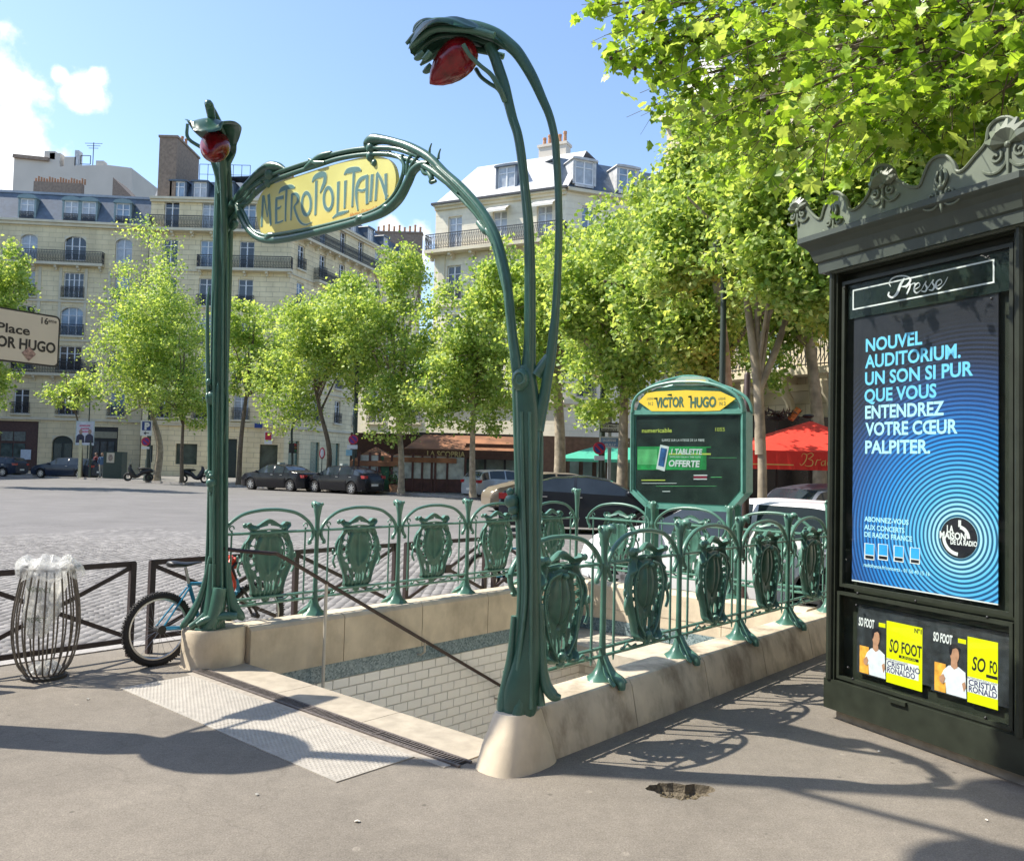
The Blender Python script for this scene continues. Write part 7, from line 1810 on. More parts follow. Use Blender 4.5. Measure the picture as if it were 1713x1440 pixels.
def make_car(name, label, kind, L_, W_, H_, paint, loc, rz, taxi=False, trim=True, plate=None, wr=.32, glass=None, group=None):
    sh = SHAPES[kind]; t = thing(name, label, 'car', loc, rz, group); n = 64; gl = glass or m_cglass
    xw = (-.305 * L_, .315 * L_); stations = []
    xs_ = sorted([-.5 * L_ + L_ * k / n for k in range(n + 1)])
    body = MB(); win = MB(); rows = []
    for x in xs_:
        f = x / L_; top = interp(sh['top'], f) * H_; belt = min(interp(sh['belt'], f) * H_, top - .012)
        edge = max(0, (abs(f) - .36) / .14); wfac = 1 - .16 * edge ** 2.2; hw = W_ / 2 * wfac
        zb = .20 + .06 * edge
        for xc in xw:
            d = abs(x - xc)
            if d < wr + .06: zb = max(zb, .33 + sqrt(max(0, (wr + .06) ** 2 - d * d)) - .02)
        zb = min(zb, belt - .1)
        zm_ = max(zb + .02, .45 * H_ * .75); gh = top - belt; tw = hw * (1 - .20 * min(1, gh / (.3 * H_)))
        if gh < .06 * H_: tw = hw * .90
        row = [(x, hw * .94, zb), (x, hw, max(zb + .01, zm_)), (x, hw * .985, (zm_ + belt) / 2 + .02), (x, hw * .955, belt), (x, tw + (hw * .93 - tw) * .10, top - .10 * gh - .01), (x, tw * .90, top - .018), (x, tw * .5, top - .002), (x, 0, top)]
        rows.append(row)
    m_ = len(rows[0]); full = []
    for row in rows: full.append(row + [(a, -b, c) for a, b, c in row[::-1][1:]])
    mm = len(full[0]); V = [p for r in full for p in r]
    bf = []; wf = []; cab = sh['cab']
    for i in range(n):
        f = (xs_[i] + xs_[i + 1]) / 2 / L_; gh = (interp(sh['top'], f) - interp(sh['belt'], f))
        slope = (interp(sh['top'], f + .01) - interp(sh['top'], f - .01)) / .02 * H_ / L_
        for k in range(mm - 1):
            a = i * mm + k; q = (a, a + 1, a + mm + 1, a + mm)
            side = k in (3, mm - 5); toppart = 4 <= k <= mm - 6
            isw = False
            if cab[0] < f < cab[1] and gh > .075:
                if side and cab[0] + .035 < f < cab[1] - .015 and not any(abs(f - p) < .009 for p in ((cab[0] + cab[1]) / 2 + .0, cab[0] + .14)): isw = True
                if toppart and abs(slope) > .42 and gh < .33 and 5 <= k <= mm - 7: isw = True
            (wf if isw else bf).append(q)
    bf.append(tuple(range(mm))[::-1]); bf.append(tuple(n * mm + k for k in range(mm)))
    def sub(fs, nm, mat, par, ang=35, push=0.0):
        used = sorted({v for f in fs for v in f}); mp = {v: i for i, v in enumerate(used)}; mb = MB(); mb.v = [(V[v][0], V[v][1] * (1 - push), V[v][2] - push) for v in used]; mb.f = [tuple(mp[v] for v in f) for f in fs]
        return mb.build(nm, mat, par, smooth=True, world=False, angle=ang)
    b_ = sub(bf, 'body', paint, t, 50); sub(wf, 'windows', gl, t, 50, .002)
    MB().box2((-.46 * L_, -W_ * .44, .17), (.46 * L_, W_ * .44, .42)).build('underbody', m_trimk, t, world=False)
    for xc in xw:
        for sg in (-1, 1):
            y = sg * (W_ / 2 - .10); w = thing_child('wheel', t, (xc, y, wr))
            Rx = Matrix.Rotation(pi / 2, 3, 'X')
            MB().lathe([(wr * .66, -.10), (wr * .95, -.105), (wr, -.07), (wr, .07), (wr * .95, .105), (wr * .66, .10)], (0, 0, 0), n=24, M3=Rx, cap=False).build('tyre', m_tyre, w, smooth=True, world=False)
            rim = MB(); rim.lathe([(wr * .67, -.09), (wr * .62, -.04 if sg < 0 else -.09), (wr * .62, .04 if sg > 0 else .09), (wr * .67, .09)], (0, 0, 0), n=20, M3=Rx, cap=False)
            yy = sg * .075
            for k in range(7):
                a = 2 * pi * k / 7; rim.bar((0, yy, 0), (wr * .65 * cos(a), yy, wr * .65 * sin(a)), .05 * wr / .32, .03, up=(0, 1, 0))
            rim.lathe([(.05, -.012), (.05, .012)], (0, yy, 0), n=10, M3=Rx); rim.build('rim', m_wheel, w, world=False)
            MB().lathe([(wr * .63, -.01), (wr * .63, .01)], (0, sg * .02, 0), n=16, M3=Rx).build('brake_dark', m_trimk, w, world=False)
            MB().lathe([(wr + .055, -.02), (wr + .055, .02)], (xc, sg * (W_ / 2 - .22), wr + .0), n=24, M3=Rx).build('wheel_arch', m_trimk, t, world=False)
    hb = interp(sh['belt'], -.47) * H_; hf = .48 * H_
    for sg in (-1, 1):
        q = MB(); q.box((-.470 * L_, sg * W_ * .375, hb - .02), (.10 * L_ * .6, W_ * .16, .15)); q.build('tail_light', m_taill, t, world=False)
        q = MB(); q.ell((.452 * L_, sg * W_ * .345, hf), (.16, .14, .075), 12, 8); q.build('headlight', m_headl, t, smooth=True, world=False)
        xm = (cab[1] - .06) * L_; q = MB(); q.ell((xm, sg * (W_ / 2 + .05), interp(sh['belt'], .15) * H_ + .06), (.09, .10, .07), 10, 7); q.build('wing_mirror', paint, t, smooth=True, world=False)
        for fx in ((cab[0] + cab[1]) / 2 - .01, cab[0] + .15): MB().box((fx * L_ + .12, sg * (W_ / 2 - .012), interp(sh['belt'], 0) * H_ - .10), (.17, .03, .025)).build('door_handle', m_wheel if trim else paint, t, world=False)
    MB().box((-.499 * L_, 0, .50), (.02, .52, .115)).build('number_plate', plate or m_plate, t, world=False); MB().box((.497 * L_, 0, .40), (.02, .52, .11)).build('number_plate', plate or m_plate, t, world=False)
    MB().box((-.485 * L_, 0, .33), (.06, W_ * .82, .16)).build('bumper', m_trimk, t, world=False)
    if taxi:
        MB().box((0.02 * L_, 0, H_ + .05), (.18, .42, .10)).build('roof_light', M('taxi_light', (.5, .55, .5), .4), t, world=False)
    return t
def thing_child(name, par, loc):
    o = bpy.data.objects.new(name, None); COL.objects.link(o); o.parent = par; o.location = loc; o.empty_display_size = .1; return o
def paint(name, rgb, rough=.22, metal=0.0): return M(name, rgb, rough, metal=metal, var=.04, scale=.5, coat=.10, spec=.25)
RZ = -.12
def gpx(px, py, z=RZ): d = pix_dir(px, py); k = (z - CAMZ) / d.z; p = Vector((0, 0, CAMZ)) + d * k; p.z = z; return p
p_navy = paint('car_paint_navy', (.022, .032, .055)); p_black = paint('car_paint_black', (.012, .012, .015)); p_white = paint('car_paint_white', (.80, .80, .82)); p_silver = paint('car_paint_silver', (.42, .46, .50), .3, .4); p_bronze = paint('car_paint_bronze', (.24, .20, .15), .3, .3); p_grey = paint('car_paint_grey', (.10, .11, .14), .3, .3); p_ink = paint('car_paint_dark_blue', (.018, .022, .03))
def dirpx(x0, x1, Y, dy=0.0): return (at_depth(x1, 790, Y).x - at_depth(x0, 790, Y).x)
def car_at(px, Y, *a, **k):
    p = at_depth(px, 790, Y); p.z = RZ; return p
PK = 'cars parked along the far kerb'
make_car('parked_car', 'dark blue car cut off by the left picture edge', 'wagon', 4.5, 1.8, 1.46, p_navy, car_at(-14, 61.5), radians(178), group=PK)
make_car('parked_car', 'dark navy estate car parked in front of the arched door on the left', 'wagon', 4.75, 1.8, 1.47, p_navy, car_at(114, 60.3), radians(172), group=PK)
make_car('parked_car', 'black saloon taxi with a white side stripe, left of two close together', 'sedan', 4.75, 1.82, 1.46, p_black, car_at(472, 47.2), radians(151), taxi=True, group=PK)
make_car('parked_car', 'black liftback taxi parked nose to tail behind the other taxi', 'liftback', 4.4, 1.76, 1.48, p_black, car_at(577, 45.3), radians(146), taxi=True, group=PK)
make_car('parked_car', 'small silver-white hatchback in front of the cafe windows', 'hatch', 4.1, 1.74, 1.48, p_silver, car_at(842, 43), radians(36), group=PK)
make_car('moving_car', 'bronze brown hatchback partly hidden by the right green post', 'hatch', 4.1, 1.75, 1.5, p_bronze, car_at(903, 31.5), radians(195))
make_car('parked_car', 'glossy dark blue car with tinted windows left of the map board', 'coupe', 4.6, 1.85, 1.50, p_ink, car_at(985, 22.5), radians(-6))
WC = W(1.25, 6.62, RZ); make_car('parked_car', 'white car with black windows parked right behind the map board', 'hatch', 4.2, 1.75, 1.39, p_white, WC, atan2(AV.y, AV.x) + pi, wr=.31)
make_car('parked_car', 'grey hatchback below the red parasol at the kiosk edge', 'hatch', 4.2, 1.78, 1.52, p_grey, car_at(1448, 17.0), radians(20))

# ---------------------------------------------------------------- scooters and motorbikes
def scooter(px, Y, label, rz, col=(.02, .02, .022), screen=True):
    p = at_depth(px, 790, Y); t = thing('motor_scooter', label, 'scooter', (p.x, p.y, 0), rz, 'parked scooters'); m_ = M('scooter_%02d' % int(col[0] * 300), col, .35)
    for x in (-.62, .62):
        MB().tube([(x + .2 * cos(2 * pi * k / 20), 0, .25 + .2 * sin(2 * pi * k / 20)) for k in range(21)], .06, n=7).build('wheel', m_tyre, t, smooth=True, world=False)
    MB().tube(smooth_path([(-.85, 0, .62), (-.6, 0, .68), (-.2, 0, .55), (.05, 0, .34), (.3, 0, .36), (.5, 0, .75), (.48, 0, 1.0)], 4), [.06, .1, .14, .16, .17, .17, .17, .16, .15, .13, .12, .12, .12, .12, .13, .15, .16, .17, .16, .15, .13, .12, .1, .09, .08], n=10).build('body', m_, t, smooth=True, world=False)
    MB().ell((-.3, 0, .80), (.42, .15, .08), 12, 7).build('seat', m_blk, t, smooth=True, world=False)
    MB().tube([(.44, -.3, 1.04), (.5, 0, 1.02), (.44, .3, 1.04)], .025, n=6).build('handlebar', m_blk, t, smooth=True, world=False)
    MB().tube([(.62, 0, .25), (.52, 0, .8)], .04, n=6).build('fork', m_st, t, smooth=True, world=False)
    if screen: MB().prism([(-.2, 0), (.2, 0), (.16, .45), (-.16, .45)], .01, (.56, 0, 1.0), (0, 1, 0), Vector((-.25, 0, 1)).normalized()).build('windscreen', M('scooter_screen', (.3, .36, .36), .1), t, world=False)
    return t
scooter(232, 53.5, 'scooter with clear windscreen beside the parking sign post', radians(200))
scooter(325, 53, 'dark scooter parked just left of the left green post', radians(10), (.03, .03, .035), False)
# second bicycle behind the left balustrade, close to the right post
def bike_copy(loc, rz, label):
    c = copy_tree(bike); c.location = loc; c.rotation_euler = (0, 0, rz); c['label'] = label; return c
bq = at_depth(838, 900, 10.6); bq.z = 0
b2_ = bike_copy(W(-.82, 3.9), angB + radians(-8), 'second bicycle leaning on the guard rail, seen through the fourth balustrade shield')
# street furniture far away
def pole_sign(): pass
def lamp(px, Y, h, r, label, arm=None, pt=None):
    p = at_depth(px, 790, Y); t = thing('street_lamp', label, 'street lamp', (p.x, p.y, 0), group='dark street lamps')
    MB().lathe([(r * 2, 0), (r * 2, .2), (r * 1.5, .4), (r * 1.4, 1.3), (r, 1.5), (r * .85, h)], (p.x, p.y, 0), n=12).build('pole', m_mast, t, smooth=True)
    if arm:
        MB().tube([(p.x, p.y, h - .4), (p.x + arm * .5, p.y, h + .1), (p.x + arm, p.y, h)], .05, n=7).build('arm', m_mast, t, smooth=True)
        MB().ell((p.x + arm, p.y, h - .10), (.34, .2, .14), 12, 7).build('lantern', M('lantern_pale', (.45, .5, .52), .3), t, smooth=True)
    else: MB().lathe([(r, 0), (.22, .12), (.26, .4), (.1, .6), (.03, .7)], (p.x, p.y, h), n=12).build('lantern', m_mast, t, smooth=True)
    return t, p
t_, p_ = lamp(247, 55, 7.9, .13, 'dark street lamp with a short arm behind the parking sign', arm=-.7)
def board(t, px0, py0, px1, py1, Y, name, mat, off=0.0, thick=.03, rnd_=False):
    a = at_depth(px0, py0, Y - off); b = at_depth(px1, py1, Y - off)
    if rnd_:
        c = (a + b) / 2; r = abs(a.z - b.z) / 2
        return MB().prism([(r * cos(2 * pi * k / 28), r * sin(2 * pi * k / 28)) for k in range(28)], thick, (c.x, c.y, c.z), (1, 0, 0), (0, 0, 1), (0, -1, 0)).build(name, mat, t)
    return MB().box2((a.x, a.y - thick, b.z), (b.x, a.y, a.z)).build(name, mat, t)
m_sb = M('sign_blue', (.02, .05, .22), .4, var=.05); m_sw = M('sign_white', (.62, .64, .66), .4, var=.04); m_sr = M('sign_red', (.45, .02, .05), .4, var=.05); m_sp = M('sign_purple_blue', (.10, .03, .22), .4, var=.05)
Ys = 54.3
sp_ = thing('parking_sign', 'blue P parking sign above a round no-parking sign on a dark post', 'traffic sign', (at_depth(245, 790, Ys).x, Ys, 0))
q = at_depth(246, 790, Ys); MB().bar((q.x, Ys + .05, 0), (q.x, Ys + .05, 4.9), .09, .09).build('post', m_mast, sp_)
board(sp_, 236, 703, 254, 729, Ys, 'backing', m_sw); board(sp_, 238, 705, 252, 720, Ys, 'plate', m_sb, .035, .01)
a = at_depth(241.5, 718, Ys - .05); mb = MB(); text(mb, 'P', (a.x, a.y, a.z), (1, 0, 0), (0, 0, 1), (0, -1, 0), .60, bold=.02); mb.build('lettering', m_sw, sp_)
a = at_depth(249, 724.5, Ys - .04); c = at_depth(241, 724.5, Ys - .04); mb = MB(); mb.bar(a, c, .03, .04); mb.bar(c, c + Vector((.1, 0, .07)), .03, .04); mb.bar(c, c + Vector((.1, 0, -.07)), .03, .04); mb.build('arrow', m_trimk, sp_)
board(sp_, 236, 731, 252, 746, Ys, 'no_parking_rim', m_sr, 0, .03, True); board(sp_, 238, 733, 250, 744, Ys, 'no_parking_plate', m_sp, .032, .01, True); board(sp_, 237, 747, 250, 751, Ys, 'small_plate', m_sw)
a = at_depth(239, 734, Ys - .05); c = at_depth(249, 743, Ys - .05); MB().bar(a, c, .02, .08).build('no_parking_bar', m_sr, sp_)
lamp(592, 46.5, 8.0, .13, 'dark street lamp behind the round no-parking sign near the two taxis', arm=-.6)
Ys = 45.8; s2 = thing('no_parking_sign', 'round purple no-parking sign with small white plates left of the cafe', 'traffic sign', (at_depth(591, 790, Ys).x, Ys, 0))
q = at_depth(591, 790, Ys); MB().bar((q.x, Ys + .05, 0), (q.x, Ys + .05, 3.3), .08, .08).build('post', m_mast, s2)
board(s2, 583, 727, 599, 743.5, Ys, 'no_parking_rim', m_sr, 0, .03, True); board(s2, 585, 729, 597, 741.5, Ys, 'no_parking_plate', m_sp, .032, .01, True); board(s2, 581, 744, 598, 751, Ys, 'small_plate', m_sw); board(s2, 579, 752, 589, 762, Ys, 'small_plate', M('sign_pale_blue', (.2, .4, .5), .4))
a = at_depth(586, 730, Ys - .05); c = at_depth(596, 741, Ys - .05); MB().bar(a, c, .02, .08).build('no_parking_bar', m_sr, s2)
# advertising panel with two printed figures
Ys = 58.5; ad = thing('advertising_panel', 'tall white street advertising panel showing two dark figures', 'billboard', (at_depth(142, 790, Ys).x, Ys, 0))
board(ad, 128, 704, 157, 745, Ys, 'panel', M('panel_edge', (.4, .5, .55), .4)); board(ad, 129.5, 705.5, 155.5, 743.5, Ys, 'poster', M('poster_pale', (.50, .52, .62), .5, var=.25, scale=1.5), .035, .01)
for x in (134, 149): b_x = at_depth(x, 738, Ys - .05); MB().prism([(-.3, -.1), (.3, -.1), (.26, .35), (.1, .5), (-.1, .5), (-.26, .35)], .008, (b_x.x, b_x.y, b_x.z), (1, 0, 0), (0, 0, 1), (0, -1, 0)).build('printed_figure', M('figure_dark', (.03, .03, .06), .5, var=.4, scale=6), ad); MB().ell((b_x.x + .02, b_x.y - .005, b_x.z + .66), (.13, .006, .17), 10, 6).build('printed_head', M('figure_face', (.3, .2, .17), .5), ad)
mb = MB(); 
for k, (w_, y_) in enumerate(((18, 712), (14, 717), (19, 722))): a = at_depth(142 - w_ / 2, y_, Ys - .05); c = at_depth(142 + w_ / 2, y_, Ys - .05); mb.bar(a, c, .01, .10)
mb.build('printed_lines', M('print_rose', (.5, .15, .25), .5, var=.5, scale=8), ad)
q = at_depth(133, 790, Ys); MB().bar((q.x, Ys, 0), (q.x, Ys, 2.6), .18, .12).build('post', M('post_cream', (.5, .47, .3), .5), ad); q = at_depth(150, 790, Ys); MB().bar((q.x, Ys, 0), (q.x, Ys, 2.6), .12, .12).build('post', m_mast, ad)
# flag
q = at_depth(145, 790, 62); fl = thing('flag', 'dark blue flag hanging limp from a thin pole above the advertising panel', 'flag', (q.x, 62, 0)); MB().bar((q.x, 62, 0), (q.x, 62, 8.3), .06, .06).build('pole', m_mast, fl)
mb = MB(); 
for i in range(7):
    z = zat(615 + i * 6, 146, 62)
    for k in range(5): mb.v.append((q.x - .08 + .45 * (k / 4) * (.4 + .12 * i * (i < 5)), 62 + .10 * sin(k * 2.2 + i * .6), z))
for i in range(6):
    for k in range(4): a = i * 5 + k; mb.f.append((a, a + 1, a + 6, a + 5))
mb.build('cloth', M('flag_blue', (.01, .02, .16), .7), fl, smooth=True)
# utility cabinet with poster, person beside it
q = at_depth(192, 790, 58.8); ub_ = thing('utility_cabinet', 'dark green street cabinet with a pasted portrait poster', 'cabinet', (q.x, 58.8, 0))
a = at_depth(176, 755, 58.8); c = at_depth(205, 800, 58.8); MB().box2((a.x, 58.6, 0), (c.x, 59.4, a.z)).build('housing', M('cabinet_green', (.03, .05, .04), .5), ub_)
a = at_depth(178, 757, 58.5); c = at_depth(190, 774, 58.5); MB().box2((a.x, 58.57, c.z), (c.x, 58.6, a.z)).build('poster', M('poster_sand', (.50, .45, .36), .6), ub_); m_ = (a + c) / 2; MB().ell((m_.x, 58.56, m_.z), (.16, .006, .24), 12, 8).build('printed_face', M('figure_face2', (.25, .2, .17), .5, var=.4, scale=9), ub_)
def skin_body(mesh_edges, name, mat, par):
    vs, es, rs = mesh_edges; me = bpy.data.meshes.new(name); me.from_pydata(vs, es, []); o = bpy.data.objects.new(name, me); COL.objects.link(o); o.parent = par
    mod = o.modifiers.new('skin', 'SKIN'); 
    if not me.skin_vertices: me.attributes
    sv = me.skin_vertices[0].data if len(me.skin_vertices) else None
    return o
def person(px, Y, label, h=1.75, shirt=(.10, .17, .30), legs=(.30, .31, .30), rz=0.0, z=0.0):
    p = at_depth(px, 790, Y); t = thing('person', label, 'person', (p.x, p.y, z), rz); k = h / 1.75
    def tb(pts, rads, mb, n=8): mb.tube([Vector(q) * k for q in pts], [r * k for r in rads], n=n)
    skin = M('skin', (.42, .26, .19), .6); body = MB()
    # one continuous body: torso into neck into head, limbs rooted inside the torso
    tb([(0, 0, .88), (0, 0, .98), (0, .01, 1.15), (0, .01, 1.32), (0, 0, 1.44), (0, 0, 1.49), (0, -.01, 1.55), (0, -.02, 1.62), (0, -.02, 1.69), (0, -.015, 1.745)], [.13, .155, .14, .17, .13, .055, .06, .088, .09, .04], body, 12)
    body.build('body', skin, t, smooth=True, world=False)
    sh_ = MB(); tb([(0, 0, .90), (0, 0, 1.0), (0, .01, 1.15), (0, .01, 1.33), (0, 0, 1.45), (0, 0, 1.485)], [.165, .17, .155, .185, .15, .06], sh_, 12)
    for s in (-1, 1): tb([(s * .13, 0, 1.42), (s * .20, 0, 1.38), (s * .25, .02, 1.15), (s * .24, -.08, .95)], [.06, .058, .05, .04], sh_)
    sh_.build('jacket', M('cloth_%d' % int(shirt[2] * 100), shirt, .8), t, smooth=True, world=False)
    tr = MB()
    for s in (-1, 1): tb([(s * .08, 0, .95), (s * .095, 0, .78), (s * .10, -.02 * s, .46), (s * .10, .02 * s, .08)], [.095, .092, .065, .055], tr)
    tr.build('trousers', M('cloth_legs_%d' % int(legs[0] * 100), legs, .8), t, smooth=True, world=False)
    for s in (-1, 1): MB().ell((s * .10 * k, -.05 * k, .045), (.05, .13, .045), 10, 6).build('shoe', m_blk, t, smooth=True, world=False); MB().ell((s * .24 * k, -.10 * k, .88 * k), (.035, .04, .08), 8, 6).build('hand', skin, t, smooth=True, world=False)
    MB().ell((0, .01 * k, 1.68 * k), (.10 * k, .11 * k, .095 * k), 12, 8).build('hair', M('hair_brown', (.05, .03, .02), .8), t, smooth=True, world=False)
person(170, 59.5, 'person in a blue denim jacket and grey trousers standing behind the estate car', rz=.6)
person(160, 60.2, 'person in a dark red top beside the one in blue denim, behind the estate car', shirt=(.16, .03, .04), legs=(.04, .04, .05), rz=-.5)
# traffic light on a curved mast, red lozenge signs
q = at_depth(489, 790, 51); tl = thing('traffic_light', 'traffic light with dark curved mast arching over in front of the corner building', 'traffic light', (q.x, 51, 0))
pts = [at_depth(x, y, 51) for x, y in ((489, 800), (489, 760), (488, 725), (491, 708), (500, 699), (512, 695), (524, 695))]
MB().tube(smooth_path([tuple(p) for p in pts], 4), .07, n=7).build('mast', m_mast, tl, smooth=True)
a = at_depth(485, 741, 50.8); c = at_depth(498, 758, 50.8); MB().box2((a.x, 50.6, c.z), (c.x, 51, a.z)).build('signal_box', m_trimk, tl)
for i, y in enumerate((744, 749, 754)): a = at_depth(494, y, 50.55); MB().ell((a.x, 50.58, a.z), (.08, .03, .08), 8, 5).build('lens', M('lens_%d' % i, ((.25, .02, .02), (.2, .1, .02), (.02, .12, .05))[i], .3), tl)
Ys = 69.5; wsn = thing('wall_sign', 'small red and white projecting sign on the corner building', 'sign', (at_depth(449, 731, Ys).x, Ys, 4)); board(wsn, 443, 722, 455, 743, Ys, 'plate', m_sw); board(wsn, 444, 723, 454, 736, Ys, 'red_field', m_sr, .04, .02)
wsn = thing('wall_sign', 'small blue street name plate high on the corner building', 'sign', (at_depth(432, 712, Ys).x, Ys, 4)); board(wsn, 426, 708, 439, 716, Ys, 'plate', m_sb)
Ys = 46.6; os_ = thing('oval_sign', 'oval red and white shop sign on a thin post behind the taxis', 'sign', (at_depth(539, 760, Ys).x, Ys, 0)); a = at_depth(539, 758, Ys); MB().ell(tuple(a), (.16, .03, .32), 14, 9).build('plate', m_sr, os_); MB().ell((a.x, a.y - .02, a.z), (.10, .025, .24), 14, 9).build('field', m_sw, os_); MB().bar((a.x, Ys, 0), (a.x, Ys, a.z - .2), .04, .04).build('post', m_mast, os_)
# direction signs left of the map board
Ys = 26; ds = thing('direction_signs', 'white and blue arrow direction signs on a grey post left of the map board', 'direction sign', (at_depth(1018, 780, Ys).x, Ys, 0))
def arrow(px0, py0, px1, py1, name, mat, rim):
    a = at_depth(px0, py0, Ys - .1); c = at_depth(px1, py1, Ys - .1); h = a.z - c.z; w = c.x - a.x
    MB().prism([(0, 0), (w - h * .5, 0), (w, h / 2), (w - h * .5, h), (0, h)], .03, (a.x, a.y, c.z), (1, 0, 0), (0, 0, 1), (0, -1, 0)).build(name + '_rim', rim, ds)
    e = .04; return MB().prism([(e, e), (w - h * .5 - e * .5, e), (w - e * 1.6, h / 2), (w - h * .5 - e * .5, h - e), (e, h - e)], .005, (a.x, a.y - .031, c.z), (1, 0, 0), (0, 0, 1), (0, -1, 0)).build(name, mat, ds), a, c
_, a, c = arrow(1004, 707, 1050, 724, 'arrow_plate', m_sw, m_trimk)
for i, tx in enumerate(('PORTE MAILLOT', 'PERIPHERIQUE')): mb = MB(); text(mb, tx, (a.x + .06, a.y - .038, a.z - .14 - i * .12), (1, 0, 0), (0, 0, 1), (0, -1, 0), .11, width=.46, bold=.01); mb.build('lettering', m_trimk, ds)
_, a, c = arrow(1003, 730, 1052, 750, 'arrow_plate', M('sign_light_blue', (.14, .26, .44), .4, var=.3, scale=8), m_sw)
for i in range(2): mb = MB(); text(mb, ('LA DEFENSE', 'NEUILLY')[i], (a.x + .10, a.y - .038, a.z - .15 - i * .14), (1, 0, 0), (0, 0, 1), (0, -1, 0), .11, width=.4, bold=.01); mb.build('lettering', m_sw, ds)
q = at_depth(1019, 780, Ys); MB().bar((q.x, Ys, 0), (q.x, Ys, 3.4), .10, .10).build('post', M('galvanised', (.4, .42, .43), .4, metal=.5), ds)
s3 = thing('no_parking_sign', 'round blue and red no-parking sign just left of the direction signs', 'traffic sign', (at_depth(1003, 780, 25.6).x, 25.6, 0)); board(s3, 992, 739, 1013, 760.5, 25.6, 'no_parking_rim', m_sr, 0, .03, True); board(s3, 995, 742, 1010, 757.5, 25.6, 'no_parking_plate', m_sb, .032, .01, True); board(s3, 994, 762, 1011, 770, 25.6, 'small_plate', m_sw)
a = at_depth(996, 743, 25.55); c = at_depth(1009, 757, 25.55); MB().bar(a, c, .02, .07).build('no_parking_bar', m_sr, s3); q = at_depth(1003, 780, 25.6); MB().bar((q.x, 25.65, 0), (q.x, 25.65, 2.0), .06, .06).build('post', m_mast, s3)
lamp(1006, 27, 5.4, .10, 'dark street lamp behind the arrow signs left of the map board')
lamp(1206, 15.5, 5.35, .062, 'black street lamp rising behind the map board into the trees')
# ---------------------------------------------------------------- trees
m_bark = M('plane_bark', (.30, .25, .18), .9, var=.35, scale=5, bump=.5, bscale=14, var2=.2, scale2=1.2)
m_barkd = M('dark_bark', (.13, .10, .07), .9, var=.3, scale=6, bump=.5, bscale=14)
leaf_mats = [M('leaf_light', (.38, .48, .16), .5, var=0, trans=.5, spec=.35), M('leaf_mid', (.28, .39, .115), .5, var=0, trans=.45, spec=.35), M('leaf_deep', (.16, .27, .055), .5, var=0, trans=.35, spec=.35), M('leaf_yellow', (.48, .54, .20), .5, var=0, trans=.45, spec=.35)]
def leaf_cloud(name, centers, radii, per, size, seed, mats=leaf_mats, wts=(.38, .33, .17, .12), flat=.75):
    """kite-shaped folded leaves scattered round cluster centres"""
    rs = np.random.RandomState(seed); C_ = np.repeat(np.array(centers), per, 0); R_ = np.repeat(np.array(radii), per)[:, None]; n = len(C_)
    P = C_ + rs.normal(0, 1, (n, 3)) * R_ * np.array([1, 1, flat]) * .55
    nrm = rs.normal(0, 1, (n, 3)) + np.array([-.25, -.15, .9]); nrm /= np.linalg.norm(nrm, axis=1)[:, None]
    a = rs.normal(0, 1, (n, 3)); a[:, 2] -= .4; a -= nrm * (a * nrm).sum(1)[:, None]; a /= np.linalg.norm(a, axis=1)[:, None]; b = np.cross(nrm, a)
    s = size * rs.uniform(.6, 1.25, n)[:, None]
    v0 = P - a * s * .5; v1 = P + b * s * .42 + nrm * s * .12 - a * s * .05; v2 = P + a * s * .55; v3 = P - b * s * .42 + nrm * s * .12 - a * s * .05
    V = np.stack([v0, v1, v2, v3], 1).reshape(-1, 3); i = np.arange(n) * 4
    T = np.stack([np.stack([i, i + 1, i + 2], 1), np.stack([i, i + 2, i + 3], 1)], 1).reshape(-1, 3)
    me = np_mesh(name, V, T, mats[0])
    for m_ in mats[1:]: me.materials.append(m_)
    cl = np.repeat(rs.randint(0, 1000, len(centers)), per); pick = rs.choice(4, n, p=wts); same = rs.rand(n) < .35; pick = np.where(same, cl % 3, pick)
    me.polygons.foreach_set('material_index', np.repeat(pick, 2).astype(np.int32)); return me
def crown_points(c, r, n, seed, lobes=12, lo=.40):
    rs = random.Random(seed); L_ = []
    for k in range(lobes):
        while True:
            d = Vector((rs.uniform(-1, 1), rs.uniform(-1, 1), rs.uniform(-1, 1)))
            if .1 < d.length < 1: break
        L_.append((d * .74, rs.uniform(.30, .46)))
    L_.append((Vector((0, 0, 0)), .55)); pts = []
    while len(pts) < n:
        d, q = rs.choice(L_); e = Vector((rs.gauss(0, 1), rs.gauss(0, 1), rs.gauss(0, 1))).normalized() * (lo + (1 - lo) * rs.random() ** .6) * q
        p = d + e
        if p.length > 1.05: continue
        pts.append((c.x + p.x * r[0], c.y + p.y * r[1], c.z + p.z * r[2]))
    return pts
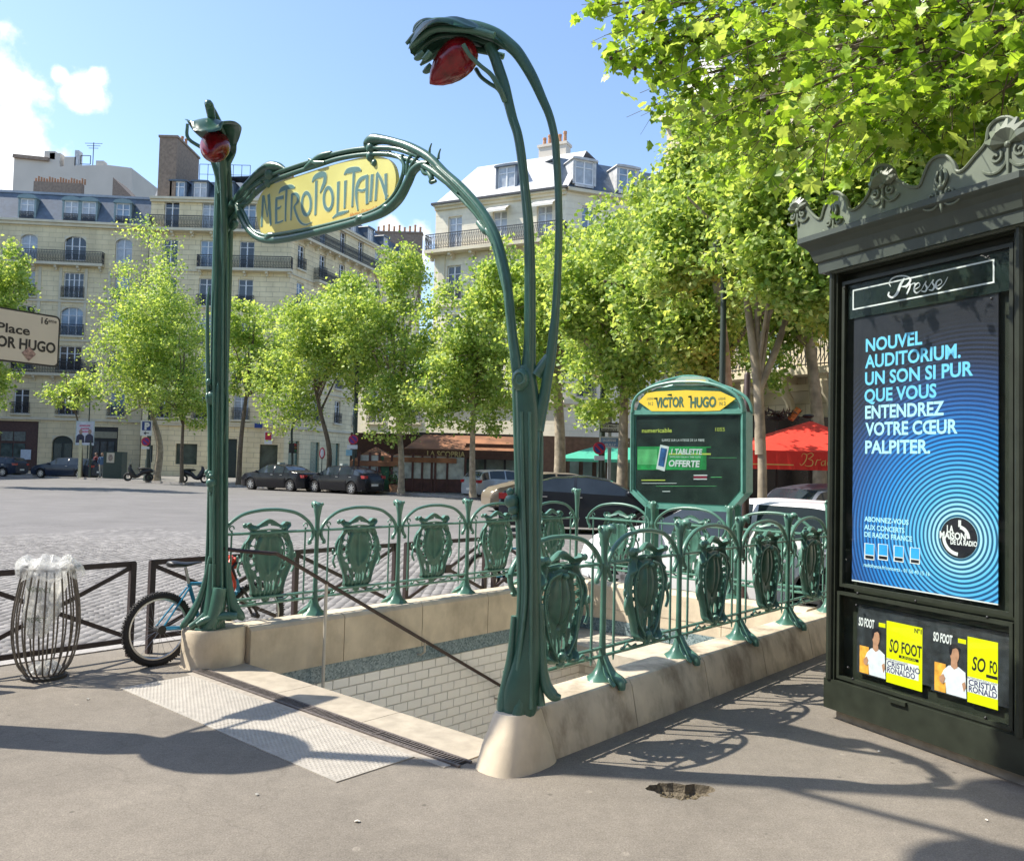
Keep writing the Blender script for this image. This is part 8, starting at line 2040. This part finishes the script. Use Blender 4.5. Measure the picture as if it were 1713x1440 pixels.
def tree(label, cx, ytop, ybot, hw, D, tx, tr, seed, n=377, per=63, size=0.180, group='plane trees round the square', lobes=10, trunk_mat=None, limbs=None, trunk_h=None, depth_r=None, flat=.75):
    c = at_depth(cx, (ytop + ybot) / 2, D); rx = hw * D / F * 1.32; rz_ = (ybot - ytop) / 2 * D / F * 1.12; base = at_depth(tx, 790, D); base.z = 0 if D > 14 else 0
    t = thing('plane_tree', label, 'tree', base, group=group); ry = depth_r or rx
    pts = crown_points(c, (rx, ry, rz_), n, seed, lobes)
    rad = [max(.35, rx * .13)] * len(pts)
    me = leaf_cloud('crown', [tuple(Vector(p) - base) for p in pts], rad, per, size, seed, flat=flat); inst('crown', me, t, kind='stuff')
    rs = random.Random(seed); mb = MB(); fork = Vector((base.x * .6 + c.x * .4, base.y, max(2.2, c.z - rz_ * .72))) if trunk_h is None else Vector((base.x + (c.x - base.x) * .3, base.y, trunk_h))
    w1 = rs.uniform(-.15, .15); S = smooth_path([tuple(base), (base.x + w1, base.y, fork.z * .5), tuple(fork), tuple(fork.lerp(c, .55)), tuple(c + Vector((0, 0, rz_ * .55)))], 5)
    mb.tube([Vector(q) for q in S], [tr * (1.35 if i == 0 else 1.1 - .85 * i / len(S)) for i in range(len(S))], n=9); mb.build('trunk', trunk_mat or m_bark, t, smooth=True, angle=80)
    br = MB()
    for k in range(9):
        q = Vector(rs.choice(pts)); f = rs.uniform(0, .45); st = fork.lerp(c, f) if k else fork
        mid = st.lerp(q, .45) + Vector((0, 0, rs.uniform(.0, .12) * rz_)); S = smooth_path([tuple(st), tuple(mid), tuple(q)], 4)
        br.tube([Vector(a) for a in S], [tr * .48 * (1 - .85 * i / (len(S) - 1)) for i in range(len(S))], n=6)
        for j in range(2):
            q2 = Vector(rs.choice(pts)); 
            if (q2 - mid).length < rx * .9: br.tube([mid, mid.lerp(q2, .5) + Vector((0, 0, .1)), q2], [tr * .2, tr * .13, tr * .05], n=5)
    if limbs:
        for path in limbs:
            S = smooth_path([tuple(at_depth(x, y, D + dd)) + (r,) for x, y, dd, r in path], 5); br.tube([Vector(q[:3]) for q in S], [q[3] for q in S], n=9)
    br.build('branches', trunk_mat or m_bark, t, smooth=True, kind='stuff'); return t
tree('plane tree at the far left picture edge', -35, 360, 715, 78, 42, -70, .22, 1, n=290)
tree('large round plane tree left of the left green post', 240, 385, 720, 108, 55, 262, .24, 2, n=478, per=46)
tree('thin young tree with sparse leaves by the advertising panel', 108, 605, 700, 46, 59, 136, .08, 3, n=87, per=26, trunk_mat=m_barkd, size=.2)
tree('small tree just left of the left green post', 306, 545, 730, 60, 52.5, 305, .12, 4, n=159, per=40, trunk_mat=m_barkd)
tree('slender leaning tree just right of the left green post', 424, 490, 690, 60, 51, 400, .15, 5, n=174, trunk_mat=m_barkd)
tree('spreading plane tree above the two taxis', 518, 470, 712, 96, 47, 547, .15, 6, n=319, trunk_mat=m_barkd)
tree('plane tree left of the brown cafe awning', 655, 430, 728, 96, 44, 672, .17, 7, n=348)
tree('plane tree growing in front of the cafe awning', 790, 470, 715, 90, 41, 792, .16, 8, n=304)
tree('plane tree with pale mottled trunk just right of the right green post', 925, 320, 670, 105, 33, 936, .24, 9, n=377, per=66, size=0.164)
tree('full plane tree behind the arrow direction signs', 1050, 262, 690, 128, 25, 1040, .17, 10, n=522, per=72, size=0.148, limbs=[[(1036, 640, 0, .16), (1000, 590, -.3, .1), (950, 540, -.5, .06), (930, 500, -.6, .03)], [(1034, 640, 0, .12), (1040, 560, .2, .08), (1060, 470, .3, .04)]])
tree('dark forked plane tree directly behind the map board', 1165, 330, 655, 95, 20, 1190, .26, 11, n=333, per=66, size=0.135, trunk_mat=m_barkd, limbs=[[(1188, 640, 0, .2), (1120, 560, 0, .13), (1060, 490, -.2, .07), (1010, 470, -.3, .03)], [(1190, 640, 0, .16), (1160, 570, .2, .1), (1100, 500, .3, .05)], [(1200, 620, 0, .12), (1240, 560, .2, .07), (1280, 520, .2, .03)]])
tree('tall plane tree with pale forked trunk above the red parasol', 1260, 90, 590, 142, 16, 1276, .095, 12, n=623, per=72, size=0.123, trunk_h=3.2, limbs=[[(1272, 760, 0, .10), (1268, 650, 0, .09), (1252, 520, 0, .07), (1240, 420, 0, .05), (1222, 330, 0, .04)], [(1270, 650, 0, .08), (1300, 580, 0, .065), (1325, 500, .1, .05), (1345, 440, .1, .04)], [(1242, 430, 0, .06), (1200, 380, -.2, .04), (1150, 330, -.4, .02)], [(1322, 500, 0, .05), (1360, 460, 0, .03), (1400, 440, 0, .015)]])
tree('leafy plane tree behind the kiosk crest', 1450, 180, 560, 150, 14.5, 1475, .2, 13, n=522, per=69, size=0.123)
tree('plane tree filling the sky above the kiosk', 1640, 0, 420, 150, 12.5, 1720, .2, 14, n=478, per=66, size=0.123)
tree('plane tree crown between the tall tree and the sky', 1150, 170, 420, 62, 19, 1205, .12, 15, n=130, per=66, size=0.131)
tree('plane tree at the back filling the gap behind the tall trees', 1330, 250, 620, 130, 23, 1372, .2, 16, n=348, per=63, size=0.148)

# ---- foreground plane tree: real lobed leaves on twigs
fg = thing('plane_tree', 'foreground plane tree whose lobed leaves hang into the picture from the top right', 'tree', (6.6, 6.4, 0))
lf = [(0, -.46), (.12, -.34), (.30, -.36), (.31, -.20), (.47, -.06), (.33, .08), (.33, .27), (.17, .25), (0, .50), (-.17, .25), (-.33, .27), (-.33, .08), (-.47, -.06), (-.31, -.20), (-.30, -.36), (-.12, -.34)]
def leaf_mesh(k, mat):
    rr = random.Random(k); V = [(0, -.1, 0)]
    for x, y in lf: V.append((x * rr.uniform(.9, 1.1), y * rr.uniform(.92, 1.08), .30 * abs(x) * rr.uniform(.4, 1.3) - .55 * y * y * rr.uniform(.5, 1.2) + .08 * sin(x * 9 + k) + rr.uniform(-.03, .03)))
    me = bpy.data.meshes.new('leaf'); me.from_pydata(V, [], [(0, i + 1, (i + 1) % 16 + 1) for i in range(16)]); me.materials.append(mat); me.update(); return me
fl_mats = [M('plane_leaf_bright', (.31, .48, .06), .42, var=.12, scale=6, trans=.5, spec=.4), M('plane_leaf_green', (.25, .38, .045), .42, var=.12, scale=6, trans=.42, spec=.4), M('plane_leaf_pale', (.40, .52, .14), .45, var=.12, scale=6, trans=.4, spec=.45), M('plane_leaf_dark', (.11, .21, .02), .42, var=.12, scale=6, trans=.35, spec=.4)]  # leaf tones, spread at random over the leaves
protos = [leaf_mesh(k, fl_mats[k % 4]) for k in range(8)]
targets = [(1000, 12, 6.6, .14), (1050, 30, 7.0, .16), (1075, 85, 7.2, .15), (1030, 88, 7.2, .08), (1100, 15, 7.0, .28), (1125, 80, 7.1, .25), (1110, 140, 7.5, .15), (1150, 50, 7.0, .46), (1160, 140, 7.4, .36), (1200, 100, 7.0, .46), (1215, 190, 7.4, .32), (1260, 40, 6.6, .5), (1270, 130, 6.8, .46), (1300, 210, 7.0, .32), (1320, 70, 6.4, .5), (1345, 150, 5.1, .36), (1375, 20, 5.6, .5), (1390, 215, 4.9, .26), (1420, 110, 5.3, .45), (1450, 190, 4.8, .30), (1470, 40, 5.4, .5), (1500, 120, 5.0, .42), (1530, 205, 5.2, .28), (1560, 50, 5.2, .48), (1590, 150, 4.9, .38), (1620, 215, 5.4, .24), (1640, 80, 5.0, .45), (1680, 150, 4.7, .34), (1700, 40, 5.0, .5), (1240, -40, 5.8, .5), (1420, -50, 5.6, .5), (1600, -40, 5.2, .5), (1720, -30, 5, .5),
           (1330, 250, 7.4, .34), (1250, 260, 8.0, .34), (1470, 262, 7.2, .34), (1170, 215, 8.2, .34), (1400, 170, 7.6, .5), (1560, 200, 7.5, .5), (1250, 160, 8.2, .5), (1640, 160, 7.2, .5), (1330, 90, 7.6, .55), (1500, 70, 7.2, .55), (1180, 60, 8, .5)]
rf = random.Random(77); leaves = []; tw = MB(); hub = Vector((6.4, 6.6, 4.6)); MB().tube(smooth_path([(6.6, 6.4, 0), (6.7, 6.5, 2.2), (6.4, 6.6, 4.6), (6.6, 6.9, 7.5)], 5), [.36 - .011 * k for k in range(16)], n=14).build('trunk', m_bark, fg, smooth=True)
for (x, y, D, r) in targets:
    c = at_depth(x, y, D); st = hub + Vector((rf.uniform(-1.5, .2), rf.uniform(-.6, .6), rf.uniform(.4, 1.8)))
    mid = st.lerp(c, .6) + Vector((0, 0, .25)); S = [Vector(q) for q in smooth_path([tuple(st), tuple(mid), tuple(c)], 5)]
    tw.tube(S, [.028 - .0021 * k for k in range(len(S))], n=5)
    nt_ = int(7 + r * 24)
    for k in range(nt_):
        e = c + Vector((rf.gauss(0, 1) * r * .7, rf.gauss(0, 1) * r * .8, rf.gauss(0, 1) * r * .55 - .03)); s0 = S[rf.choice((-1, -2, -3))]
        tw.tube([s0, s0.lerp(e, .5) + Vector((0, 0, .04)), e], [.005, .0035, .002], n=4)
        for j in range(rf.choice((5, 6, 7, 8))):
            p = s0.lerp(e, rf.uniform(.35, 1.05)) + Vector((rf.gauss(0, .055), rf.gauss(0, .055), rf.gauss(0, .05) - .03))
            leaves.append((p, rf.uniform(.045, .125) * (1.0 if rf.random() > .12 else 1.35), rf.random()))
tw.build('twigs', m_barkd, fg, smooth=True, kind='stuff')
cp0 = Vector((0, 0, CAMZ))
def vis_sz(l):
    q = CR.transposed() @ (l[0] - cp0)
    if q.z > -.2: return 0
    x = CX - q.x / q.z * F; y = CY + q.y / q.z * F
    return l[1] / (l[0] - cp0).length if (-10 < x < 1725 and -10 < y < 1450) else 0
leaves.sort(key=lambda l: -vis_sz(l))
VV = []; FF = []; MI = []
for i, (p, s_, q_) in enumerate(leaves):
    k = rf.randrange(8); rot = Matrix.Rotation(rf.uniform(0, 2 * pi), 3, 'Z') @ Matrix.Rotation(radians(rf.gauss(0, 38) - 8), 3, 'X') @ Matrix.Rotation(radians(rf.gauss(0, 30)), 3, 'Y')
    if i < 300:
        o = inst('leaf', protos[k], fg, p - Vector(fg.location), scale=s_ * 1.1); o.rotation_euler = rot.to_euler()
    else:
        b0 = len(VV)
        for v in protos[k].vertices: w_ = p + rot @ (v.co * s_ * 1.1); VV.append(tuple(w_ - Vector(fg.location)))
        FF.extend([(b0, b0 + j + 1, b0 + (j + 1) % 16 + 1) for j in range(16)]); MI.extend([k % 4] * 16)
me = np_mesh('leaves', np.array(VV), np.array(FF), fl_mats[0])
for m_ in fl_mats[1:]: me.materials.append(m_)
me.polygons.foreach_set('material_index', np.array(MI, np.int32)); inst('leaves', me, fg, kind='stuff')
for (x, y, D) in ((1076, 21, 6.2), (1022, 98, 6.5), (1105, 105, 6.3), (1285, 190, 5.6), (1062, 115, 6.5), (1376, 300, 6.4), (1518, 170, 5.4), (1354, 235, 5.8)):
    c = at_depth(x, y, D); MB().ell(c, (.016, .016, .016), 9, 7).build('seed_ball', M('seed_ball', (.05, .035, .02), .9), fg, smooth=True)
print('leaves', len(leaves))
